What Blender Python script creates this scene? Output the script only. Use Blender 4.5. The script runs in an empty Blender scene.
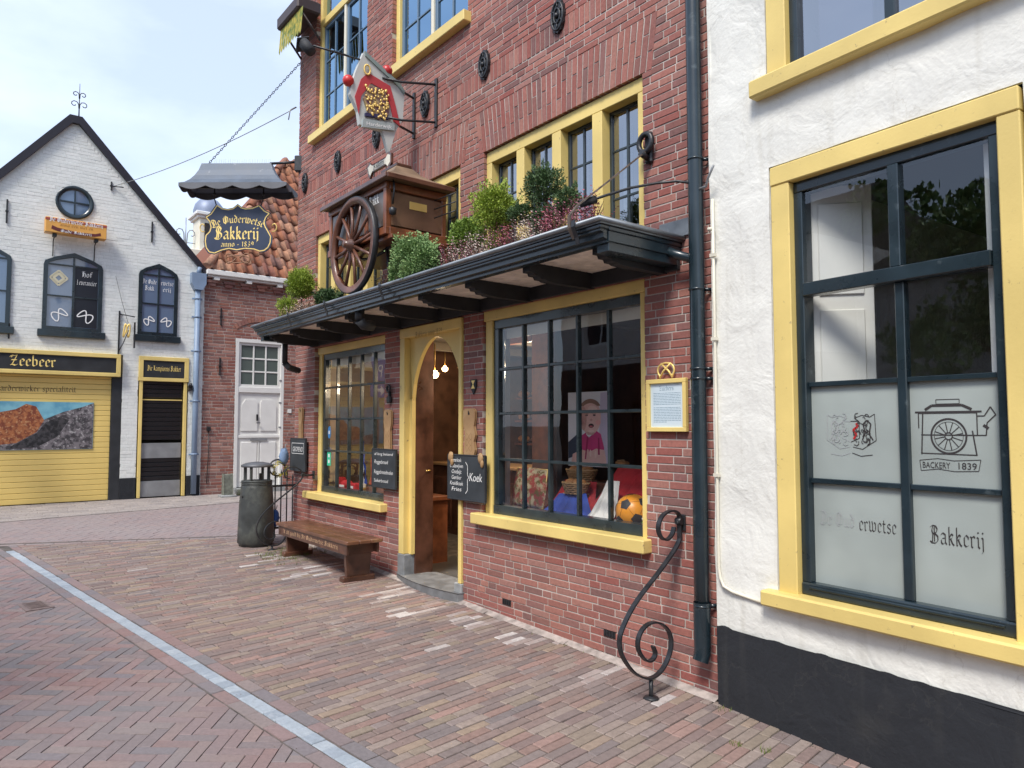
import bpy, math, random
from mathutils import Matrix, Vector, noise
random.seed(7)
PI = math.pi; R = math.radians
SC = bpy.context.scene
COL = SC.collection

# ------------------------------------------------------------------ camera
CAM_POS = Vector((0, -3.65, 1.6))
F_PX, YAW, PITCH, ROLL = 725.0, R(38.43), R(3.28), R(-0.06)
cam_d = bpy.data.cameras.new('camera'); cam = bpy.data.objects.new('camera', cam_d); COL.objects.link(cam)
fw = Vector((-math.cos(YAW)*math.cos(PITCH), math.sin(YAW)*math.cos(PITCH), math.sin(PITCH)))
rt = fw.cross(Vector((0, 0, 1))).normalized(); up = rt.cross(fw)
rt, up = rt*math.cos(ROLL)+up*math.sin(ROLL), up*math.cos(ROLL)-rt*math.sin(ROLL)
cm = Matrix((rt, up, -fw)).transposed().to_4x4(); cm.translation = CAM_POS
cam.matrix_world = cm
cam_d.sensor_fit = 'HORIZONTAL'; cam_d.sensor_width = 36; cam_d.lens = 36*F_PX/1024
cam_d.clip_start = .05; cam_d.clip_end = 2000
SC.camera = cam

# ------------------------------------------------------------------ sky, sun, exposure
SUN_EL, SUN_AZ = R(52), R(-62)          # azimuth of the sun from +x, anticlockwise
w = bpy.data.worlds.new('World'); SC.world = w; w.use_nodes = True
nt = w.node_tree; nt.nodes.clear()
wo = nt.nodes.new('ShaderNodeOutputWorld'); bg = nt.nodes.new('ShaderNodeBackground')
sky = nt.nodes.new('ShaderNodeTexSky'); sky.sky_type = 'NISHITA'; sky.sun_disc = False
sky.sun_elevation = SUN_EL; sky.sun_rotation = PI/2-SUN_AZ
sky.air_density = 1.0; sky.dust_density = 1.2; sky.ozone_density = 1.0
tc = nt.nodes.new('ShaderNodeTexCoord'); mp = nt.nodes.new('ShaderNodeMapping'); mp.inputs['Scale'].default_value = (1.3, 1.3, 3.2)
nz = nt.nodes.new('ShaderNodeTexNoise'); nz.inputs['Scale'].default_value = 2.1; nz.inputs['Detail'].default_value = 6; nz.inputs['Roughness'].default_value = .55
cr = nt.nodes.new('ShaderNodeValToRGB'); cr.color_ramp.elements[0].position = .34; cr.color_ramp.elements[1].position = .74
cr.color_ramp.elements[0].color = (.52, .52, .52, 1); cr.color_ramp.elements[1].color = (.95, .95, .95, 1)
mx = nt.nodes.new('ShaderNodeMix'); mx.data_type = 'RGBA'
mx.inputs['B'].default_value = (4.95, 5.65, 7.05, 1)
L = nt.links.new
L(tc.outputs['Generated'], mp.inputs['Vector']); L(mp.outputs[0], nz.inputs['Vector']); L(nz.outputs['Fac'], cr.inputs['Fac'])
# the cloud sheet thickens towards the far end of the street and thins out behind the camera
dt = nt.nodes.new('ShaderNodeVectorMath'); dt.operation = 'DOT_PRODUCT'; dt.inputs[1].default_value = (-.77, .63, 0)
ma = nt.nodes.new('ShaderNodeMapRange'); ma.inputs['From Min'].default_value = -.5; ma.inputs['From Max'].default_value = .6; ma.inputs['To Min'].default_value = .40; ma.inputs['To Max'].default_value = 1.1
mm = nt.nodes.new('ShaderNodeMath'); mm.operation = 'MULTIPLY'; mm.use_clamp = True
L(tc.outputs['Generated'], dt.inputs[0]); L(dt.outputs['Value'], ma.inputs['Value']); L(cr.outputs['Color'], mm.inputs[0]); L(ma.outputs[0], mm.inputs[1])
L(mm.outputs[0], mx.inputs['Factor']); L(sky.outputs[0], mx.inputs['A']); L(mx.outputs['Result'], bg.inputs['Color'])
bg.inputs['Strength'].default_value = .105
L(bg.outputs[0], wo.inputs['Surface'])
sd = bpy.data.lights.new('sun', 'SUN'); so = bpy.data.objects.new('sun', sd); COL.objects.link(so)
sd.energy = 1.9; sd.angle = R(16); sd.color = (1, .95, .88)
sdir = Vector((math.cos(SUN_EL)*math.cos(SUN_AZ), math.cos(SUN_EL)*math.sin(SUN_AZ), math.sin(SUN_EL)))
so.rotation_euler = sdir.to_track_quat('Z', 'Y').to_euler(); so.location = sdir*40
SC.view_settings.view_transform = 'Standard'; SC.view_settings.look = 'None'; SC.view_settings.gamma = 1
SC.view_settings.exposure = 1.0; SC.view_settings.use_curve_mapping = False
SC.render.engine = 'CYCLES'
cy = SC.cycles; cy.use_denoising = True; cy.max_bounces = 8; cy.transparent_max_bounces = 24
cy.sample_clamp_indirect = 6; cy.caustics_reflective = False; cy.caustics_refractive = False

# ------------------------------------------------------------------ mesh building
def G(x):                                # height of the paving: the street climbs gently away from the camera
    return -.025*(max(-17, min(4, x))+2.8)

class MB:
    def __init__(s): s.v = []; s.f = []; s.sm = []
    def add(s, vs, fs, M=None, smooth=False):
        n = len(s.v)
        s.v += [tuple(M @ Vector(p)) if M else tuple(p) for p in vs]
        s.f += [tuple(i+n for i in f) for f in fs]; s.sm += [smooth]*len(fs); return s
    def box(s, x0, x1, y0, y1, z0, z1, M=None, c=0):
        if x0 > x1: x0, x1 = x1, x0
        if y0 > y1: y0, y1 = y1, y0
        if z0 > z1: z0, z1 = z1, z0
        c = min(c, (x1-x0)*.45, (y1-y0)*.45, (z1-z0)*.45)
        if c <= 0:
            return s.add([(x0,y0,z0),(x1,y0,z0),(x1,y1,z0),(x0,y1,z0),(x0,y0,z1),(x1,y0,z1),(x1,y1,z1),(x0,y1,z1)],
                     [(3,2,1,0),(4,5,6,7),(0,1,5,4),(1,2,6,5),(2,3,7,6),(3,0,4,7)], M)
        vs = []; ix = {}
        for i in (0, 1):
            for j in (0, 1):
                for k in (0, 1):
                    X = (x0, x1)[i]; Y = (y0, y1)[j]; Z = (z0, z1)[k]
                    dx = c*(1-2*i); dy = c*(1-2*j); dz = c*(1-2*k)
                    ix[i,j,k,0] = len(vs); vs.append((X, Y+dy, Z+dz))
                    ix[i,j,k,1] = len(vs); vs.append((X+dx, Y, Z+dz))
                    ix[i,j,k,2] = len(vs); vs.append((X+dx, Y+dy, Z))
        fs = []
        def q(*a): fs.append(tuple(ix[t] for t in a))
        q((0,0,0,0),(0,0,1,0),(0,1,1,0),(0,1,0,0)); q((1,0,0,0),(1,1,0,0),(1,1,1,0),(1,0,1,0))
        q((0,0,0,1),(1,0,0,1),(1,0,1,1),(0,0,1,1)); q((0,1,0,1),(0,1,1,1),(1,1,1,1),(1,1,0,1))
        q((0,0,0,2),(0,1,0,2),(1,1,0,2),(1,0,0,2)); q((0,0,1,2),(1,0,1,2),(1,1,1,2),(0,1,1,2))
        for i in (0, 1):
            for j in (0, 1): q((i,j,0,0),(i,j,1,0),(i,j,1,1),(i,j,0,1))
            for k in (0, 1): q((i,0,k,0),(i,1,k,0),(i,1,k,2),(i,0,k,2))
        for j in (0, 1):
            for k in (0, 1): q((0,j,k,1),(1,j,k,1),(1,j,k,2),(0,j,k,2))
        for i in (0, 1):
            for j in (0, 1):
                for k in (0, 1): q((i,j,k,0),(i,j,k,1),(i,j,k,2))
        return s.add(vs, fs, M)
    def prism(s, poly, d0, d1, M=None, plane='xz', smooth=False):
        """poly extruded between d0 and d1 along the third axis"""
        n = len(poly)
        def P(a, b, d): return {'xz': (a, d, b), 'xy': (a, b, d), 'yz': (d, a, b)}[plane]
        vs = [P(a, b, d0) for a, b in poly]+[P(a, b, d1) for a, b in poly]
        fs = [tuple(range(n)), tuple(range(2*n-1, n-1, -1))]
        s.add(vs, fs, M)
        base = len(s.v)-2*n
        s.f += [(base+i, base+(i+1) % n, base+n+(i+1) % n, base+n+i) for i in range(n)]; s.sm += [smooth]*n
        return s
    def tube(s, pts, r, seg=8, closed=False, M=None, cap=True, flat=None):
        pts = [Vector(p) for p in pts]; n = len(pts); rs = r if isinstance(r, (list, tuple)) else [r]*n
        vs = []; prev = None
        for i, p in enumerate(pts):
            a = pts[(i-1) % n] if (i > 0 or closed) else p; b = pts[(i+1) % n] if (i < n-1 or closed) else p
            t = (b-a).normalized() if (b-a).length > 1e-9 else Vector((0, 0, 1))
            if prev is None: u = t.orthogonal().normalized()
            else:
                u = prev-t*prev.dot(t); u = u.normalized() if u.length > 1e-6 else t.orthogonal().normalized()
            prev = u; v = t.cross(u)
            for k in range(seg):
                an = 2*PI*k/seg
                vs.append(p+(u*math.cos(an)+v*math.sin(an))*rs[i])
        fs = []
        for i in range(n if closed else n-1):
            j = (i+1) % n
            for k in range(seg):
                k2 = (k+1) % seg; fs.append((i*seg+k, i*seg+k2, j*seg+k2, j*seg+k))
        s.add(vs, fs, M, True)
        if cap and not closed:
            b = len(s.v)-len(vs)
            s.f += [tuple(b+k for k in range(seg-1, -1, -1)), tuple(b+(n-1)*seg+k for k in range(seg))]; s.sm += [False]*2
        return s
    def band(s, pts, wid, th, wdir, M=None):
        """flat iron band: rectangle section, width along wdir, thickness across the curve"""
        wd = Vector(wdir).normalized(); pts = [Vector(p) for p in pts]; n = len(pts); vs = []
        ws = wid if isinstance(wid, (list, tuple)) else [wid]*n; ts = th if isinstance(th, (list, tuple)) else [th]*n
        for i, p in enumerate(pts):
            t = (pts[min(i+1, n-1)]-pts[max(i-1, 0)]).normalized(); nn = t.cross(wd).normalized()
            for a, b in ((-1, -1), (1, -1), (1, 1), (-1, 1)): vs.append(p+wd*ws[i]/2*a+nn*ts[i]/2*b)
        fs = [(3,2,1,0), tuple(range(4*n-4, 4*n))]
        for i in range(n-1):
            for k in range(4): fs.append((i*4+k, i*4+(k+1) % 4, i*4+4+(k+1) % 4, i*4+4+k))
        return s.add(vs, fs, M)
    def lathe(s, prof, c=(0,0,0), seg=24, M=None, smooth=True, axis='z', ripple=None):
        vs = []; n = len(prof)
        for k in range(seg):
            an = 2*PI*k/seg
            for j, (r_, z_) in enumerate(prof):
                rr = r_*(ripple(an, j) if ripple else 1); a = rr*math.cos(an); b = rr*math.sin(an)
                q = {'z': (a, b, z_), 'y': (a, z_, b), 'x': (z_, a, b)}[axis]
                vs.append((q[0]+c[0], q[1]+c[1], q[2]+c[2]))
        fs = []
        for k in range(seg):
            k2 = (k+1) % seg
            for j in range(n-1): fs.append((k*n+j, k2*n+j, k2*n+j+1, k*n+j+1))
        return s.add(vs, fs, M, smooth)
    def ball(s, c, r, seg=12, rings=8, M=None, jit=0):
        rx, ry, rz = r if isinstance(r, (tuple, list)) else (r, r, r); vs = [(c[0], c[1], c[2]-rz)]
        for i in range(1, rings):
            ph = -PI/2+PI*i/rings
            for k in range(seg):
                an = 2*PI*k/seg; j = 1+random.uniform(-jit, jit)
                vs.append((c[0]+rx*j*math.cos(ph)*math.cos(an), c[1]+ry*j*math.cos(ph)*math.sin(an), c[2]+rz*j*math.sin(ph)))
        vs.append((c[0], c[1], c[2]+rz)); T = len(vs)-1; fs = []
        for k in range(seg):
            k2 = (k+1) % seg; fs.append((0, 1+k2, 1+k)); b = 1+(rings-2)*seg; fs.append((T, b+k, b+k2))
            for i in range(rings-2): a = 1+i*seg; fs.append((a+k, a+k2, a+seg+k2, a+seg+k))
        return s.add(vs, fs, M, True)
    def build(s, name, mat, parent=None, bevel=0):
        me = bpy.data.meshes.new(name); me.from_pydata([tuple(p) for p in s.v], [], s.f)
        me.polygons.foreach_set('use_smooth', s.sm); me.update()
        o = bpy.data.objects.new(name, me); COL.objects.link(o); me.materials.append(mat)
        if parent: o.parent = parent
        if bevel:
            b = o.modifiers.new('bevel', 'BEVEL'); b.width = bevel; b.segments = 2; b.limit_method = 'ANGLE'
        return o

def tag(o, label=None, cat=None, group=None, kind=None):
    for k, v in (('label', label), ('category', cat), ('group', group), ('kind', kind)):
        if v: o[k] = v
    return o
def thing(name, label, cat, loc=(0,0,0), rz=0, group=None):
    o = bpy.data.objects.new(name, None); COL.objects.link(o); o.location = loc; o.rotation_euler = (0, 0, rz)
    o.empty_display_size = .2
    return tag(o, label, cat, group)
def kids(o): return [c for c in bpy.data.objects if c.parent == o]
def copy_tree(o, parent=None, loc=None, rz=None, label=None):
    c = o.copy(); COL.objects.link(c)
    if parent: c.parent = parent
    if loc is not None: c.location = loc
    if rz is not None: c.rotation_euler = (0, 0, rz)
    if label: c['label'] = label
    for k in kids(o): copy_tree(k, c)
    return c
def arc(cx, cz, r, a0, a1, n, ry=None):
    ry = r if ry is None else ry
    return [(cx+r*math.cos(R(a0+(a1-a0)*i/n)), cz+ry*math.sin(R(a0+(a1-a0)*i/n))) for i in range(n+1)]

# ------------------------------------------------------------------ materials
def mat(name, col, rough=.6, metal=0, var=0, vscale=6, bump=0, bscale=30, col2=None, spec=.5, emit=None, es=0, coat=0, detail=4, lo=.35, hi=.65, dirt=None, obj_rand=0, bdist=.004):
    m = bpy.data.materials.new(name); m.use_nodes = True; t = m.node_tree; N = t.nodes.new; K = t.links.new
    b = t.nodes['Principled BSDF']; b.inputs['Roughness'].default_value = rough; b.inputs['Metallic'].default_value = metal
    b.inputs['Specular IOR Level'].default_value = spec; b.inputs['Coat Weight'].default_value = coat
    b.inputs['Base Color'].default_value = (*col, 1)
    co = N('ShaderNodeTexCoord'); out = None
    if var or col2:
        n = N('ShaderNodeTexNoise'); n.inputs['Scale'].default_value = vscale; n.inputs['Detail'].default_value = detail
        K(co.outputs['Object'], n.inputs['Vector'])
        mr = N('ShaderNodeMapRange'); mr.inputs['From Min'].default_value = lo; mr.inputs['From Max'].default_value = hi
        K(n.outputs['Fac'], mr.inputs['Value'])
        x = N('ShaderNodeMix'); x.data_type = 'RGBA'
        if col2: a, c2 = col, col2
        else: a = tuple(c*(1-var) for c in col); c2 = tuple(min(1, c*(1+var)) for c in col)
        x.inputs['A'].default_value = (*a, 1); x.inputs['B'].default_value = (*c2, 1)
        K(mr.outputs[0], x.inputs['Factor']); out = x.outputs['Result']
        rr = N('ShaderNodeMapRange'); rr.inputs['To Min'].default_value = max(.03, rough-.12); rr.inputs['To Max'].default_value = min(1, rough+.12)
        K(n.outputs['Fac'], rr.inputs['Value']); K(rr.outputs[0], b.inputs['Roughness'])
    if dirt:
        dcol, ds, dlo, dhi = dirt
        n2 = N('ShaderNodeTexNoise'); n2.inputs['Scale'].default_value = ds; n2.inputs['Detail'].default_value = 8; n2.inputs['Roughness'].default_value = .65
        K(co.outputs['Object'], n2.inputs['Vector'])
        m2 = N('ShaderNodeMapRange'); m2.inputs['From Min'].default_value = dlo; m2.inputs['From Max'].default_value = dhi; K(n2.outputs['Fac'], m2.inputs['Value'])
        x2 = N('ShaderNodeMix'); x2.data_type = 'RGBA'; x2.inputs['A'].default_value = (*col, 1); x2.inputs['B'].default_value = (*dcol, 1)
        if out: K(out, x2.inputs['A'])
        K(m2.outputs[0], x2.inputs['Factor']); out = x2.outputs['Result']
    if out: K(out, b.inputs['Base Color'])
    if bump:
        n3 = N('ShaderNodeTexNoise'); n3.inputs['Scale'].default_value = bscale; n3.inputs['Detail'].default_value = 6
        K(co.outputs['Object'], n3.inputs['Vector'])
        bp = N('ShaderNodeBump'); bp.inputs['Strength'].default_value = bump; bp.inputs['Distance'].default_value = bdist
        K(n3.outputs['Fac'], bp.inputs['Height']); K(bp.outputs[0], b.inputs['Normal'])
    if emit:
        b.inputs['Emission Color'].default_value = (*emit, 1); b.inputs['Emission Strength'].default_value = es
    return m

def brickmat(name, cols, rough=.85, noise_amt=.3, stain=None, bump=.5, bscale=60, big=None, light=None):
    """each brick (mesh island) gets its own colour from the ramp"""
    m = bpy.data.materials.new(name); m.use_nodes = True; t = m.node_tree; N = t.nodes.new; K = t.links.new
    b = t.nodes['Principled BSDF']; b.inputs['Roughness'].default_value = rough; b.inputs['Specular IOR Level'].default_value = .3
    g = N('ShaderNodeNewGeometry'); r = N('ShaderNodeValToRGB'); r.color_ramp.interpolation = 'CONSTANT' if len(cols) > 6 else 'LINEAR'
    e = r.color_ramp.elements
    while len(e) < len(cols): e.new(.5)
    for i, c in enumerate(cols):
        e[i].position = i/len(cols) if len(cols) > 6 else i/(len(cols)-1); e[i].color = (*c, 1)
    K(g.outputs['Random Per Island'], r.inputs['Fac'])
    co = N('ShaderNodeTexCoord'); n = N('ShaderNodeTexNoise'); n.inputs['Scale'].default_value = bscale*.6; n.inputs['Detail'].default_value = 8; n.inputs['Roughness'].default_value = .7
    K(co.outputs['Object'], n.inputs['Vector'])
    mr = N('ShaderNodeMapRange'); mr.inputs['From Min'].default_value = .3; mr.inputs['From Max'].default_value = .7
    mr.inputs['To Min'].default_value = 1-noise_amt; mr.inputs['To Max'].default_value = 1+noise_amt; K(n.outputs['Fac'], mr.inputs['Value'])
    v = N('ShaderNodeVectorMath'); v.operation = 'SCALE'; K(r.outputs['Color'], v.inputs[0]); K(mr.outputs[0], v.inputs['Scale']); out = v.outputs[0]
    if big:          # slow drift of tone over metres: (colour, scale, lo, hi, amount)
        n2 = N('ShaderNodeTexNoise'); n2.inputs['Scale'].default_value = big[1]; n2.inputs['Detail'].default_value = 5; K(co.outputs['Object'], n2.inputs['Vector'])
        m2 = N('ShaderNodeMapRange'); m2.inputs['From Min'].default_value = big[2]; m2.inputs['From Max'].default_value = big[3]; m2.inputs['To Max'].default_value = big[4]
        K(n2.outputs['Fac'], m2.inputs['Value'])
        x = N('ShaderNodeMix'); x.data_type = 'RGBA'; K(out, x.inputs['A']); x.inputs['B'].default_value = (*big[0], 1); K(m2.outputs[0], x.inputs['Factor']); out = x.outputs['Result']
    if stain:        # mineral bloom / lime spots: (colour, scale, lo, hi, amount)
        n2 = N('ShaderNodeTexNoise'); n2.inputs['Scale'].default_value = stain[1]; n2.inputs['Detail'].default_value = 9; n2.inputs['Roughness'].default_value = .72; K(co.outputs['Object'], n2.inputs['Vector'])
        m2 = N('ShaderNodeMapRange'); m2.inputs['From Min'].default_value = stain[2]; m2.inputs['From Max'].default_value = stain[3]; m2.inputs['To Max'].default_value = stain[4]
        K(n2.outputs['Fac'], m2.inputs['Value'])
        x = N('ShaderNodeMix'); x.data_type = 'RGBA'; K(out, x.inputs['A']); x.inputs['B'].default_value = (*stain[0], 1); K(m2.outputs[0], x.inputs['Factor']); out = x.outputs['Result']
    K(out, b.inputs['Base Color'])
    bp = N('ShaderNodeBump'); bp.inputs['Strength'].default_value = bump; bp.inputs['Distance'].default_value = .004
    K(n.outputs['Fac'], bp.inputs['Height']); K(bp.outputs[0], b.inputs['Normal'])
    return m

def glassmat(name, tint=(.9, .93, .92), refl=(.95, .97, 1), ior=1.5, floor=.0, rough=0.0, wav=0):
    m = bpy.data.materials.new(name); m.use_nodes = True; t = m.node_tree; t.nodes.clear(); N = t.nodes.new; K = t.links.new
    o = N('ShaderNodeOutputMaterial'); x = N('ShaderNodeMixShader'); tr = N('ShaderNodeBsdfTransparent'); gl = N('ShaderNodeBsdfGlossy')
    tr.inputs['Color'].default_value = (*tint, 1); gl.inputs['Roughness'].default_value = rough; gl.inputs['Color'].default_value = (*refl, 1)
    lw = N('ShaderNodeLayerWeight'); lw.inputs['Blend'].default_value = .5; fr = N('ShaderNodeMath'); fr.operation = 'POWER'; fr.inputs[1].default_value = 4.6; K(lw.outputs['Facing'], fr.inputs[0])
    mr = N('ShaderNodeMapRange'); mr.inputs['To Min'].default_value = max(.04, floor); mr.inputs['To Max'].default_value = 1
    K(fr.outputs[0], mr.inputs['Value']); K(mr.outputs[0], x.inputs['Fac']); K(tr.outputs[0], x.inputs[1]); K(gl.outputs[0], x.inputs[2]); K(x.outputs[0], o.inputs['Surface'])
    if wav:
        co = N('ShaderNodeTexCoord'); n = N('ShaderNodeTexNoise'); n.inputs['Scale'].default_value = 3; n.inputs['Detail'].default_value = 1
        K(co.outputs['Object'], n.inputs['Vector']); bp = N('ShaderNodeBump'); bp.inputs['Strength'].default_value = wav; bp.inputs['Distance'].default_value = .01
        K(n.outputs['Fac'], bp.inputs['Height']); K(bp.outputs[0], gl.inputs['Normal'])
    return m

M_YEL = mat('yellow_paint', (.76, .58, .20), .48, var=.10, vscale=2.2, bump=.35, bscale=70, dirt=((.36,.26,.12), 23, .64, .72), bdist=.002)
M_YELD = mat('yellow_shutter_paint', (.80, .59, .19), .5, var=.05, vscale=1.5, bump=.1, bscale=20)
M_GREEN = mat('dark_green_paint', (.022, .034, .038), .3, var=.25, vscale=8, coat=.3, dirt=((.12,.13,.13), 9, .62, .85))
M_BLUEG = mat('blue_green_paint', (.014, .026, .034), .3, var=.2, vscale=5, coat=.3, dirt=((.13,.16,.17), 11, .62, .85))
M_BLACK = mat('black_iron', (.02, .021, .024), .42, var=.3, vscale=20, bump=.3, bscale=120)
M_BLACKM = mat('black_board', (.022, .024, .028), .7, var=.3, vscale=5)
M_MORTAR = mat('lime_mortar', (.46, .41, .37), .95, var=.22, vscale=4, bump=.6, bscale=150, dirt=((.38,.34,.31), 1.3, .5, .75))
M_MORTARD = mat('dark_mortar', (.40, .35, .31), .95, var=.25, vscale=5, bump=.6, bscale=150)
M_SAND = mat('joint_sand', (.10, .085, .075), .95, var=.4, vscale=9, bump=.5, bscale=200)
M_GLASS = glassmat('window_glass', (.96,.97,.96), floor=.085, wav=.10)
M_GLASSUP = glassmat('upper_window_glass', (.35,.4,.45), floor=.38, wav=.05)
M_GLASSTINT = glassmat('sky_tinted_glass', (.3,.36,.42), refl=(.48,.74,1), floor=.5, wav=.05)  # blue of a reflected sky is tinted into the gloss colour
M_FARGLASS = mat('painted_sky_glass', (.12,.18,.28), .06, spec=1.0, coat=1.0)  # opaque glossy pane, sky reflection partly painted into the blue base colour
M_WHITE = mat('white_paint', (.74, .74, .71), .5, var=.04, vscale=4, bump=.1)
M_CREAM = mat('cream_paint', (.72, .68, .56), .55, var=.05, vscale=5)
M_ZINC = mat('weathered_zinc', (.23, .255, .28), .5, .55, var=.25, vscale=5, bump=.2, dirt=((.45,.46,.46), 14, .6, .8))
M_GREYPIPE = mat('blue_grey_pipe_paint', (.22, .30, .42), .45, var=.1, vscale=3)
M_DWOOD = mat('dark_varnished_wood', (.095, .040, .024), .32, var=.4, vscale=6, coat=.3, bump=.2)
M_RWOOD = mat('red_brown_wood', (.20, .066, .028), .4, var=.35, vscale=7, bump=.2, coat=.2)
M_OAK = mat('light_oak', (.46, .29, .14), .55, col2=(.33, .19, .085), vscale=7, bump=.3, detail=8)
M_GOLD = mat('gold_leaf', (.86, .62, .20), .4, .25, var=.1)
M_GOLDT = mat('gold_lettering', (.90, .68, .22), .5, var=.08)
M_BLACKT = mat('black_lettering', (.02, .02, .022), .6)
M_WHT = mat('white_lettering', (.85, .85, .83), .6)
M_CHALK = mat('chalk', (.78, .78, .76), .95, var=.2, vscale=60)
M_RED = mat('red_enamel', (.52, .03, .03), .35, var=.15)
M_STONE = mat('blue_stone', (.30, .31, .31), .7, var=.2, vscale=12, bump=.4)
M_GREY = mat('grey_metal', (.30, .31, .32), .45, .4, var=.1)
M_DARK = mat('dark_interior', (.03, .024, .02), .8)
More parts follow.
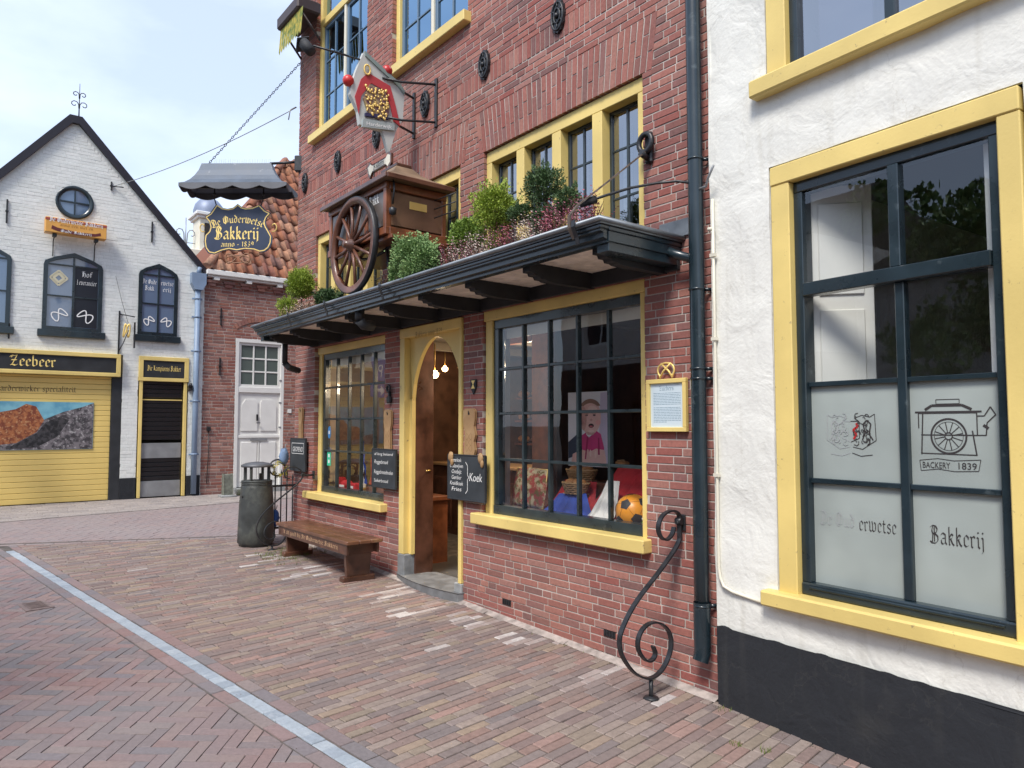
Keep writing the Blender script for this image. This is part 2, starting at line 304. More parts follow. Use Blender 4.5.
# ------------------------------------------------------------------ broad-nib blackletter (glyphs as pen strokes, x-height 1)
BL = {
 'a': (.80, [[(.12,.80),(.32,1.0),(.60,.84),(.60,.16),(.74,.0)], [(.60,.56),(.28,.50),(.12,.34),(.12,.14),(.30,.0),(.58,.18)]]),
 'b': (.80, [[(.14,1.55),(.14,.14),(.34,.0),(.62,.20),(.62,.80),(.40,.98),(.16,.80)]]),
 'c': (.62, [[(.56,.84),(.36,1.0),(.12,.80),(.12,.16),(.32,.0),(.56,.16)]]),
 'd': (.80, [[(.16,1.5),(.62,1.0),(.62,.16),(.36,.0),(.12,.18),(.12,.78),(.34,.96),(.60,.80)]]),
 'e': (.66, [[(.16,.50),(.56,.66),(.56,.82),(.34,1.0),(.12,.80),(.12,.16),(.32,.0),(.56,.16)]]),
 'f': (.55, [[(.62,1.42),(.42,1.55),(.22,1.38),(.22,.05)], [(.04,.94),(.50,.94)]]),
 'g': (.80, [[(.60,.98),(.60,-.25),(.36,-.42),(.10,-.28)], [(.60,.84),(.36,1.0),(.12,.80),(.12,.22),(.34,.04),(.58,.2)]]),
 'h': (.80, [[(.14,1.55),(.14,.05),(.22,.0)], [(.16,.82),(.42,1.0),(.62,.82),(.62,.1),(.46,-.25)]]),
 'i': (.38, [[(.04,.92),(.18,.84),(.18,.12),(.32,.0)], [(.12,1.34),(.22,1.26)]]),
 'j': (.40, [[(.06,.92),(.20,.84),(.20,-.25),(.04,-.40)], [(.14,1.34),(.24,1.26)]]),
 'k': (.76, [[(.14,1.55),(.14,.05),(.22,.0)], [(.16,.60),(.40,.98),(.58,.84),(.42,.56),(.20,.52)], [(.30,.52),(.50,.14),(.68,.0)]]),
 'l': (.38, [[(.14,1.55),(.14,.12),(.30,.0)]]),
 'm': (1.22, [[(.02,.92),(.14,.84),(.14,.1),(.22,.0)], [(.16,.82),(.38,1.0),(.56,.84),(.56,.1),(.64,.0)], [(.58,.82),(.80,1.0),(.98,.84),(.98,.12),(1.12,.0)]]),
 'n': (.80, [[(.02,.92),(.14,.84),(.14,.1),(.22,.0)], [(.16,.82),(.42,1.0),(.60,.84),(.60,.12),(.74,.0)]]),
 'o': (.76, [[(.36,1.0),(.12,.80),(.12,.18),(.36,.0),(.62,.20),(.62,.80),(.36,1.0)]]),
 'p': (.80, [[(.02,.92),(.14,.84),(.14,-.45)], [(.16,.82),(.42,1.0),(.62,.80),(.62,.2),(.38,.0),(.16,.16)]]),
 'r': (.60, [[(.02,.92),(.14,.84),(.14,.1),(.26,.0)], [(.16,.80),(.38,1.0),(.52,.84)]]),
 's': (.64, [[(.54,.86),(.34,1.0),(.14,.84),(.14,.64),(.52,.42),(.52,.16),(.32,.0),(.08,.16)]]),
 't': (.50, [[(.18,1.3),(.18,.14),(.36,.0),(.46,.08)], [(.02,.94),(.44,.94)]]),
 'u': (.80, [[(.02,.92),(.14,.84),(.14,.16),(.34,.0),(.58,.18)], [(.60,1.0),(.60,.12),(.74,.0)]]),
 'v': (.76, [[(.06,1.1),(.16,.84),(.16,.16),(.36,.0),(.62,.22),(.62,.82),(.44,1.0)]]),
 'w': (1.16, [[(.06,1.1),(.16,.84),(.16,.16),(.34,.0),(.54,.18)], [(.50,1.1),(.56,.84),(.56,.16),(.74,.0),(1.0,.22),(1.0,.82),(.82,1.0)]]),
 'y': (.78, [[(.04,.94),(.14,.84),(.14,.16),(.36,.0),(.58,.16)], [(.60,1.0),(.60,-.2),(.40,-.42),(.2,-.36)]]),
 'z': (.64, [[(.10,.94),(.56,.94),(.12,.06),(.58,.06)]]),
 'D': (1.16, [[(.10,1.40),(.34,1.55),(.70,1.45),(.98,1.15),(.98,.30),(.66,.0),(.30,.0),(.08,.16)], [(.38,1.5),(.30,1.2),(.40,.8),(.34,.1)], [(.60,1.3),(.60,.25)]]),
 'O': (1.20, [[(.56,1.55),(.14,1.25),(.10,.35),(.50,.0),(.96,.25),(1.0,1.15),(.56,1.55)], [(.46,1.35),(.46,.2)], [(.64,1.35),(.64,.2)]]),
 'B': (1.14, [[(.10,1.36),(.36,1.55),(.74,1.5),(.92,1.25),(.78,.92),(.40,.82)], [(.60,.88),(.98,.62),(.98,.25),(.66,.0),(.30,.0),(.06,.16)], [(.40,1.5),(.28,1.1),(.40,.8),(.32,.06)], [(.58,1.4),(.58,.15)]]),
 'Z': (1.10, [[(.06,1.22),(.22,1.46),(.50,1.40),(.90,1.50),(.34,.20),(.14,.08)], [(.14,.10),(.44,.14),(.72,.0),(1.0,.22)], [(.22,.80),(.86,.80)], [(.30,1.40),(.24,1.16)]]),
 'H': (1.10, [[(.08,1.34),(.30,1.52),(.40,1.4),(.30,1.1),(.36,.8),(.30,.1),(.14,.0)], [(.36,.92),(.70,1.12),(.94,.90),(.94,.20),(.74,-.2)], [(.52,1.4),(.52,.15)], [(.40,1.45),(.86,1.52)]]),
 'K': (1.10, [[(.08,1.34),(.30,1.52),(.36,1.4),(.30,.1),(.16,.0)], [(.36,.78),(.66,1.30),(.92,1.48)], [(.40,.80),(.72,.70),(.80,.14),(1.02,.0)], [(.50,1.4),(.50,.2)]]),
 'L': (1.0, [[(.20,1.45),(.44,1.55),(.36,1.2),(.40,.3),(.14,.06),(.5,.0),(.90,.16)]]),
 '1': (.50, [[(.06,1.2),(.26,1.42),(.26,.0)]]),
 '8': (.80, [[(.38,.78),(.12,1.06),(.34,1.42),(.62,1.2),(.12,.36),(.34,.0),(.62,.3),(.38,.78)]]),
 '3': (.74, [[(.12,1.26),(.36,1.42),(.58,1.15),(.30,.78)], [(.30,.78),(.60,.42),(.36,.0),(.08,.16)]]),
 '9': (.76, [[(.60,.86),(.32,.66),(.12,.98),(.34,1.42),(.60,1.15),(.56,.4),(.26,.0)]]),
 "'": (.30, [[(.14,1.5),(.12,1.2)]]), '-': (.6, [[(.08,.55),(.46,.55)]]), '.': (.32, [[(.12,.08),(.18,.0)]]),
}
def bl_strokes(mb, text, h, place, nib=.17, th=.0012, centre=True, fit=None, ang=38):
    """h: x-height. place(u, v, d) -> 3D point, u along the line, v up, d out of the surface."""
    sp = .10
    wd = sum((.5 if c == ' ' else BL.get(c, BL['n'])[0]+sp) for c in text)
    sx = 1 if not fit else fit/(wd*h)
    u0 = -wd/2 if centre else 0
    nv = (math.cos(R(ang))*nib/2, math.sin(R(ang))*nib/2); lay = 0
    for c in text:
        if c == ' ': u0 += .5; continue
        W_, st = BL.get(c, BL['n'])
        for s in st:
            for (ax, ay), (bx, by) in zip(s, s[1:]):
                dx, dy = bx-ax, by-ay; cr_ = dx*nv[1]-dy*nv[0]; ln = math.hypot(dx, dy)
                nx, ny = nv
                if abs(cr_) < ln*.035:
                    nx, ny = nv[0]+dy/ln*.022, nv[1]-dx/ln*.022
                q = [(ax-nx, ay-ny), (ax+nx, ay+ny), (bx+nx, by+ny), (bx-nx, by-ny)]
                lay = (lay+1) % 9; d = th+lay*.00012
                P = [place((u0+a)*h*sx, b*h, d) for a, b in q]
                e = (Vector(P[1])-Vector(P[0])).cross(Vector(P[3])-Vector(P[0]))
                out = Vector(place(0, 0, 1))-Vector(place(0, 0, 0))
                mb.add(P, [(0,1,2,3) if e.dot(out) > 0 else (3,2,1,0)])
        u0 += W_+sp
def flat_place(o, ux, out, upv=(0,0,1)):
    o = Vector(o); ux = Vector(ux); out = Vector(out); upv = Vector(upv)
    return lambda u, v, d: o+ux*u+upv*v+out*d
def blackletter(name, text, h, o, ux, out, m, parent, **k):
    mb = MB(); bl_strokes(mb, text, h, flat_place(o, ux, out), **k); return mb.build(name, m, parent)

_tc = {}
def font_text(name, text, size, o, ux, out, m, parent, centre=True, th=.0008, fit=None, slant=0, upv=(0,0,1)):
    """sans lettering from the built-in font, as a flat mesh"""
    cu = bpy.data.curves.new('t', 'FONT'); cu.body = text; cu.size = size; cu.extrude = 0; cu.shear = slant
    cu.align_x = 'CENTER' if centre else 'LEFT'; cu.resolution_u = 3
    ob = bpy.data.objects.new('t', cu); COL.objects.link(ob)
    dg = bpy.context.evaluated_depsgraph_get(); dg.update(); me = bpy.data.meshes.new_from_object(ob.evaluated_get(dg))
    bpy.data.objects.remove(ob); bpy.data.curves.remove(cu)
    xs = [v.co.x for v in me.vertices]; sx = 1
    if fit and xs: sx = fit/max(1e-6, max(xs)-min(xs))
    o = Vector(o); ux = Vector(ux); out = Vector(out); upv = Vector(upv)
    for v in me.vertices: v.co = o+ux*v.co.x*sx+upv*v.co.y+out*th
    me.name = name; me.materials.clear(); me.materials.append(m)
    ob = bpy.data.objects.new(name, me); COL.objects.link(ob); ob.parent = parent
    return ob
# ------------------------------------------------------------------ paving
def clip(poly, planes):
    for a, b, c in planes:               # keep a*x+b*y <= c
        out = []
        for i in range(len(poly)):
            p, q = poly[i], poly[(i+1) % len(poly)]; dp = a*p[0]+b*p[1]-c; dq = a*q[0]+b*q[1]-c
            if dp <= 0: out.append(p)
            if (dp < 0 < dq) or (dq < 0 < dp):
                t = dp/(dp-dq); out.append((p[0]+(q[0]-p[0])*t, p[1]+(q[1]-p[1])*t))
        poly = out
        if len(poly) < 3: return []
    return poly
def area(p): return .5*sum(p[i][0]*p[(i+1) % len(p)][1]-p[(i+1) % len(p)][0]*p[i][1] for i in range(len(p)))
def paver(mb, poly, dz=0, ch=.004, jit=.0018):
    if len(poly) < 3 or area(poly) < 4e-4: return
    cx = sum(p[0] for p in poly)/len(poly); cy_ = sum(p[1] for p in poly)/len(poly)
    h = dz+max(-.0016, random.gauss(0, jit*.8)); tx = max(-.009, min(.009, random.gauss(0, .005))); ty = max(-.009, min(.009, random.gauss(0, .005)))
    n = len(poly); vs = []
    for zz, ins in ((-.02, 0), (-ch, 0), (0, ch)):
        for x, y in poly:
            l = math.hypot(x-cx, y-cy_) or 1; X = x-(x-cx)/l*ins*1.3; Y = y-(y-cy_)/l*ins*1.3
            vs.append((X, Y, G(X)+h+zz+(X-cx)*tx+(Y-cy_)*ty))
    fs = [tuple(range(2*n, 3*n))]
    for k in range(2):
        for i in range(n): fs.append((k*n+i, k*n+(i+1) % n, (k+1)*n+(i+1) % n, (k+1)*n+i))
    mb.add(vs, fs)
def rot_rect(u, v, lu, lv, ang, o, wob=.0):
    c, s = math.cos(ang), math.sin(ang); out = []
    for a, b in ((u, v), (u+lu, v), (u+lu, v+lv), (u, v+lv)):
        a += random.uniform(-wob, wob); b += random.uniform(-wob, wob)
        out.append((o[0]+a*c-b*s, o[1]+a*s+b*c))
    return out
def running(mb, planes, ang, o, U, V, ln=.205, wd=.07, gap=.006, wob=.002, dz=0, alt=None):
    v = V[0]
    while v < V[1]:
        u = U[0]-random.uniform(0, ln)
        while u < U[1]:
            l = ln*random.choice((1, 1, 1, .98, 1.02, .52) if random.random() < .35 else (1,))
            pg = rot_rect(u, v, l-gap, wd-gap, ang, o, wob); tgt = alt[0] if alt and random.random() < alt[1](*pg[0]) else mb
            paver(tgt, clip(pg, planes), dz); u += l
        v += wd
def herring(mb, planes, ang, o, U, V, w_=.07, n=3, gap=.0036):
    iu0, iu1 = int(U[0]/w_), int(U[1]/w_); iv0, iv1 = int(V[0]/w_), int(V[1]/w_)
    for j in range(iv0, iv1):
        for i in range(iu0, iu1):
            c = (i-j) % (2*n)
            if c == 0: r_ = (i*w_, j*w_, n*w_-gap, w_-gap)
            elif c == 2*n-1: r_ = (i*w_, j*w_, w_-gap, n*w_-gap)
            else: continue
            paver(mb, clip(rot_rect(*r_, ang, o, .0008), planes), 0, .0028, .0009)
EANG = R(7.39); E0 = (-10.21, -2.91); ex, ey = math.cos(EANG), math.sin(EANG); nx_, ny_ = -ey, ex
def sd_(x, y): return (x-E0[0])*nx_+(y-E0[1])*ny_
cE = E0[0]*nx_+E0[1]*ny_
def above(t): return (-nx_, -ny_, -(cE+t))       # n.p >= cE+t
def below(t): return (nx_, ny_, cE+t)
# crossing line and far kerb line
def line_planes(p, q):
    dx, dy = q[0]-p[0], q[1]-p[1]; l = math.hypot(dx, dy); a, b = dy/l, -dx/l; c = a*p[0]+b*p[1]
    return (a, b, c), (-a, -b, -c)               # right of p->q is a.x > c
CRn, CRf = line_planes((-10.5, -3.0), (-9.55, -.54))     # first: keep far side (left); second: keep near side
KRn, KRf = line_planes((-12.64, -2.89), (-13.13, .62))
def off(pl, d): return (pl[0], pl[1], pl[2]+d)

gb = MB(); xs = [-400, -60, -17, -14, -11, -8, -5, -2, 1, 4, 60, 400]; ys = [-400, -60, -12, -6, -3, 0, 3, 8, 60, 400]
gb.add([(x, y, G(x)-.006) for y in ys for x in xs], [(j*len(xs)+i, j*len(xs)+i+1, (j+1)*len(xs)+i+1, (j+1)*len(xs)+i) for j in range(len(ys)-1) for i in range(len(xs)-1)])
tag(gb.build('ground', M_SAND), kind='structure')

PAV_OLD = brickmat('old_pavers', [(0.210,0.158,0.141),(0.241,0.173,0.151),(0.194,0.153,0.144),(0.266,0.173,0.148),(0.241,0.196,0.151),(0.178,0.153,0.151),(0.298,0.226,0.169),(0.241,0.158,0.135),(0.210,0.173,0.163),(0.314,0.200,0.172),(0.227,0.165,0.148),(0.266,0.215,0.181),(0.202,0.146,0.135),(0.241,0.196,0.184),(0.290,0.234,0.203),(0.186,0.150,0.141)],
    noise_amt=.22, big=((.235,.18,.165), .8, .3, .7, .5), stain=((.55,.51,.48), 2.2, .62, .72, .5), bscale=50)
PAV_HER = brickmat('herringbone_pavers', [(.245,.175,.17),(.21,.17,.17),(.26,.185,.18),(.19,.17,.175),(.27,.195,.18),(.225,.18,.178),(.25,.165,.155),(.20,.175,.185),(.25,.20,.19)],
    noise_amt=.16, big=((.20,.185,.19), .9, .42, .7, .6), stain=((.42,.36,.34), 5, .70, .8, .5), bscale=70, rough=.8)
PAV_FAR = brickmat('greyish_pavers', [(.27,.21,.205),(.25,.205,.205),(.29,.22,.21),(.26,.22,.22),(.28,.225,.215)], noise_amt=.14, big=((.30,.26,.25), .8, .4, .7, .5))
PAV_EDGE = brickmat('edge_pavers', [(.31,.275,.255),(.35,.31,.285),(.28,.25,.24),(.33,.29,.27),(.38,.335,.31)], noise_amt=.2)
PAV_STRIP = brickmat('blue_grey_strip', [(.31,.355,.40),(.36,.405,.45),(.27,.31,.36),(.40,.44,.475)], noise_amt=.14, rough=.7, stain=((.52,.53,.54), 9, .55, .75, .5))

s = MB()
SW = [above(.092), CRf, (0, 1, -.035)]
SWR = [above(.092), (math.sin(R(3.7)), math.cos(R(3.7)), -2.64*math.sin(R(3.7))-.045-.03)]
# footway rows laid across the street, from the strip to the shopfronts
bleach = [(-5.95,-.42,.22),(-5.35,-.30,.20),(-4.75,-.30,.20),(-4.15,-.35,.18),(-5.3,-.7,.16),(-3.45,-.25,.22),(-7.2,-.62,.30),(-8.0,-.75,.22),(-4.5,-1.1,.12)]
def pb(x, y): return .003+max(.7*math.exp(-((x-a)**2+(y-b)**2)/(r_*r_)) for a, b, r_ in bleach)
sb_ = MB(); running(s, SW, EANG+PI/2, E0, (.0, 4.2), (-12.2, 1.2), wd=.062, alt=(sb_, pb))
tag(sb_.build('bleached_footway_bricks', brickmat('bleached_pavers', [(.46,.42,.40),(.33,.28,.26),(.54,.51,.49),(.30,.24,.22),(.38,.33,.31)], noise_amt=.25, stain=((.30,.22,.20), 9, .48, .62, .6), bscale=60)), kind='structure')
fl_ = MB()
for k in range(40):
    a = -9.1+k*.1615; fl_.add([(a, -.05-random.uniform(0,.02), G(a)+.001), (a+.1615, -.05-random.uniform(0,.02), G(a+.16)+.001), (a+.1615, 0, G(a+.16)+.022), (a, 0, G(a)+.022)], [(0,1,2,3)])
tag(fl_.build('mortar_fillet', mat('cement', (.36,.31,.28), .9, var=.3, vscale=14, bump=.6, bscale=90)), kind='structure')
tag(s.build('footway', PAV_OLD), kind='structure')
s = MB()
for k, (a, b) in enumerate(((.015, .08),)):
    running(s, [CRf, (1, 0, 3.5)], EANG, E0, (-.3, 13.5), (.006, .085), ln=.21, wd=.085, wob=.0015)
    running(s, [CRf, (1, 0, 3.5)], EANG, E0, (-.3, 13.5), (-.172, -.095), ln=.21, wd=.085, wob=.0015)
tag(s.build('footway_edging', PAV_HER), kind='structure')
s = MB()
u = .12
while u < 13.2:
    l = random.choice((.098, .102, .1, .1)); paver(s, rot_rect(u, -.086, l-.003, .080, EANG, E0, .002), .001); u += l
tag(s.build('kerb_strip', PAV_STRIP), kind='structure')
s = MB()
herring(s, [below(-.184), CRf, (1, 0, 3), (0, -1, 7.5)], R(52.3), (-5, -4), (-10.5, 8.5), (-9, 8))
tag(s.build('road', PAV_HER), kind='structure')
s = MB()
herring(s, [off(CRn, -.16), off(KRf, -.1), (0, -1, 5)], R(50), (-12, -1), (-6, 9), (-6, 7), w_=.09, n=2, gap=.005)
running(s, [(0, -1, 5), (0, 1, 1.9)], math.atan2(2.46, .95), (-10.6, -3.25), (-2, 6), (0, .075), ln=.3, wd=.075, wob=.001)
tag(s.build('cross_street', PAV_FAR), kind='structure')
s = MB()
running(s, [(0, -1, 5), (0, 1, 3.4)], math.atan2(3.51, -.49), (-12.63, -2.89), (-2.5, 7), (-.01, .08), ln=.4, wd=.09, wob=.001)
running(s, [KRn, off(KRn, -.0), (-1, 0, 14.5), (0, -1, 5), (0, 1, 3.5)], R(98), (-12.4, -5), (-.5, 9), (-.3, 3), ln=.21, wd=.105, gap=.008)
tag(s.build('far_footway', PAV_EDGE), kind='structure')
# old stretch of larger setts by the crossing
s = MB()

# manhole lid in the road
o = thing('manhole_cover', 'small rectangular iron cover set in the herringbone road', 'manhole cover', (-7.24, -2.95, G(-7.24)+.002), R(7))
m_ = MB(); m_.box(-.16, .16, -.10, .10, -.02, .004); m_.build('frame', mat('rusted_frame', (.20,.15,.14), .7, var=.2, vscale=20), o, .002)
m_ = MB(); m_.box(-.13, .13, -.07, .07, .003, .007)
for k in range(5): m_.box(-.11+.05*k, -.09+.05*k, -.055, .055, .007, .011)
m_.build('lid', mat('rusted_lid', (.15,.11,.10), .7, var=.2, vscale=20), o)
# moss and grass
def tuft(mb, x, y, n, rad, h):
    for _ in range(n):
        a = random.uniform(0, 2*PI); r_ = rad*math.sqrt(random.random()); px, py = x+r_*math.cos(a), y+r_*math.sin(a); b = random.uniform(0, 2*PI)
        z = G(px)-.004; hh = h*random.uniform(.4, 1); w_ = .0022
        mb.add([(px-w_*math.sin(b), py+w_*math.cos(b), z), (px+w_*math.sin(b), py-w_*math.cos(b), z), (px+hh*.5*math.cos(b), py+hh*.5*math.sin(b), z+hh)], [(0,1,2)])
g_ = MB(); M_MOSS = mat('moss', (.12,.15,.035), .9, var=.3, vscale=30)
for _ in range(60): tuft(g_, random.gauss(-8.1, .22), random.gauss(-.45, .16), 14, .05, .05)
for _ in range(12): tuft(g_, random.uniform(-9, -6.9), random.uniform(-.1, -.05), 10, .05, .05)
tuft(g_, -2.25, -.42, 40, .035, .03); tuft(g_, -2.12, -.36, 40, .03, .03); tuft(g_, -2.55, -.1, 25, .05, .03); tuft(g_, -14.1, .95, 160, .1, .18)
for _ in range(20): tuft(g_, random.uniform(-4.6, -2.8), random.uniform(-.07, -.04), 6, .03, .02)
tag(g_.build('grass', M_MOSS), label='thin moss and grass in the joints by the bench and walls', cat='grass', kind='stuff')

# grit and crumbs gathered along the wall foot and in the joints
M_GRIT = mat('grit', (.30,.26,.22), .9, col2=(.12,.09,.07), vscale=40)
g_ = MB(); rg = random.Random(4)
for k in range(2600):
    if k < 1500: x = rg.uniform(-9, .5); y = (-.05 if x < -2.66 else -.06-.065*(x+2.66))-abs(rg.gauss(0,.05))
    else: x = rg.uniform(-9, 0); y = rg.uniform(-2.4, -.1)
    r_ = rg.uniform(.0012,.0042)*(1 if k % 40 else 1.8); z = G(x)+.0005; a = rg.uniform(0,3)
    ps = [(x+r_*math.cos(a+i*1.57)*rg.uniform(.7,1.3), y+r_*math.sin(a+i*1.57)*rg.uniform(.7,1.3), z) for i in range(4)]+[(x, y, z+r_*.9)]
    g_.add(ps, [(0,1,4),(1,2,4),(2,3,4),(3,0,4)])
tag(g_.build('grit', M_GRIT), label='fine grit and crumbs lying on the paving along the shopfronts', cat='grit', kind='stuff')
# ------------------------------------------------------------------ wall tools
def subtract(rects, holes):
    for hx0, hx1, hz0, hz1 in holes:
        out = []
        for x0, x1, z0, z1 in rects:
            if hx1 <= x0 or hx0 >= x1 or hz1 <= z0 or hz0 >= z1: out.append((x0, x1, z0, z1)); continue
            if x0 < hx0: out.append((x0, hx0, z0, z1))
            if hx1 < x1: out.append((hx1, x1, z0, z1))
            a, b = max(x0, hx0), min(x1, hx1)
            if z0 < hz0: out.append((a, b, z0, hz0))
            if hz1 < z1: out.append((a, b, hz1, z1))
        rects = out
    return rects
def courses(mb, x0, x1, z0, z1, holes, pitch=.0525, bh=.0445, ln=.215, gap=.009, proud=.0, depth=.07, head=.25, jit=.0008, bev=.0025, M=None, alternate=False):
    z = z0; row = 0
    while z < z1:
        x = x0-random.uniform(0, ln); row += 1
        while x < x1:
            l = ln if random.random() > head else ln/2
            if alternate: l = ln if row % 2 else ln/2
            for a, b, c, d in subtract([(max(x, x0), min(x+l-gap, x1), z, min(z+bh, z1))], holes):
                if b-a > .018 and d-c > .012:
                    p = random.gauss(0, jit); q = random.uniform(-.0012, .0012)
                    mb.box(a, b, -proud+p, depth, c+q, d+q, M, bev)
            x += l
        z += pitch
def soldiers(mb, x0, x1, z0, z1, lean=.0, w_=.056, gap=.01, proud=.0, split=True, depth=.07):
    n = max(1, int(round((x1-x0)/w_))); pw = (x1-x0)/n; mid = (x0+x1)/2
    for i in range(n):
        a = x0+i*pw+gap/2; b = a+pw-gap; sl = lean*((a+b)/2-mid)/((x1-x0)/2)
        cuts = [z0, z1] if not split else ([z0, z0+(z1-z0)*.66, z1] if i % 2 else [z0, z0+(z1-z0)*.34, z1])
        for c, d in zip(cuts, cuts[1:]):
            c2, d2 = c+gap/2, d-gap/2; p = random.gauss(-proud, .001)
            f = lambda z: sl*(z-z0)/(z1-z0)
            mb.add([(a+f(c2), p, c2), (b+f(c2), p, c2), (b+f(d2), p, d2), (a+f(d2), p, d2), (a+f(c2), depth, c2), (b+f(c2), depth, c2), (b+f(d2), depth, d2), (a+f(d2), depth, d2)],
                   [(0,1,2,3), (1,5,6,2), (4,0,3,7), (3,2,6,7), (4,5,1,0)])
def backing(mb, x0, x1, z0, z1, holes, y0=.0045, y1=.3, M=None):
    for a, b, c, d in subtract([(x0, x1, z0, z1)], [(h[0]-.006, h[1]+.006, h[2]-.006, h[3]+.006) for h in holes]): mb.box(a, b, y0, y1, c, d, M)
def frame_rect(mb, x0, x1, z0, z1, y0, y1, t, tb=None, tt=None, c=.003):
    """four members butted end to end"""
    tb = t if tb is None else tb; tt = t if tt is None else tt
    if tb: mb.box(x0, x1, y0, y1, z0, z0+tb, c=c)
    mb.box(x0, x1, y0, y1, z1-tt, z1, c=c)
    mb.box(x0, x0+t, y0, y1, z0+tb, z1-tt, c=c); mb.box(x1-t, x1, y0, y1, z0+tb, z1-tt, c=c)
def bars(mb, x0, x1, z0, z1, y0, y1, vx, hz, t=.02, c=.003):
    """glazing bars; horizontals a little thinner front to back than verticals"""
    for x in vx: mb.box(x-t/2, x+t/2, y0, y1, z0, z1, c=c)
    for z in hz: mb.box(x0, x1, y0+.004, y1-.004, z-t/2, z+t/2, c=c)
def sheet(mb, x0, x1, y, z0, z1): mb.add([(x0,y,z0),(x1,y,z0),(x1,y,z1),(x0,y,z1)], [(0,1,2,3)])
def lin(a, b, n): return [a+(b-a)*(i+1)/(n+1) for i in range(n)]

# ------------------------------------------------------------------ the bakery
BK = thing('bakery_building', 'red brick bakery with yellow framed shop windows, arched doorway and long dark canopy', 'building', (0, 0, 0))
XL, XR, ZT = -9.15, -2.62, 8.6
BRK = brickmat('red_brick', [(0.291,0.102,0.085),(0.326,0.123,0.100),(0.250,0.096,0.085),(0.361,0.138,0.113),(0.216,0.090,0.080),(0.303,0.128,0.111),(0.282,0.087,0.074),(0.183,0.092,0.088),(0.330,0.160,0.137),(0.301,0.106,0.092),(0.372,0.162,0.130),(0.235,0.106,0.101)],
    noise_amt=.26, stain=((.46,.38,.32), 7, .60, .78, .4), big=((.30,.17,.13), .6, .38, .68, .4))
BRK_S = brickmat('red_soldier_brick', [(0.333,0.133,0.106),(0.370,0.149,0.118),(0.296,0.117,0.099),(0.345,0.157,0.130),(0.279,0.117,0.102),(0.390,0.168,0.134)], noise_amt=.22, stain=((.5,.42,.38), 7, .62, .8, .4))
HOL = [(-5.0,-3.19,.80,2.575), (-8.53,-6.74,.74,2.56), (-6.39,-5.295,-.3,2.565), (-4.99,-3.185,2.86,3.968), (-6.60,-5.355,2.86,3.965), (-8.55,-6.82,2.86,3.965),
       (-8.62,-7.22,5.27,8.2), (-6.64,-5.24,5.33,8.2), (-3.9,-2.62,8.5,8.6)]
SOLD = [(-5.06,-3.10,3.968,4.35), (-6.68,-5.28,3.965,4.35), (-8.62,-6.75,3.965,4.35)]
BANDS = [(-9.15,-2.62,4.56,4.72)]
wl = MB(); courses(wl, XL, XR, -.06, ZT, HOL+SOLD+BANDS)
for a, b, c, d in SOLD: soldiers(wl, a, b, c, d, lean=.06)
for a, b, c, d in BANDS: soldiers(wl, a, b, c, d, split=False)
wo_ = wl.build('wall', BRK, BK)
bk = MB(); backing(bk, XL+.004, XR-.004, -.3, ZT, HOL)
bk.build('mortar', M_MORTAR, wo_)
# rest of the house: side and back walls, roof, floors
sh = MB(); SBR = M_SIDE = mat('side_wall_brick', (.27,.11,.085), .9, var=.25, vscale=14, bump=.5, bscale=60)
sh.box(XL+.01, XL+.25, .31, 7, -.3, ZT); sh.box(XR-.25, XR-.01, .31, 7, -.3, ZT); sh.box(XL+.25, XR-.25, 6.8, 7, -.3, ZT)
sh.build('side_wall', SBR, BK)
rf = MB(); rf.prism([(XL-.2, ZT), (XR+.1, ZT), ((XL+XR)/2, ZT+3.2)], -.35, 7.2); rf.build('roof', mat('roof_tile', (.20,.07,.04), .8, var=.3, vscale=9), BK)

# interior of the shop
M_PLASTER = mat('interior_plaster', (.17, .14, .10), .8, var=.08)
M_TILE = mat('floor_tile', (.09, .088, .085), .35, var=.3, vscale=2)
inn = MB(); inn.box(XL+.26, XR-.26, .31, 5.2, .02, .10); inn.build('shop_floor', M_TILE, BK)
inn = MB(); inn.box(XL+.26, XR-.26, .31, 5.2, 2.68, 2.74); inn.box(XL+.26, XR-.26, .31, 6.8, 4.75, 4.8)
for x in (-8, -6.9, -5.0, -4.0): inn.box(x-.06, x+.06, .32, 5.2, 2.58, 2.679)
inn.build('shop_ceiling', M_PLASTER, BK)
pn = MB(); pn.box(XL+.26, XR-.26, 4.9, 5.0, .1, 2.68)
for i in range(24): x = XL+.4+i*.255; pn.box(x, x+.2, 4.87, 4.9, .25, 1.2); pn.box(x, x+.2, 4.87, 4.9, 1.3, 2.5)
pn.box(-5.12, -5.06, .9, 2.1, .1, 2.68); pn.box(XL+.262, XL+.33, .33, 4.86, .1, 2.66); pn.box(XR-.33, XR-.262, .33, 4.86, .1, 2.66)
pn.build('panelling', mat('dark_panelling', (.07,.032,.018), .45, var=.3, vscale=6), BK)
pn = MB(); pn.box(-6.9, -2.95, 2.0, 2.06, 3.0, 4.7); pn.box(XL+.3, -6.95, 2.0, 2.06, 3.0, 4.7); pn.box(XL+.3, XR-.3, 1.8, 1.86, 5.2, 8.4); pn.build('upper_partition', mat('upper_room_wall', (.16,.15,.14), .9), BK)

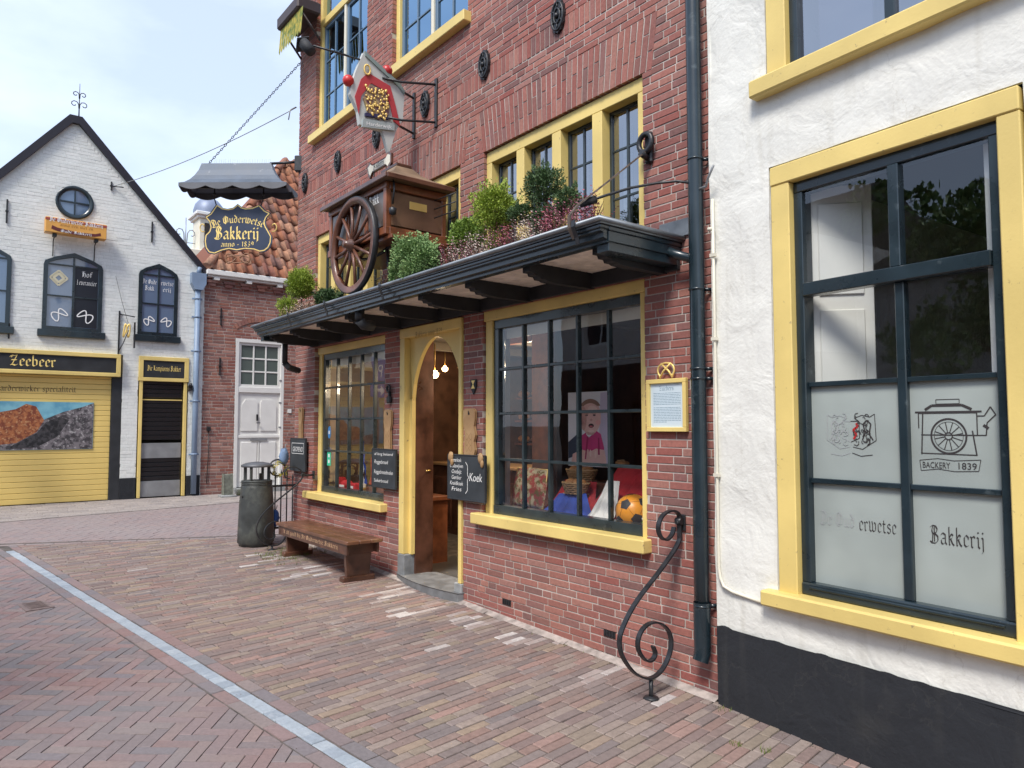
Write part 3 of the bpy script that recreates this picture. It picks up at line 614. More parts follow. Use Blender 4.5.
# shop windows
def shop_window(x0, x1, z0, z1, px0, px1, pz0, pz1, rec, sill, label, zs):
    wn = MB(); zt = z1-.085
    wn.box(x0, x1, rec-.012, rec+.12, zt, z1, c=.004); wn.box(x0+.012, x0+.105, rec, rec+.12, z0, zt, c=.004); wn.box(x1-.055, x1-.008, rec, rec+.12, z0, zt, c=.004)
    f = wn.build('shop_window', M_YEL, BK)
    if label: f['label'] = label
    s_ = MB(); s_.box(sill[0], sill[1], -.085, rec+.11, sill[2], sill[3], c=.008); s_.build('sill', M_YEL, f)
    g = MB(); a, b, c, d = x0+.105, x1-.055, sill[3], zt
    g.box(a, b, rec+.012, rec+.10, c, c+.075, c=.004); g.box(a, b, rec+.018, rec+.09, d-.075, d, c=.004)
    g.box(a, px0, rec+.018, rec+.09, c+.075, d-.075, c=.004); g.box(px1, b, rec+.018, rec+.09, c+.075, d-.075, c=.004)
    bars(g, px0, px1, c+.075, d-.075, rec+.02, rec+.06, lin(px0, px1, 4), zs, .023)
    g.build('sash', M_GREEN, f)
    p = MB(); sheet(p, px0-.01, px1+.01, rec+.042, c+.07, d-.07); p.build('pane', M_GLASS, f)
    bl = MB(); bl.box(px0+.005, px1-.005, rec+.10, rec+.11, d-.155, d-.06); bl.build('blind', M_CREAM, f)
    return f
shop_window(-5.0, -3.19, .80, 2.575, -4.83, -3.25, .91, 2.47, .02, (-5.07, -3.15, .775, .865), 'shop window nearest the downpipe', (2.07, 1.70, 1.32))
shop_window(-8.53, -6.70, .74, 2.56, -8.36, -6.80, .885, 2.45, .05, (-8.66, -6.66, .715, .80), 'shop window above the bench', (2.06, 1.68, 1.30))

# doorway: deep yellow case with a pointed arch
dr = MB()
dr.box(-6.39, -6.30, -.02, .15, .34, 2.47, c=.005); dr.box(-5.345, -5.30, -.02, .15, .22, 2.47, c=.005); dr.box(-6.39, -5.30, -.025, .15, 2.47, 2.565, c=.006)
D = dr.build('doorway', M_YEL, BK)
def arch_pts(n=16):
    x0, x1, zs, za = -6.25, -5.375, 1.86, 2.445; cx = (x0+x1)/2; out = []
    for i in range(n+1):
        t = i/n; x = x0+(cx-x0)*t; out.append((x, zs+(za-zs)*(1-(1-t)**1.9)**.62))
    return out+[(2*cx-x, z) for x, z in out[::-1][1:]]
ap = arch_pts(); sp_ = MB()
top = [(-6.30, 2.47)]+[(-6.30+(p[0]+6.25)/.875*.955, 2.47) for p in ap]+[(-5.345, 2.47)]
for (a, b), (c, d) in zip(list(zip(ap, top[1:-1])), list(zip(ap, top[1:-1]))[1:]):
    quad = [a, c, d, b]; sp_.prism(quad, .045, .085)
sp_.box(-6.30, -6.25, .045, .085, .34, 1.86)
sp_.box(-5.375, -5.345, .045, .085, .22, 1.86)
sp_.build('arch', M_YEL, D)
t_ = MB(); t_.box(-6.40, -6.27, -.025, .16, .02, .34, c=.006); t_.build('plinth_stone', mat('worn_stone', (.20,.21,.22), .7, var=.2, vscale=12, bump=.4), D)
t_ = MB(); t_.box(-5.40, -5.29, -.022, .16, .02, .22, c=.006); t_.build('plinth_stone', M_STONE, D)
th = MB(); pl = [(-6.2, .3), (-6.42, .0), (-6.42, -.02), (-6.28, -.05)]+[(-6.28+.98*i/8, -.05-.055*math.sin(PI*i/8)) for i in range(1, 8)]+[(-5.30, -.05), (-5.28, 0), (-5.4, .3)]
th.prism(pl, .02, .145, plane='xy'); th.build('doorstep', mat('dark_threshold', (.16,.165,.17), .6, var=.25, vscale=10, bump=.3), D, .008)
blackletter('lettering', 'Bakkerij anno 1839', .034, (-5.84, -.026, 2.455), (1,0,0), (0,-1,0), mat('faded_lettering', (.30,.19,.07), .7), D)
# wooden door folded open inside, inner porch
dd = MB(); dd.box(-6.30, -6.255, .09, .30, .12, 2.50, c=.006);
d_ = dd.build('door', M_DWOOD, D)
hd = MB(); hd.tube([(-6.255,.24,1.15),(-6.22,.24,1.15),(-6.22,.19,1.15)], .009); hd.build('handle', mat('brass', (.6,.42,.15), .3, 1), d_)
dd = MB(); dd.box(-5.38, -5.08, .86, .92, .1, 2.66, c=.006); dd.box(-6.40,-5.385,.86,.92,2.42,2.66,c=.004)
dd.build('porch_screen', M_RWOOD, D)

# upper windows with four, two and three lights
def upper_window(x0, x1, z0, z1, n, rec=.03, hs=(3.22, 3.57)):
    y0, y1 = rec, rec+.12; lw = (x1-x0-.07*2-.10*(n-1))/n; fr = MB()
    fr.box(x0, x1, y0, y1, z1-.10, z1, c=.004); xs_ = []
    x = x0; fr.box(x, x+.07, y0, y1, z0, z1-.10, c=.004); x += .07
    for i in range(n):
        xs_.append((x, x+lw)); x += lw
        if i < n-1: fr.box(x, x+.10, y0, y1, z0, z1-.10, c=.004); x += .10
    fr.box(x1-.07, x1, y0, y1, z0, z1-.10, c=.004); fr.box(x0, x1, y0-.01, y1+.01, z0-.06, z0, c=.004)
    f = fr.build('upper_window', M_YEL, BK); sa = MB(); pa = MB()
    for a, b in xs_:
        frame_rect(sa, a, b, z0, z1-.10, rec+.078, rec+.112, .026); m = (a+b)/2
        bars(sa, a+.028, b-.028, z0+.028, z1-.128, rec+.081, rec+.105, [m], hs, .018)
        sheet(pa, a+.02, b-.02, rec+.092, z0+.02, z1-.12)
    sa.build('sash', M_GREEN, f); pa.build('pane', M_GLASSUP, f)
    cu = MB()
    for a, b in xs_: cu.box(a+.02, a+(b-a)*.30, rec+.2, rec+.21, z0, z1-.1)
    cu.build('curtain', mat('net_curtain', (.55,.55,.56), .9, var=.2, vscale=30), f)
upper_window(-4.99, -3.185, 2.92, 3.968, 4); upper_window(-6.60, -5.355, 2.92, 3.965, 3); upper_window(-8.55, -6.82, 2.92, 3.965, 4)
def top_window(x0, x1, z0, rec=.05):
    z1 = 8.2; fr = MB(); m = (x0+x1)/2
    fr.box(x0, x0+.07, rec, rec+.1, z0, z1, c=.003); fr.box(x1-.07, x1, rec, rec+.1, z0, z1, c=.003); fr.box(x0+.07, x1-.07, rec, rec+.1, 6.70, 6.79, c=.003); fr.box(x0+.07, x1-.07, rec, rec+.1, z0, z0+.05, c=.003)
    f = fr.build('upper_window', M_YEL, BK)
    s_ = MB(); s_.box(x0-.05, x1+.05, -.08, rec-.002, z0-.10, z0+.0, c=.006); s_.build('sill', M_YEL, f)
    mm = MB(); mm.box(m-.022, m+.022, rec+.01, rec+.09, z0+.05, 6.70, c=.003); mm.build('mullion', M_CREAM, f)
    sa = MB(); pa = MB()
    for a, b in ((x0+.07, m-.022), (m+.022, x1-.07)):
        frame_rect(sa, a, b, z0+.05, 6.70, rec+.03, rec+.08, .045); c = (a+b)/2
        bars(sa, a+.045, b-.045, z0+.095, 6.655, rec+.035, rec+.07, [c], [5.78, 6.22], .02); sheet(pa, a+.03, b-.03, rec+.05, z0+.08, 6.68)
        sheet(pa, a+.01, b-.01, rec+.05, 6.79, z1)
    sa.build('sash', mat('blue_grey_sash', (.10,.17,.26), .4), f); pa.build('pane', M_GLASSTINT, f)
    st = MB()
    for k in range(5): st.box(x0+.12+k*.25, x0+.24+k*.25, rec+.056, rec+.06, 6.85, 8.0)
    st.build('stained_glass', mat('stained_glass', (.25,.09,.02), .3, col2=(.02,.10,.04), vscale=3), f)
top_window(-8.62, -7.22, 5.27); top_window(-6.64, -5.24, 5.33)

# iron anchor plates
def rosette(mb, x, z, rx=.075, rz=.13):
    out = [(x+rx*math.cos(a)*(1+.05*math.cos(12*a)), z+rz*math.sin(a)*(1+.05*math.cos(12*a))) for a in [2*PI*i/48 for i in range(48)]]
    mb.prism(out, -.022, .01); mb.tube([(x+rx*.85*math.cos(a), -.024, z+rz*.85*math.sin(a)) for a in [2*PI*i/24 for i in range(24)]], .009, 6, True)
    mb.tube([(x+rx*.45*math.cos(a), -.026, z+rz*.45*math.sin(a)) for a in [2*PI*i/16 for i in range(16)]], .008, 6, True); mb.ball((x, -.03, z), .022, 8, 6)
    for k in range(6):
        a = PI/6+k*PI/3; mb.tube([(x+rx*.45*math.cos(a), -.026, z+rz*.45*math.sin(a)), (x+rx*.8*math.cos(a), -.026, z+rz*.8*math.sin(a))], .006, 5)
for x in (-4.01, -4.97, -5.95, -6.95, -7.92, -8.90):
    m_ = MB(); rosette(m_, x, 4.74); m_.build('anchor_plate', M_BLACK, BK)
for x, z in ((-4.67, .18), (-3.53, .18), (-7.05, .26)):
    m_ = MB(); m_.box(x-.055, x+.055, -.004, .02, z-.022, z+.022)
    for k in range(4): m_.box(x-.045+.025*k, x-.037+.025*k, -.008, -.004, z-.018, z+.018)
    m_.build('air_vent', M_BLACK, BK)

# downpipe with bracket bands and shoe
dp = MB(); px, py, pr = -2.705, -.075, .046
dp.tube([(px, py, z) for z in (.33, 1, 2, 3, 4, 5, 6, 7, 8, 8.6)], pr, 18); P = dp.build('downpipe', M_BLUEG, BK)
s_ = MB(); s_.tube([(px, py, .56), (px, py, .34)], .051, 18, cap=False); s_.tube([(px, py, .36), (px, py, .27), (px-.004, py-.018, .22)], [.050, .050, .048], 18, cap=False); s_.tube([(px, py, .36), (px, py, .27), (px-.004, py-.018, .22)], [.044, .044, .042], 18, cap=False); s_.build('shoe', M_BLUEG, P)
for z in (.54, 1.88, 1.94, 2.42, 3.22, 5.2):
    b_ = MB(); b_.tube([(px, py, z-.006), (px, py, z+.006)], .0515, 18); b_.tube([(px+.03, py+.03, z), (px+.06, .0, z)], .012, 6); b_.build('pipe_clip', M_BLUEG, P)
# feed pipe from canopy gutter to the downpipe
f_ = MB(); f_.tube([(-2.92, -.12, 2.70), (-2.85, -.10, 2.66), (px, py, 2.60)], .028, 12); f_.build('gutter_outlet', M_BLUEG, P)

# canopy
CX0, CX1, CY = -8.62, -2.885, -.715
tp = MB()
prof = [(0, 2.75), (-.62, 2.75), (-.70, 2.758), (-.715, 2.745), (-.715, 2.715), (-.69, 2.708), (-.69, 2.68), (-.66, 2.672), (-.66, 2.655), (-.60, 2.655), (-.60, 2.70), (0, 2.70)]
tp.prism(prof, CX0, CX1, plane='yz')
C = tp.build('canopy', M_BLUEG, BK)
ed = MB()                                  # rounded zinc gutter lip along front and ends
ed.tube([(CX0-.03, .0, 2.776), (CX0-.03, CY-.03, 2.776), (CX1+.03, CY-.03, 2.776), (CX1+.03, .0, 2.776)], .015, 10)
ed.box(CX0-.02, CX1+.02, CY-.018, CY+.05, 2.752, 2.775); ed.box(CX1-.03, CX1+.02, CY+.05, 0, 2.752, 2.775); ed.box(CX0-.02, CX0+.03, CY+.05, 0, 2.752, 2.775)
ed.build('gutter_lip', M_ZINC, C)
mo = MB()
for (a, b, c, d) in ((CX0-.012, CX1+.012, 2.728, 2.748), (CX0+.012, CX1-.012, 2.682, 2.70)):
    mo.box(a, b, CY-.012 if c > 2.7 else CY+.03, CY+.06, c, d, c=.004)
for sx in (CX0, CX1):
    e = 1 if sx == CX1 else -1
    mo.box(sx-.0+(.002*e), sx+.014*e, CY+.06, 0, 2.722, 2.747, c=.004); mo.box(sx+.002*e, sx+.008*e, CY+.06, 0, 2.66, 2.72, c=.002)
    mo.box(sx-.10*e, sx-.003*e, CY+.07, .0, 2.605, 2.699, c=.004)
mo.build('moulding', M_BLUEG, C)
so_ = MB()
for k in range(9): so_.box(CX0+.03, CX1-.03, -.598+.066*k, -.536+.066*k, 2.684, 2.698, c=.003)
so_.build('soffit_boards', mat('weathered_boards', (.80,.73,.65), .8, var=.15, vscale=8, bump=.3), C)
br_pts = [(0, 2.50), (-.30, 2.53), (-.42, 2.555), (-.44, 2.575), (-.49, 2.575), (-.50, 2.60), (-.55, 2.60), (-.56, 2.625), (-.61, 2.625), (-.615, 2.643), (-.655, 2.643), (-.655, 2.66), (-.598, 2.665), (-.598, 2.683), (0, 2.683)]
br_pts = [(0, 2.575), (-.34, 2.575), (-.44, 2.58), (-.46, 2.588), (-.50, 2.588), (-.51, 2.606), (-.55, 2.606), (-.56, 2.625), (-.597, 2.625), (-.597, 2.683), (0, 2.683)]
for x in (-8.42, -7.79, -7.06, -6.40, -5.70, -5.04, -4.37, -3.69, -3.03):
    b_ = MB(); b_.prism(br_pts, x-.036, x+.036, plane='yz'); b_.build('bracket', M_BLACKM, C, .004)
wp_ = MB(); wp_.box(CX0, CX1, -.03, -.002, 2.578, 2.683, c=.004); wp_.build('wall_plate', M_BLACKM, C)
for x in (-7.45, -6.53, -5.42, -3.05):
    b_ = MB(); b_.band([(x, CY-.055, 2.80), (x, CY-.06, 2.76), (x, CY-.03, 2.70), (x, CY-.02, 2.66)], .03, .006, (1,0,0)); b_.build('gutter_strap', M_BLACK, C)
fl = MB(); fl.box(CX1-.16, CX1+.10, -.012, -.001, 2.79, 2.90, c=.002); fl.build('flashing', M_ZINC, C)
tr_ = MB(); tr_.box(CX0+.12, CX1-.10, -.52, -.04, 2.768, 2.83, c=.004); tr_.build('planting_tray', M_BLACKM, C)
# outlets under the canopy
o_ = MB(); o_.tube([(-6.12, -.60, 2.68), (-6.12, -.60, 2.58)], .045, 12); o_.tube([(-6.12, -.60, 2.58), (-6.12, -.56, 2.54), (-6.12, -.46, 2.535)], .05, 12); o_.build('gutter_outlet', M_BLACKM, C)
o_ = MB(); o_.tube([(-8.58, -.36, 2.68), (-8.58, -.36, 2.36)], .032, 12); o_.tube([(-8.58, -.36, 2.36), (-8.60, -.30, 2.31), (-8.75, -.12, 2.29)], .038, 12); o_.tube([(-8.45,-.38,2.31),(-8.85,-.1,2.29)], .03, 10); o_.build('gutter_outlet', M_BLACKM, C)
# stay rod, wall eye and cable at the near end
st_ = MB(); st_.band([(-3.08,-.735,2.70),(-3.085,-.77,2.76),(-3.08,-.775,2.83),(-3.07,-.72,2.90),(-3.09,-.45,3.10),(-3.12,-.05,3.40)], .024, .010, (1,.1,.3)); st_.build('stay_rod', mat('rusty_iron', (.11,.085,.07), .6, var=.3, vscale=30), C)
e_ = MB(); e_.tube([(-3.12+.055*math.cos(a), -.05-.012*math.sin(a)*0, 3.46+.06*math.sin(a)) for a in [2*PI*i/20 for i in range(20)]], .018, 8, True); e_.box(-3.15, -3.09, -.03, .0, 3.33, 3.54, c=.01); e_.tube([(-3.12,-.03,3.36),(-3.12,-.1,3.38)], .02, 8); e_.build('wall_eye', M_BLACK, C)
k_ = MB(); k_.tube([(-3.13,-.66,2.93),(-3.05,-.50,3.00),(-2.98,-.35,3.06),(-2.9,-.2,3.10),(-2.80,-.13,3.10),(-2.71,-.10,3.07)], .009, 6); k_.tube([(-3.13,-.64,2.94),(-3.07,-.56,2.97)], .024, 8); k_.build('cable', M_BLACK, C)
# ------------------------------------------------------------------ white plastered house on the right
WH = thing('white_house', 'white plastered house with black plinth and large yellow framed window beside the downpipe', 'house', (-2.66, -.04, 0), R(-3.7))
def plaster(name, col, dark):
    m = mat(name, col, .9, var=.05, vscale=1.2, dirt=(dark, 1.7, .60, .85))
    t = m.node_tree; N = t.nodes.new; K = t.links.new; co = N('ShaderNodeTexCoord'); b = t.nodes['Principled BSDF']
    n1 = N('ShaderNodeTexNoise'); n1.inputs['Scale'].default_value = 4.5; n1.inputs['Detail'].default_value = 5; n1.inputs['Distortion'].default_value = .6
    n2 = N('ShaderNodeTexNoise'); n2.inputs['Scale'].default_value = 45; n2.inputs['Detail'].default_value = 6
    K(co.outputs['Object'], n1.inputs['Vector']); K(co.outputs['Object'], n2.inputs['Vector'])
    b1 = N('ShaderNodeBump'); b1.inputs['Strength'].default_value = .6; b1.inputs['Distance'].default_value = .03; K(n1.outputs['Fac'], b1.inputs['Height'])
    b2 = N('ShaderNodeBump'); b2.inputs['Strength'].default_value = .4; b2.inputs['Distance'].default_value = .006; K(n2.outputs['Fac'], b2.inputs['Height']); K(b1.outputs[0], b2.inputs['Normal'])
    K(b2.outputs[0], b.inputs['Normal'])
    src = b.inputs['Base Color'].links[0].from_socket; prev = src      # rain streaks and hairline cracks
    mp_ = N('ShaderNodeMapping'); mp_.inputs['Scale'].default_value = (9, 9, .7); K(co.outputs['Object'], mp_.inputs['Vector']); n3 = N('ShaderNodeTexNoise'); n3.inputs['Scale'].default_value = 1.6; n3.inputs['Detail'].default_value = 7; K(mp_.outputs[0], n3.inputs['Vector'])
    vo = N('ShaderNodeTexVoronoi'); vo.feature = 'DISTANCE_TO_EDGE'; vo.inputs['Scale'].default_value = 1.1; n4 = N('ShaderNodeTexNoise'); n4.inputs['Scale'].default_value = 3; n4.inputs['Detail'].default_value = 8; K(co.outputs['Object'], n4.inputs['Vector'])
    ad = N('ShaderNodeVectorMath'); ad.operation = 'ADD'; sc_ = N('ShaderNodeVectorMath'); sc_.operation = 'SCALE'; sc_.inputs['Scale'].default_value = .9; K(n4.outputs['Color'], sc_.inputs[0]); K(co.outputs['Object'], ad.inputs[0]); K(sc_.outputs[0], ad.inputs[1]); K(ad.outputs[0], vo.inputs['Vector'])
    for so_, lo, hi, amt in ((n3.outputs['Fac'], .56, .80, .55), (vo.outputs['Distance'], .006, .0, .45)):
        mr = N('ShaderNodeMapRange'); mr.inputs['From Min'].default_value = lo; mr.inputs['From Max'].default_value = hi; mr.inputs['To Max'].default_value = amt; K(so_, mr.inputs['Value'])
        x = N('ShaderNodeMix'); x.data_type = 'RGBA'; K(prev, x.inputs['A']); x.inputs['B'].default_value = (*dark, 1); K(mr.outputs[0], x.inputs['Factor']); prev = x.outputs['Result']
    K(prev, b.inputs['Base Color']); return m
M_PL = plaster('white_plaster', (.765, .76, .705), (.56, .54, .47)); M_PLB = plaster('black_plinth', (.017, .019, .024), (.042, .042, .042))
def rough_wall(mb, x0, x1, z0, z1, holes, y, amp=.012, step=.06, depth=.3, seed=0):
    """front skin with real hand-trowelled unevenness, cut round the openings, plus returns"""
    xs = sorted(set([x0, x1]+[h for a in holes for h in a[:2] if x0 < h < x1])); zs = sorted(set([z0, z1]+[h for a in holes for h in a[2:] if z0 < h < z1]))
    def sub(v):
        o = []
        for a, b in zip(v, v[1:]):
            n = max(1, int((b-a)/step)); o += [a+(b-a)*i/n for i in range(n)]
        return o+[v[-1]]
    X, Z = sub(xs), sub(zs)
    def yy(x, z): return y-amp*(noise.noise(Vector((x*1.7+seed, z*1.7, 0)))+.5*noise.noise(Vector((x*5+seed, z*5, 3))))
    vs = [(x, yy(x, z), z) for z in Z for x in X]; fs = []
    for j in range(len(Z)-1):
        for i in range(len(X)-1):
            cx, cz = (X[i]+X[i+1])/2, (Z[j]+Z[j+1])/2
            if any(h[0] < cx < h[1] and h[2] < cz < h[3] for h in holes): continue
            a = j*len(X)+i; fs.append((a, a+1, a+len(X)+1, a+len(X)))
    mb.add(vs, fs, None, True)
    for a, b, c, d in subtract([(x0, x1, z0, z1)], holes): mb.box(a+.001, b-.001, y+.022, y+depth, c, d)
WH_H = [(.45, 1.68, .70, 3.03), (.44, 2.4, 3.47, 5.6), (3.4, 4.6, .7, 3.0)]
m_ = MB(); rough_wall(m_, .035, 6.5, .435, 8.2, WH_H, 0)
for a, b, c, d in WH_H: m_.box(a-.02, a, .01, .2, c, d); m_.box(b, b+.02, .01, .2, c, d); m_.box(a-.02, b+.02, .01, .2, d, d+.02)
m_.box(.036, .05, 0, .3, .435, 8.2); w_ = m_.build('wall', M_PL, WH)
m_ = MB(); rough_wall(m_, .045, 6.5, -.2, .44, [], -.012, amp=.010, seed=5)
for k in range(260): u = .05+k*.025; m_.add([(u,-.0135,.425),(u+.025,-.0135,.425),(u+.025,-.009,.438+.016*noise.noise(Vector(((k+1)*.21,0,0)))+.004*math.sin(k+1)),(u,-.009,.438+.016*noise.noise(Vector((k*.21,0,0)))+.004*math.sin(k))], [(0,1,2,3)])
m_.build('plinth', M_PLB, WH)
m_ = MB(); m_.box(.06, .3, .31, 6.5, -.2, 8.2); m_.box(.3, 6.5, 6.3, 6.5, -.2, 8.2); m_.box(6.3, 6.5, .31, 6.3, -.2, 8.2); m_.box(.3, 6.3, .31, 6.3, 8.1, 8.2); m_.build('rear_walls', M_PL, WH)
# room behind
m_ = MB(); m_.box(.31, 4.9, 3.4, 3.5, .2, 5.8); m_.box(.31, 5, .35, 3.4, .2, .26); m_.box(.31, 5, .31, 3.4, 3.12, 3.3); m_.build('room', mat('room_wall', (.10,.095,.09), .9), WH)
wf = MB()
wf.box(.463, 1.668, -.018, .13, 2.915, 3.018, c=.005); wf.box(.463, .575, -.012, .13, .70, 2.915, c=.005); wf.box(1.578, 1.668, -.012, .13, .70, 2.915, c=.005)
W1 = wf.build('window', M_YEL, WH); W1['label'] = 'large window with frosted lower panes'
s_ = MB(); s_.box(.385, 1.75, -.075, .13, .632, .715, c=.01); s_.build('sill', M_YEL, W1)
sa = MB(); a, b = .575, 1.578
sa.box(a, b, .03, .12, 2.855, 2.915, c=.004); sa.box(a, a+.05, .03, .12, .78, 2.855, c=.004); sa.box(b-.05, b, .03, .12, .78, 2.855, c=.004); sa.box(a, b, .02, .12, .715, .78, c=.008)
sa.box(a+.05, b-.05, .015, .085, 2.285, 2.355, c=.004); sa.box(1.09, 1.142, .02, .08, 2.355, 2.855, c=.004); sa.box(1.094, 1.138, .05, .10, .78, 2.285, c=.004)
for z in (1.31, 1.815): sa.box(a+.05, 1.094, .055, .095, z-.013, z+.013, c=.003); sa.box(1.138, b-.05, .055, .095, z-.013, z+.013, c=.003)
sa.box(a+.05, b-.05, .012, .03, .752, .765, c=.003)
sa.build('sash', M_BLUEG, W1)
m_ = MB(); sheet(m_, a+.04, b-.04, .050, 2.33, 2.87); sheet(m_, a+.04, b-.04, .076, 1.815, 2.30); W1p = m_.build('pane', M_GLASS, W1)
fm = bpy.data.materials.new('frosted_glass'); fm.use_nodes = True; t = fm.node_tree; t.nodes.clear(); N = t.nodes.new; K = t.links.new
o_ = N('ShaderNodeOutputMaterial'); x_ = N('ShaderNodeMixShader'); d_ = N('ShaderNodeBsdfDiffuse'); d_.inputs['Color'].default_value = (.44,.46,.46,1); g_ = N('ShaderNodeBsdfGlossy'); g_.inputs['Roughness'].default_value = .22; fr_ = N('ShaderNodeFresnel'); fr_.inputs['IOR'].default_value = 1.4
n_ = N('ShaderNodeTexNoise'); n_.inputs['Scale'].default_value = 3; c_ = N('ShaderNodeTexCoord'); K(c_.outputs['Object'], n_.inputs['Vector']); r_ = N('ShaderNodeMapRange'); r_.inputs['To Min'].default_value = .26; r_.inputs['To Max'].default_value = .48; K(n_.outputs['Fac'], r_.inputs['Value'])
cc_ = N('ShaderNodeVectorMath'); cc_.operation = 'SCALE'; cc_.inputs[0].default_value = (.93, 1.04, .99); K(r_.outputs[0], cc_.inputs['Scale']); K(cc_.outputs[0], d_.inputs['Color'])
K(fr_.outputs[0], x_.inputs['Fac']); K(d_.outputs[0], x_.inputs[1]); K(g_.outputs[0], x_.inputs[2]); K(x_.outputs[0], o_.inputs['Surface'])
m_ = MB(); m_.box(a+.04, b-.04, .078, .083, .77, 1.815); FP = m_.build('frosted_pane', fm, W1)
YF = .0776
M_FT = mat('dark_glass_lettering', (.035, .03, .03), .6); M_FTL = mat('faded_glass_lettering', (.34,.36,.36), .7)
blackletter('lettering', 'De Oud', .046, (.755, YF, 1.085), (1,0,0), (0,-1,0), M_FTL, W1, nib=.15, fit=.19)
blackletter('lettering', 'erwetse', .046, (.965, YF, 1.078), (1,0,0), (0,-1,0), M_FT, W1, nib=.15, fit=.19)
blackletter('lettering', 'Bakkerij', .052, (1.325, YF, 1.06), (1,0,0), (0,-1,0), M_FT, W1, nib=.16, fit=.235)
def draw(mb, pts, w_, y, closed=False):
    """thin line of width w_ in the plane of a wall, pts = (u, z)"""
    pp = list(pts)+([pts[0]] if closed else [])
    for k, ((x0, z0), (x1, z1)) in enumerate(zip(pp, pp[1:])):
        l = math.hypot(x1-x0, z1-z0) or 1; nx, nz = -(z1-z0)/l*w_/2, (x1-x0)/l*w_/2; yy = y-.0001*(k % 5)
        mb.add([(x0-nx, yy, z0-nz), (x1-nx, yy, z1-nz), (x1+nx, yy, z1+nz), (x0+nx, yy, z0+nz)], [(0,1,2,3)])
m_ = MB(); cx, cz = 1.305, 1.555; yl = YF-.001
draw(m_, [(cx+.075*math.cos(q), cz-.005+.078*math.sin(q)) for q in [2*PI*i/32 for i in range(32)]], .008, yl, True)
draw(m_, [(cx+.062*math.cos(q), cz-.005+.065*math.sin(q)) for q in [2*PI*i/32 for i in range(32)]], .002, yl, True)
draw(m_, [(cx+.016*math.cos(q), cz-.005+.016*math.sin(q)) for q in [2*PI*i/12 for i in range(12)]], .005, yl, True)
for k in range(12): q = k*PI/6+.2; draw(m_, [(cx+.016*math.cos(q), cz-.005+.016*math.sin(q)), (cx+.062*math.cos(q), cz-.005+.065*math.sin(q))], .004, yl)
draw(m_, [(cx-.13, cz+.03), (cx-.13, cz+.10), (cx+.12, cz+.10), (cx+.12, cz+.0), (cx-.12, cz+.0)], .005, yl)
draw(m_, [(cx-.145, cz+.105), (cx+.14, cz+.105)], .008, yl); draw(m_, [(cx-.10, cz+.115), (cx-.07, cz+.135), (cx+.06, cz+.135), (cx+.10, cz+.115)], .012, yl)
draw(m_, [(cx-.05, cz+.142), (cx-.05, cz+.162), (cx+.05, cz+.162), (cx+.05, cz+.142)], .003, yl, True)
draw(m_, [(cx-.11, cz+.10), (cx-.12, cz-.09)], .006, yl); draw(m_, [(cx+.10, cz+.02), (cx+.115, cz-.09)], .006, yl); draw(m_, [(cx-.12, cz-.085), (cx+.115, cz-.088)], .005, yl)
draw(m_, [(cx+.12, cz+.085), (cx+.15, cz+.085), (cx+.175, cz+.125), (cx+.195, cz+.09), (cx+.16, cz+.055), (cx+.155, cz-.0), (cx+.12, cz+.0)], .005, yl); draw(m_, [(cx+.145, cz+.045), (cx+.165, cz+.03)], .012, yl)
draw(m_, [(cx-.13, cz-.118), (cx-.05, cz-.108), (cx+.02, cz-.116), (cx+.13, cz-.108), (cx+.12, cz-.158), (cx+.02, cz-.164), (cx-.05, cz-.156), (cx-.125, cz-.166)], .003, yl, True)
m_.build('cart_emblem', M_FT, W1)
font_text('lettering', 'BACKERY', .040, (cx-.058, yl, cz-.152), (1,0,0), (0,-1,0), M_FT, W1, fit=.12)
font_text('lettering', '1839', .042, (cx+.072, yl, cz-.152), (1,0,0), (0,-1,0), M_FT, W1, fit=.075)
m_ = MB(); cx, cz = .84, 1.575        # crest with two supporters, left half worn pale
def crest_lines(mb, sgn):
    draw(mb, [(cx, cz-.06), (cx+sgn*.045, cz-.04), (cx+sgn*.045, cz+.045), (cx, cz+.045)], .004, yl)
    draw(mb, [(cx+sgn*.06, cz-.05), (cx+sgn*.075, cz-.01), (cx+sgn*.065, cz+.03), (cx+sgn*.085, cz+.05), (cx+sgn*.105, cz+.03), (cx+sgn*.095, cz-.02), (cx+sgn*.115, cz-.05)], .007, yl)
    draw(mb, [(cx+sgn*.02, cz+.06), (cx+sgn*.06, cz+.075), (cx+sgn*.10, cz+.065), (cx+sgn*.125, cz+.08), (cx+sgn*.13, cz-.05), (cx+sgn*.06, cz-.095), (cx+sgn*.01, cz-.085)], .0035, yl)
    draw(mb, [(cx+sgn*.005, cz-.115), (cx+sgn*.05, cz-.13), (cx+sgn*.11, cz-.122)], .004, yl)
crest_lines(m_, 1); m_.build('crest_emblem', M_FT, W1); m_ = MB(); crest_lines(m_, -1); m_.build('crest_emblem', M_FTL, W1)
m_ = MB(); draw(m_, [(cx+.015, cz-.045), (cx+.03, cz-.02), (cx+.012, cz+.0), (cx+.038, cz+.02), (cx+.03, cz+.035)], .011, yl-.001); m_.build('crest_lion', M_RED, W1)
rq = random.Random(5); m_ = MB(); mf = MB()
for k in range(34):
    a = rq.uniform(0, 6.28); u_ = .02+.075*rq.random(); v_ = rq.uniform(-.06,.07); q = rq.uniform(.008,.02)
    p_ = [(u_+q*math.cos(a+i*.9)*(1-.12*i), v_+q*math.sin(a+i*.9)) for i in range(4)]
    for sg, mb_ in ((1, m_), (-1, mf)): draw(mb_, [(cx+sg*x, cz+z) for x, z in p_], .0035, yl-.0012)
m_.build('crest_supporter', M_FT, W1); mf.build('crest_supporter', M_FTL, W1)
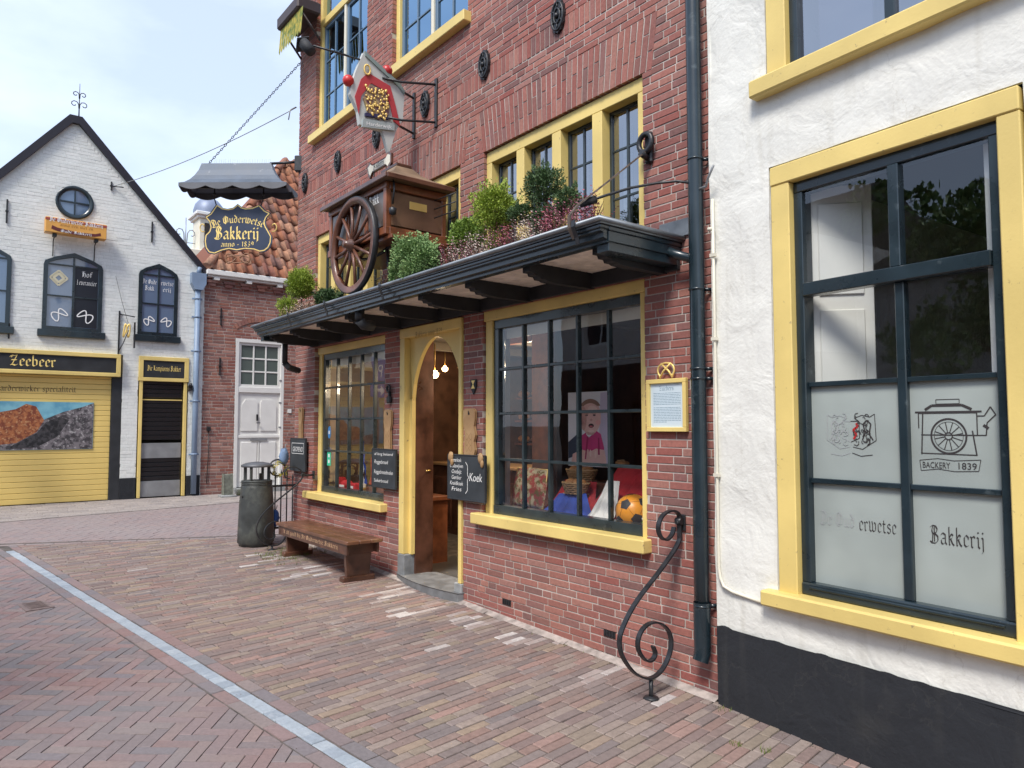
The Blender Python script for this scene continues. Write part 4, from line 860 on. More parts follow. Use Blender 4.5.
# inside shutters
for (u0, u1, y0, y1) in ((.60, .84, .12, .34), (1.50, 1.545, .12, .40)):
    m_ = MB(); dx, dy = u1-u0, y1-y0; l = math.hypot(dx, dy); T = Matrix.Translation((u0, y0, 0)) @ Matrix.Rotation(math.atan2(dy, dx), 4, 'Z')
    m_.box(0, l, 0, .03, .78, 2.9, T, .004)
    for z0, z1 in ((.9, 1.7), (1.8, 2.22), (2.3, 2.8)): frame_rect_pts = (.05, l-.05, z0, z1); m_.box(.05, l-.05, -.012, -.001, z0, z1, T, .008)
    m_.build('inner_shutter', M_WHITE, W1)
wf = MB(); wf.box(.455, .575, -.012, .13, 3.53, 5.58, c=.005); wf.box(2.25, 2.37, -.012, .13, 3.53, 5.58, c=.005); wf.box(.575, 2.25, -.012, .13, 5.46, 5.58, c=.005)
W2 = wf.build('window', M_YEL, WH); s_ = MB(); s_.box(.375, 2.45, -.075, .13, 3.43, 3.53, c=.01); s_.build('sill', M_YEL, W2)
sa = MB(); frame_rect(sa, .575, 2.25, 3.53, 5.46, .03, .10, .05); sa.box(1.095, 1.145, .035, .09, 3.58, 5.41, c=.004); sa.box(1.69, 1.73, .035, .09, 3.58, 5.41, c=.004); sa.build('sash', M_BLUEG, W2)
m_ = MB(); sheet(m_, .61, 2.2, .06, 3.56, 5.43); m_.build('pane', M_GLASSUP, W2)
m_ = MB(); m_.box(.65, .95, .2, .21, 3.55, 5.4); m_.build('curtain', mat('lilac_curtain', (.45,.42,.52), .9), W2)
wf = MB(); frame_rect(wf, 3.42, 4.58, .72, 2.98, -.012, .1, .1); W3 = wf.build('window', M_YEL, WH); m_ = MB(); sheet(m_, 3.5, 4.5, .06, .8, 2.9); m_.build('pane', M_GLASS, W3)
# conduit and cable stub
m_ = MB(); m_.tube([(.068,-.018,z) for z in (2.95, 2.2, 1.5, .9, .78)]+[(.078,-.018,.72),(.10,-.018,.675),(.16,-.018,.655),(.36,-.018,.635)], .009, 8); m_.tube([(.066,-.02,2.77),(.04,-.03,2.77)], .012, 8)
for z in (1.3, 2.1, 2.6): m_.box(.05, .086, -.032, -.01, z, z+.02)
m_.build('conduit', M_CREAM, WH)
m_ = MB(); m_.tube([(-.05,-.06,3.02),(.04,-.04,3.03),(.08,-.07,3.06),(.14,-.09,3.12)], .008, 6); m_.build('cable_stub', M_GREY, WH)
m_ = MB(); m_.box(-.01, 6.8, -.2, 6.9, 8.2, 8.5); m_.build('roof', M_DARK, WH)

# ------------------------------------------------------------------ white brick gabled house at the far side
LH = thing('gabled_house', 'white painted brick house with steep black edged gable and yellow roller shutter', 'house', (-14.5, 0, 0), R(90))
M_WBR = brickmat('white_painted_brick', [(.73,.75,.72),(.76,.78,.75),(.69,.71,.68),(.78,.79,.76),(.74,.76,.73)], noise_amt=.10, stain=((.42,.42,.40), 3, .66, .85, .5), bscale=30)
LHH = [(-4.2, -1.06, -.1, 2.87), (-.80, .055, .1, 2.87)]
def pw(cx, w_, z0, zs, za): # pointed window polygon
    return [(cx-w_/2, z0), (cx+w_/2, z0), (cx+w_/2, zs-.06), (cx+w_/2-.02, zs), (cx+w_*.33, zs+(za-zs)*.42), (cx, za), (cx-w_*.33, zs+(za-zs)*.42), (cx-w_/2+.02, zs), (cx-w_/2, zs-.06)]
PWS = [(-1.865, .89, 3.24, 4.42, 4.60, 'Hof'), (-.508, .67, 3.26, 4.43, 4.60, 'De'), (-3.20, .89, 3.24, 4.42, 4.60, '')]
AX, AZ = -1.92, 6.86
def gable_x(z): # half extents at height z
    if z < 4.55: return -3.98, .31
    t = (z-4.55)/(AZ-4.55); return -3.86+(AX+3.86)*t, .30+(AX-.30)*t
wl = MB(); z = .05; row = 0
while z < 6.8:
    a, b = gable_x(z+.05); x = a-random.uniform(0, .2)
    while x < b:
        l = .22 if random.random() > .25 else .11
        for p, q, c, d in subtract([(max(x, a), min(x+l-.003, b), z, z+.0555)], LHH+[(c_[0]-c_[1]/2+.02, c_[0]+c_[1]/2-.02, c_[2]+.02, c_[3]+.02) for c_ in PWS]+[(-2.08,-1.69,5.25,5.73)]):
            if q-p > .02: j = random.gauss(0, .0009); wl.box(p, q, j, .05, c, d, None, .003)
        x += l
    z += .058
W_ = wl.build('wall', M_WBR, LH)
m_ = MB(); m_.prism([(-4.02, 4.55), (.36, 4.55), (AX+.05, 6.93), (AX-.05, 6.93)], .004, .3)
for a, b, c, d in subtract([(-3.97, .305, -.2, 4.55)], [(h[0]-.006, h[1]+.006, h[2]-.006, h[3]+.006) for h in LHH]): m_.box(a, b, .004, .3, c, d)
m_.build('mortar', mat('white_mortar', (.70,.72,.69), .9, var=.06), W_)
m_ = MB(); m_.box(-1.06, -.80, -.012, .1, .1, .67, c=.004); m_.build('plinth', M_PLB, LH); m_ = MB(); m_.box(.055, .30, -.012, .1, .1, .67, c=.004); m_.build('plinth', M_PLB, LH)
m_ = MB(); m_.prism([(-4.15, 4.38), (AX-.09, 7.02), (AX+.10, 7.02), (.42, 4.50), (.30, 4.50), (AX+.055, 6.885), (AX-.045, 6.885), (-4.02, 4.38)], -.07, .04); m_.build('verge_board', mat('black_verge', (.016,.014,.022), .5), LH)
m_ = MB(); m_.prism([(-4.15, 4.36), (AX, 7.0), (.40, 4.48), (.40, 4.3), (-4.15, 4.2)], .31, 9); m_.box(-3.97, .29, .31, 9, -.2, 4.3); m_.build('rear_building', mat('dark_tiles', (.05,.045,.045), .7), LH)
m_ = MB(); m_.tube([(AX+.05, -.02, 6.95), (AX+.05, -.02, 7.62)], [.012, .004], 6)
for sg in (-1, 1):
    for zz, rr in ((7.24, .065), (7.42, .052)):
        pts = [(AX+.05, -.02, zz-.08)]+[(AX+.05+sg*(rr*1.05-rr*(1-.11*i)*math.cos(PI-i*.55)*1.0), -.02, zz+rr*(1-.11*i)*math.sin(PI-i*.55)) for i in range(9)]
        pts = [(AX+.05+sg*.005, -.02, zz-.07)]+[(AX+.05+sg*(rr*1.15+rr*(1-.09*i)*math.cos(R(180-48*i))), -.02, zz+rr*(1-.09*i)*math.sin(R(180-48*i))) for i in range(8)]
        m_.tube(pts, .008, 5)
m_.build('finial', M_BLACK, LH)
m_ = MB(); m_.lathe([(.27,-.03),(.29,-.03),(.29,.05),(.22,.05),(.22,-.03),(.27,-.03)], (-1.885, 0, 5.49), 32, axis='y'); RW = m_.build('round_window', M_BLUEG, LH)
m_ = MB(); m_.box(-2.11, -1.66, -.022, -.004, 5.478, 5.502); m_.box(-1.897, -1.873, -.025, -.002, 5.27, 5.71); m_.build('glazing_bar', M_BLUEG, RW)
m_ = MB(); m_.prism([(-1.885+.225*math.cos(2*PI*i/24), 5.49+.225*math.sin(2*PI*i/24)) for i in range(24)], -.004, .003); m_.build('pane', M_FARGLASS, RW)
for (cx, w_, z0, zs, za, tx) in PWS:
    out = pw(cx, w_, z0, zs, za); inn_ = pw(cx, w_-.13, z0+.06, zs-.02, za-.075); m_ = MB()
    for i in range(len(out)): j = (i+1) % len(out); m_.prism([out[i], out[j], inn_[j], inn_[i]], -.03, .06)
    f = m_.build('arched_window', M_BLUEG, LH); m_ = MB(); m_.box(cx-w_/2-.06, cx+w_/2+.06, -.07, .04, z0-.12, z0, c=.008); m_.build('sill', M_BLUEG, f)
    m_ = MB(); m_.box(cx-.016, cx+.016, -.026, .03, z0+.06, za-.08)
    for z in (zs-.05, (z0+zs)/2+.0): m_.box(cx-w_/2+.06, cx+w_/2-.06, -.022, .026, z-.012, z+.012)
    m_.build('glazing_bar', M_BLUEG, f); m_ = MB(); m_.prism(pw(cx, w_-.12, z0+.05, zs-.02, za-.07), -.004, .003); m_.build('pane', M_FARGLASS, f)
    if not tx: continue
    m_ = MB()
    for sg in (-1, 1):   # white pretzels in the lower panes
        px_, pz_ = cx+sg*w_*.22, z0+.27; r_ = .062*w_/.7
        pt = [(px_+sg*(r_*1.9*math.sin(q)*(.72+.28*math.cos(q))), pz_+r_*1.0*math.sin(2*q+.35)+sg*0-.25*r_*math.sin(q)) for q in [2*PI*i/28 for i in range(28)]]
        ca_, sa_ = math.cos(R(-25*sg)), math.sin(R(-25*sg)); pt = [(px_+(a-px_)*ca_-(b-pz_)*sa_, pz_+(a-px_)*sa_+(b-pz_)*ca_) for a, b in pt]
        m_ = MB(); draw(m_, pt, .018, -.012, True); m_.build('pretzel_emblem', M_WHT, f)
    if tx == 'Hof':
        m_ = MB()
        for rr in (.13, .085): draw(m_, [(cx-.22, zs-.28+rr), (cx-.22+rr, zs-.28), (cx-.22, zs-.28-rr), (cx-.22-rr, zs-.28)], .028 if rr > .1 else .05, -.012, True)
        m_.build('crest_emblem', mat('pale_gold', (.6,.56,.4), .6), f)
        m_ = MB(); m_.box(cx+.02, cx+.375, -.0075, -.005, z0+.07, zs-.06); m_.build('dark_film', mat('dark_film', (.012,.014,.022), .3), f)
        blackletter('lettering', 'Hof', .062, (cx+.20, -.012, zs-.22), (1,0,0), (0,-1,0), M_WHT, f); blackletter('lettering', 'Leverancier', .055, (cx+.20, -.012, zs-.36), (1,0,0), (0,-1,0), M_WHT, f, fit=.31)
    else:
        for a_, b_, zz in (('De Oude', 'rwetse', zs-.22), ('Bakk', 'erij', zs-.34)):
            blackletter('lettering', a_, .055, (cx-.15, -.012, zz), (1,0,0), (0,-1,0), M_WHT, f, fit=.24 if len(a_) > 4 else .16); blackletter('lettering', b_, .055, (cx+.15, -.012, zz), (1,0,0), (0,-1,0), M_WHT, f, fit=.22 if len(b_) > 4 else .15)
def anchor_bar(mb, u, z, h=.2): mb.box(u-.012, u+.012, -.03, -.004, z-h/2, z+h/2, c=.004); mb.box(u-.022, u+.022, -.034, -.005, z-.012, z+.012)
for u, z, h in ((-2.85, 5.16, .40), (-.645, 5.18, .38), (-1.33, 5.9, .16), (-2.76, 3.17, .26)):
    m_ = MB(); anchor_bar(m_, u, z, h); m_.build('wall_anchor', M_BLACK, LH)
# shopfront
SF = MB(); SF.box(-4.2, -1.105, -.10, .04, 2.80, 2.872, c=.006); SF.box(-4.2, -1.105, -.10, .04, 2.47, 2.535, c=.006); SF.box(-1.175, -1.105, -.10, .04, 2.535, 2.80, c=.004)
F = SF.build('shop_fascia', M_YEL, LH); m_ = MB(); m_.box(-4.2, -1.175, -.075, .04, 2.535, 2.80); m_.build('name_board', M_BLACKM, F)
blackletter('lettering', 'Zeebeer', .115, (-2.41, -.077, 2.60), (1,0,0), (0,-1,0), M_GOLDT, F, nib=.22, fit=.66)
m_ = MB(); z = .30
while z < 2.46: m_.box(-4.2, -1.225, .045, .075, z, min(z+.088, 2.468), c=.006); z += .0925
RS = m_.build('roller_shutter', M_YELD, LH); blackletter('lettering', 'Harderwieker specialiteit', .062, (-2.34, .040, 2.185), (1,0,0), (0,-1,0), mat('brown_lettering', (.10,.06,.03), .6), RS, fit=1.16)
m_ = MB(); m_.box(-1.225, -1.06, .0, .08, .28, 2.47, c=.004); m_.build('jamb', M_BLACKM, LH)
# printed food photograph on the shutter
def noisemat(name, c1, c2, sc, rough=.4, c3=None):
    return mat(name, c1, rough, col2=c2, vscale=sc, detail=9, lo=.42, hi=.58, dirt=(c3, sc*1.7, .55, .66) if c3 else None)
m_ = MB(); m_.box(-4.0, -1.49, .030, .042, 1.20, 2.01, c=.002); PB = m_.build('picture_panel', noisemat('printed_sky', (.12,.34,.48), (.22,.50,.60), 4), RS)
m_ = MB(); m_.prism([(-3.9,1.205),(-1.495,1.205),(-1.495,2.0),(-1.66,1.93),(-1.95,1.84),(-2.2,1.72),(-2.35,1.60),(-3.2,1.30),(-3.9,1.45)], .0285, .0299); m_.build('picture_rock', noisemat('printed_rock', (.05,.045,.05), (.20,.18,.19), 14, c3=(.48,.46,.46)), RS)
m_ = MB(); m_.prism([(-3.4,1.30),(-2.95,1.28),(-2.60,1.32),(-2.32,1.50),(-2.22,1.70),(-2.34,1.93),(-2.48,1.97),(-2.62,1.88),(-2.95,1.80),(-3.15,1.62),(-3.4,1.55)], .0272, .0284); m_.build('picture_pastry', noisemat('printed_pastry', (.20,.045,.02), (.42,.15,.055), 16, c3=(.55,.32,.16)), RS)
m_ = MB(); m_.prism([(-2.75,1.22),(-2.32,1.24),(-2.02,1.42),(-1.86,1.70),(-2.0,1.76),(-2.2,1.66),(-2.32,1.48),(-2.60,1.31)], .0273, .0284); m_.build('picture_shadow_rock', noisemat('printed_dark_rock', (.012,.012,.014), (.06,.055,.06), 20), RS)
# narrow door
m_ = MB(); m_.box(-.80, .055, -.03, .06, 2.80, 2.872, c=.004); m_.box(-.80, .055, -.03, .06, 2.42, 2.485, c=.004)
for a_, b_ in ((-.80, -.725), (-.02, .055)): m_.box(a_, b_, -.03, .06, 2.485, 2.80, c=.004); m_.box(a_+(.02 if a_ < -.5 else 0), b_-(0 if a_ < -.5 else .02), -.015, .07, .30, 2.42, c=.004)
ND = m_.build('shop_doorway', M_YEL, LH); m_ = MB(); m_.box(-.725, -.02, -.01, .05, 2.485, 2.80); m_.build('name_board', M_BLACKM, ND)
blackletter('lettering', 'Die Kampioens Bakker', .062, (-.37, -.012, 2.615), (1,0,0), (0,-1,0), M_GOLDT, ND, fit=.58, nib=.2)
m_ = MB(); z = .60
while z < 2.41:
    if abs(z-2.08) < .04: z += .02
    if not (1.0 < z < 1.27): m_.box(-.725, -.04, .035, .07, z, min(z+.080, 2.42), c=.008)
    z += .083
m_.build('door', mat('black_gloss_door', (.014,.015,.017), .25, coat=.4), ND)
m_ = MB(); m_.box(-.725, -.04, .03, .07, .31, .595, c=.003); m_.build('metal_plate', M_GREY, ND); m_ = MB(); m_.box(-.725, -.04, .032, .07, 1.01, 1.285, c=.003); m_.build('metal_plate', M_GREY, ND)
m_ = MB(); m_.box(-.725, -.04, .028, .04, 2.07, 2.09); m_.build('door_rail', M_YEL, ND)
# drain pipe with hopper
m_ = MB(); m_.tube([(.17, -.07, z) for z in (.33, 2.0, 4.2)], .05, 12); P = m_.build('downpipe', M_GREYPIPE, LH)
m_ = MB(); m_.prism([(.10, 4.18), (.24, 4.18), (.30, 4.30), (.30, 4.50), (.04, 4.50), (.04, 4.30)], -.15, .0); m_.tube([(.17,-.07,4.5),(.2,-.07,4.62)], .04, 8); m_.build('hopper', M_GREYPIPE, P)
for z in (1.05, 2.05, 3.0, 3.65, 4.0):
    m_ = MB(); m_.tube([(.17, -.07, z), (.17, -.07, z+.035)], .058, 12); m_.box(.08, .26, -.05, -.02, z, z+.03); m_.build('pipe_clip', M_GREYPIPE, P)
m_ = MB(); m_.box(.04, .11, -.11, -.004, 2.26, 2.34, c=.01); m_.lathe([(.0,0),(.045,-.01),(.02,.06),(0,.07)], (.075,-.09,2.34), 10); m_.build('wall_lamp', M_BLACK, LH)
m_ = MB(); m_.tube([(-1.30,-.02,5.9),(-1.15,-.10,5.89)], .01, 5); m_.build('wire_hook', M_BLACK, LH)

# pretzel wall bracket between the windows
o = thing('bracket_sign', 'small wrought iron pretzel bracket hung on the white gable above the shopfront corner', 'hanging sign', (-14.5, -1.14, 2.88), R(90))
m_ = MB(); m_.box(-.012, .012, -.03, -.002, .0, .78); m_.tube([(0,-.02,.72),(.08,-.12,.70),(.2,-.26,.66)], .01, 6); m_.box(.19, .215, -.29, -.26, .1, .56); m_.tube([(.0,-.02,.05),(.06,-.1,.2),(.12,-.2,.42)], .008, 5); m_.build('bracket', M_BLACK, o)
m_ = MB(); m_.tube([(.1+.07*math.sin(q)*(.7+.3*math.cos(q)), -.14, .42+.12*math.sin(2*q+.3)) for q in [2*PI*i/28 for i in range(28)]], .014, 6, True); m_.build('pretzel', M_GOLD, o)
m_ = MB(); m_.tube([(.12,-.15,.55),(.02,-.08,.95),(-.08,-.03,1.4)], .004, 4); m_.build('stay_wire', M_BLACK, o)
# light box sign under the round window
o = thing('light_box_sign', 'long orange sign box with white lettering fixed under the round gable window', 'sign', (-14.5, -1.875, 4.86), R(90))
m_ = MB(); m_.box(-.455, .455, -.26, -.08, .0, .26, c=.01); B_ = m_.build('box', mat('orange_enamel', (.72,.36,.08), .45, var=.06), o)
m_ = MB(); m_.box(-.456, .456, -.264, -.26, .205, .245); m_.build('red_edge', mat('rust_red', (.35,.07,.05), .5), o)
blackletter('lettering', 'De Ouderwetse Bakkerij', .052, (0, -.265, .185), (1,0,0), (0,-1,0), M_WHT, o, fit=.80, nib=.22)
blackletter('lettering', 'anno een mei en', .032, (0, -.262, .125), (1,0,0), (0,-1,0), mat('brown_letter', (.28,.12,.03), .6), o, fit=.50)
m_ = MB(); m_.prism([(-.36,.12),(-.28,.09),(0,.055),(.28,.07),(.36,.10),(.37,.05),(.27,.02),(0,.005),(-.28,.03),(-.37,.06)], -.2625, -.2605); m_.build('ribbon', mat('maroon', (.12,.02,.02), .5), o)
blackletter('lettering', 'Oude Bakkerij', .030, (0, -.263, .022), (1,0,0), (0,-1,0), M_WHT, o, fit=.46, nib=.2)
for u in (-.31, .31):
    m_ = MB(); m_.box(u-.03, u+.03, -.22, -.10, -.05, -.002, c=.006); m_.tube([(u,-.12,-.05),(u,-.02,-.10),(u,-.015,-.36)], .008, 5); m_.build('bracket', M_BLACK, o)

# ------------------------------------------------------------------ small brick house with white door
BH = thing('brick_house', 'low red brick house with orange pantile roof and tall white door behind the litter bin', 'house', (-14.5, 0, 0), R(90))
BR2 = brickmat('aged_brick', [(.30,.13,.095),(.26,.12,.10),(.34,.16,.12),(.22,.115,.10),(.29,.15,.125),(.36,.20,.165),(.25,.10,.08)], noise_amt=.25, stain=((.45,.38,.35), 5, .58, .75, .5))
BHH = [(.92, 1.90, -.1, 3.32)]
wl = MB(); courses(wl, .31, 4.2, .1, 4.46, BHH, pitch=.062, bh=.050, bev=.004); 
for k in range(11): wl.box(.36+k*.32, .50+k*.32, -.05, -.004, 4.30, 4.36); wl.box(.33+k*.32, .54+k*.32, -.07, -.006, 4.362, 4.41)
arch_ = [(1.41+.75*math.cos(R(a)), 2.93+.75*math.sin(R(a))) for a in range(50, 132, 5)]
for a, b in zip(arch_, arch_[1:]):
    k_ = 1.13; wl.prism([(a[0]-.004, a[1]), (b[0]+.004, b[1]), (1.41+(b[0]-1.41)*k_+.004, 2.93+(b[1]-2.93)*k_), (1.41+(a[0]-1.41)*k_-.004, 2.93+(a[1]-2.93)*k_)], -.014, -.003)
W_ = wl.build('wall', BR2, BH); m_ = MB(); backing(m_, .31, 4.2, -.2, 4.46, BHH); m_.build('mortar', M_MORTARD, W_)
m_ = MB(); m_.box(.32, 4.15, .31, 5, -.2, 4.45); m_.build('rear_building', M_SIDE, BH)
m_ = MB(); m_.box(.31, 4.4, -.16, .0, 4.50, 4.60, c=.01); m_.box(.34, 4.4, -.11, .0, 4.462, 4.498, c=.004)
for k in range(7): m_.box(.45+k*.62, .55+k*.62, -.13, -.005, 4.41, 4.462)
m_.build('cornice', M_WHITE, BH)
for u, z in ((.62, 3.72), (.62, 2.75)):
    m_ = MB(); anchor_bar(m_, u, z, .34); m_.build('wall_anchor', M_BLACK, BH)
# pantile roof with hipped end
PAN = brickmat('pantiles', [(.36,.15,.085),(.31,.12,.07),(.42,.19,.11),(.26,.11,.08),(.40,.21,.14),(.33,.15,.10),(.22,.12,.10),(.46,.25,.16)], noise_amt=.3, stain=((.13,.12,.09), 5, .5, .68, .65), bscale=30)
tl = MB(); kk = 1.4; sl = math.atan(kk); cw, chh = .215, .30; cs, sn = math.cos(sl), math.sin(sl)
for r_ in range(14):
    for c_ in range(22):
        u0 = .34+c_*cw; s0 = r_*chh
        if u0+cw*.5 < .31+s0*cs: continue
        vs = []; n = 7; dz = random.gauss(0, .007)
        for e, (ss, lift) in enumerate(((s0-.02, .028), (s0+chh+.03, .004))):
            for i in range(n):
                f = i/(n-1); pr_ = .042*math.sin(f*2*PI*.98+.4)+.01; u = u0+f*(cw+.012); hh = lift+pr_+dz
                vs.append((max(u, .31+ss*cs-.05), ss*cs-.10-hh*sn, 4.60+ss*sn+hh*cs))
        vs += [(p[0], p[1]+.02*sn, p[2]-.02*cs) for p in vs[:n]]
        tl.add(vs, [(i, i+1, n+i+1, n+i) for i in range(n-1)]+[(2*n+i, 2*n+i+1, i+1, i) for i in range(n-1)], None, True)
tl.build('roof', PAN, BH)
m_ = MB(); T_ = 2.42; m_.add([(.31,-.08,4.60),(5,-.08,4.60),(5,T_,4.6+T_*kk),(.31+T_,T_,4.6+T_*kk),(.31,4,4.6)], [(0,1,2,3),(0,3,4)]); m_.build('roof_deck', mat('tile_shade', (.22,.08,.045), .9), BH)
m_ = MB(); hp = [(.31+t*.3, -.10+t*.3, 4.62+t*.3*kk) for t in range(9)]
for a, b in zip(hp, hp[1:]): m_.tube([Vector(a)+Vector((0,0,.03)), Vector(b)+Vector((0,0,.0))], [.085, .07], 10)
m_.build('hip_tiles', PAN, BH)
# door with transom light
m_ = MB(); m_.box(.92, 1.90, .0, .1, 3.25, 3.33, c=.005); m_.box(.92, .99, .0, .1, .39, 3.25, c=.005); m_.box(1.83, 1.90, .0, .1, .39, 3.25, c=.005); m_.box(.99, 1.83, .005, .1, 2.26, 2.37, c=.005)
DD = m_.build('doorway', M_WHITE, BH)
m_ = MB(); frame_rect(m_, .99, 1.83, 2.37, 3.25, .03, .07, .05); bars(m_, 1.04, 1.78, 2.42, 3.20, .035, .065, [1.287, 1.533], [2.68, 2.94], .03); m_.build('transom', M_WHITE, DD)
m_ = MB(); m_.box(1.02, 1.80, .05, .055, 2.40, 3.22); m_.build('pane', mat('dim_glass', (.10,.13,.12), .12, spec=.7), DD)
m_ = MB(); m_.box(.99, 1.83, .04, .09, .40, 2.26); m_.box(.99, 1.83, .015, .04, 1.36, 1.42, c=.006)
for a_, b_ in ((1.06, 1.38), (1.44, 1.76)):
    m_.box(a_, b_, .022, .04, .50, 1.28, c=.01); m_.prism([(a_,1.50),(b_,1.50),(b_,2.08 if a_ < 1.2 else 2.0)]+([(b_-.04,2.12)] if a_ < 1.2 else [(b_-.08,2.12)])+([(a_+.08,2.12),(a_,2.0)] if a_ < 1.2 else [(a_+.04,2.12),(a_,2.08)]), .022, .04)
for z in (1.39, 1.39): pass
m_.box(1.405, 1.415, .018, .04, .44, 1.36); m_.build('door', M_WHITE, DD)
m_ = MB(); m_.box(1.35, 1.39, .005, .015, 1.70, 1.83, c=.003); m_.tube([(1.37,.02,1.66),(1.37,-.02,1.66),(1.42,-.03,1.66)], .01, 6); m_.build('door_handle', M_BLACK, DD)
m_ = MB(); m_.box(1.24, 1.58, .005, .018, 1.30, 1.345, c=.003); m_.build('letter_slot', M_GREY, DD)
for z in (.9, 1.55, 2.05, 2.5): 
    m_ = MB(); m_.box(1.80, 1.85, -.006, .0, z, z+.035); m_.build('hinge', M_GREY, DD)
m_ = MB(); m_.box(.90, 1.92, -.12, .1, .22, .385, c=.01); m_.build('doorstep', M_STONE, DD)
m_ = MB(); m_.box(1.98, 2.06, -.016, -.004, 1.86, 1.94, c=.002); m_.build('house_number_plate', M_WHITE, BH)
m_ = MB(); m_.box(.40, .47, -.05, -.004, 1.50, 1.58, c=.005); m_.tube([(.435,-.02,1.5),(.44,-.02,1.0),(.42,-.02,.5)], .008, 5); m_.build('junction_box', M_BLACK, BH)
# cupola tower further off
CT = thing('cupola_tower', 'small white cupola with blue grey ribbed dome rising behind the hanging sign', 'tower', (-22, 2.42, 5.6), R(90))
m_ = MB(); m_.box(-.34, .34, -.34, .34, 1.0, 2.1, c=.02); m_.box(-.85, .5, -.5, .5, .2, 1.02, c=.02); m_.build('body', M_CREAM, CT)
m_ = MB(); m_.box(-.46, .46, -.46, .46, 2.05, 2.16, c=.02); m_.box(-.40, .40, -.40, .40, 1.98, 2.06, c=.01); m_.build('cornice', M_WHITE, CT)
m_ = MB(); m_.lathe([(.42,2.16),(.43,2.28),(.38,2.46),(.27,2.6),(.12,2.69),(.02,2.72),(.02,2.95),(0,2.96)], (0,0,0), 16); m_.build('dome', mat('blue_lead', (.22,.26,.36), .5, .2), CT)
m_ = MB(); m_.box(-.2, -.02, -.36, -.335, 1.25, 1.85); m_.box(.06, .24, -.36, -.335, 1.25, 1.85); m_.build('opening', M_DARK, CT)
m_ = MB()
for sg in (-1, 1): m_.tube([(-.62+sg*.02,0,1.05)]+[(-.62+sg*(.17+.12*(1-.1*i)*math.cos(R(180-50*i))), 0, 1.55+.14*(1-.1*i)*math.sin(R(180-50*i))) for i in range(7)], .016, 5)
m_.tube([(-.62,0,1.0),(-.62,0,2.0)], .014, 5); m_.tube([(-.95,0,1.28),(-.35,0,1.28)], .012, 5); m_.build('iron_scroll', M_GREY, CT)
m_ = MB(); m_.box(-2.2, 3.0, -1.2, 3, -5.8, .2); m_.build('lower_building', M_SIDE, CT)
# ------------------------------------------------------------------ hanging sign at the corner
SA = R(51); SL = (-9.15, -.02, 0)
o = thing('sign_hood', 'blue grey scalloped metal hood on an iron arm over the hanging bakery sign', 'sign hood', SL, SA)
m_ = MB(); U0, U1, V = -1.46, -.06, .24; u0, u1, v = -1.25, -.33, .05; rows = []
for t in range(6):
    f = t/5; g_ = f**1.7; z = 5.06-.30*f-.0*g_
    z = 5.06-.32*(1-(1-f)**1.6)
    rows.append([(u0+(U0-u0)*f**1.3, -(v+(V-v)*f**1.3), z), (u1+(U1-u1)*f**1.3, -(v+(V-v)*f**1.3), z), (u1+(U1-u1)*f**1.3, v+(V-v)*f**1.3, z), (u0+(U0-u0)*f**1.3, v+(V-v)*f**1.3, z)])
for a, b in zip(rows, rows[1:]):
    for k in range(4): j = (k+1) % 4; m_.add([a[k], a[j], b[j], b[k]], [(0,3,2,1)], None, True)
m_.add(rows[0], [(0,1,2,3)]); H_ = m_.build('hood_roof', mat('painted_zinc', (.095,.12,.16), .55, .1, var=.15, vscale=6, dirt=((.28,.30,.33), 9, .62, .78)), o)
m_ = MB()                       # scalloped valance round the edge
def valance(P, Q, n):
    P, Q = Vector(P), Vector(Q); vs = []; N_ = n*8
    for i in range(N_+1):
        f = i/N_; p = P.lerp(Q, f); dn = .04+.045*abs(math.sin(PI*f*n)); vs += [p, p-Vector((0,0,dn))]
    off_ = (Q-P).cross(Vector((0,0,1))).normalized()*-.012
    n0 = len(vs); vs += [q+off_ for q in vs]; fs = []
    for i in range(N_): a = 2*i; fs += [(a, a+2, a+3, a+1), (n0+a, n0+a+1, n0+a+3, n0+a+2), (a+1, a+3, n0+a+3, n0+a+1)]
    m_.add(vs, fs)
e = rows[-1]
valance(e[0], e[1], 4); valance(e[1], e[2], 2); valance(e[2], e[3], 4); valance(e[3], e[0], 2); m_.build('valance', mat('grey_valance', (.12,.125,.14), .6, var=.15), o)
m_ = MB(); m_.tube([(-.36,0,5.07),(.02,0,5.09)], .018, 8); m_.tube([(-1.4,0,4.75),(-.1,0,4.75)], .016, 6); m_.box(-.02, .10, -.06, .02, 4.95, 5.16, c=.01); m_.build('arm', M_BLACK, o)
m_ = MB()
for k in range(26): u = -1.1+.03*k; m_.tube([(u, 0, 5.05), (u+random.uniform(-.01,.01), random.uniform(-.01,.01), 5.13)], .0012, 3)
m_.build('bird_spikes', M_GREY, o)
m_ = MB(); p0 = Vector((-1.19, 0, 5.06)); p1 = Vector((.05, .03, 6.50)); n = 52
for i in range(n):
    a = p0.lerp(p1, (i+.5)/n); d = (p1-p0).normalized(); s1 = d.orthogonal().normalized(); s1 = s1 if i % 2 else d.cross(s1)
    m_.tube([a+d*.022*math.cos(q)+s1*.011*math.sin(q) for q in [2*PI*j/8 for j in range(8)]], .0042, 4, True)
m_.build('chain', M_BLACK, o)
for u in (-1.09, -.44):
    m_ = MB(); m_.tube([(u,0,4.75),(u,0,4.60)], .008, 5); m_.ball((u,0,4.66), .022, 8, 6); m_.tube([(u,0,4.60),(u+(.03 if u < -.8 else -.03),0,4.50)], .008, 5); m_.build('hook', M_BLACK, o)

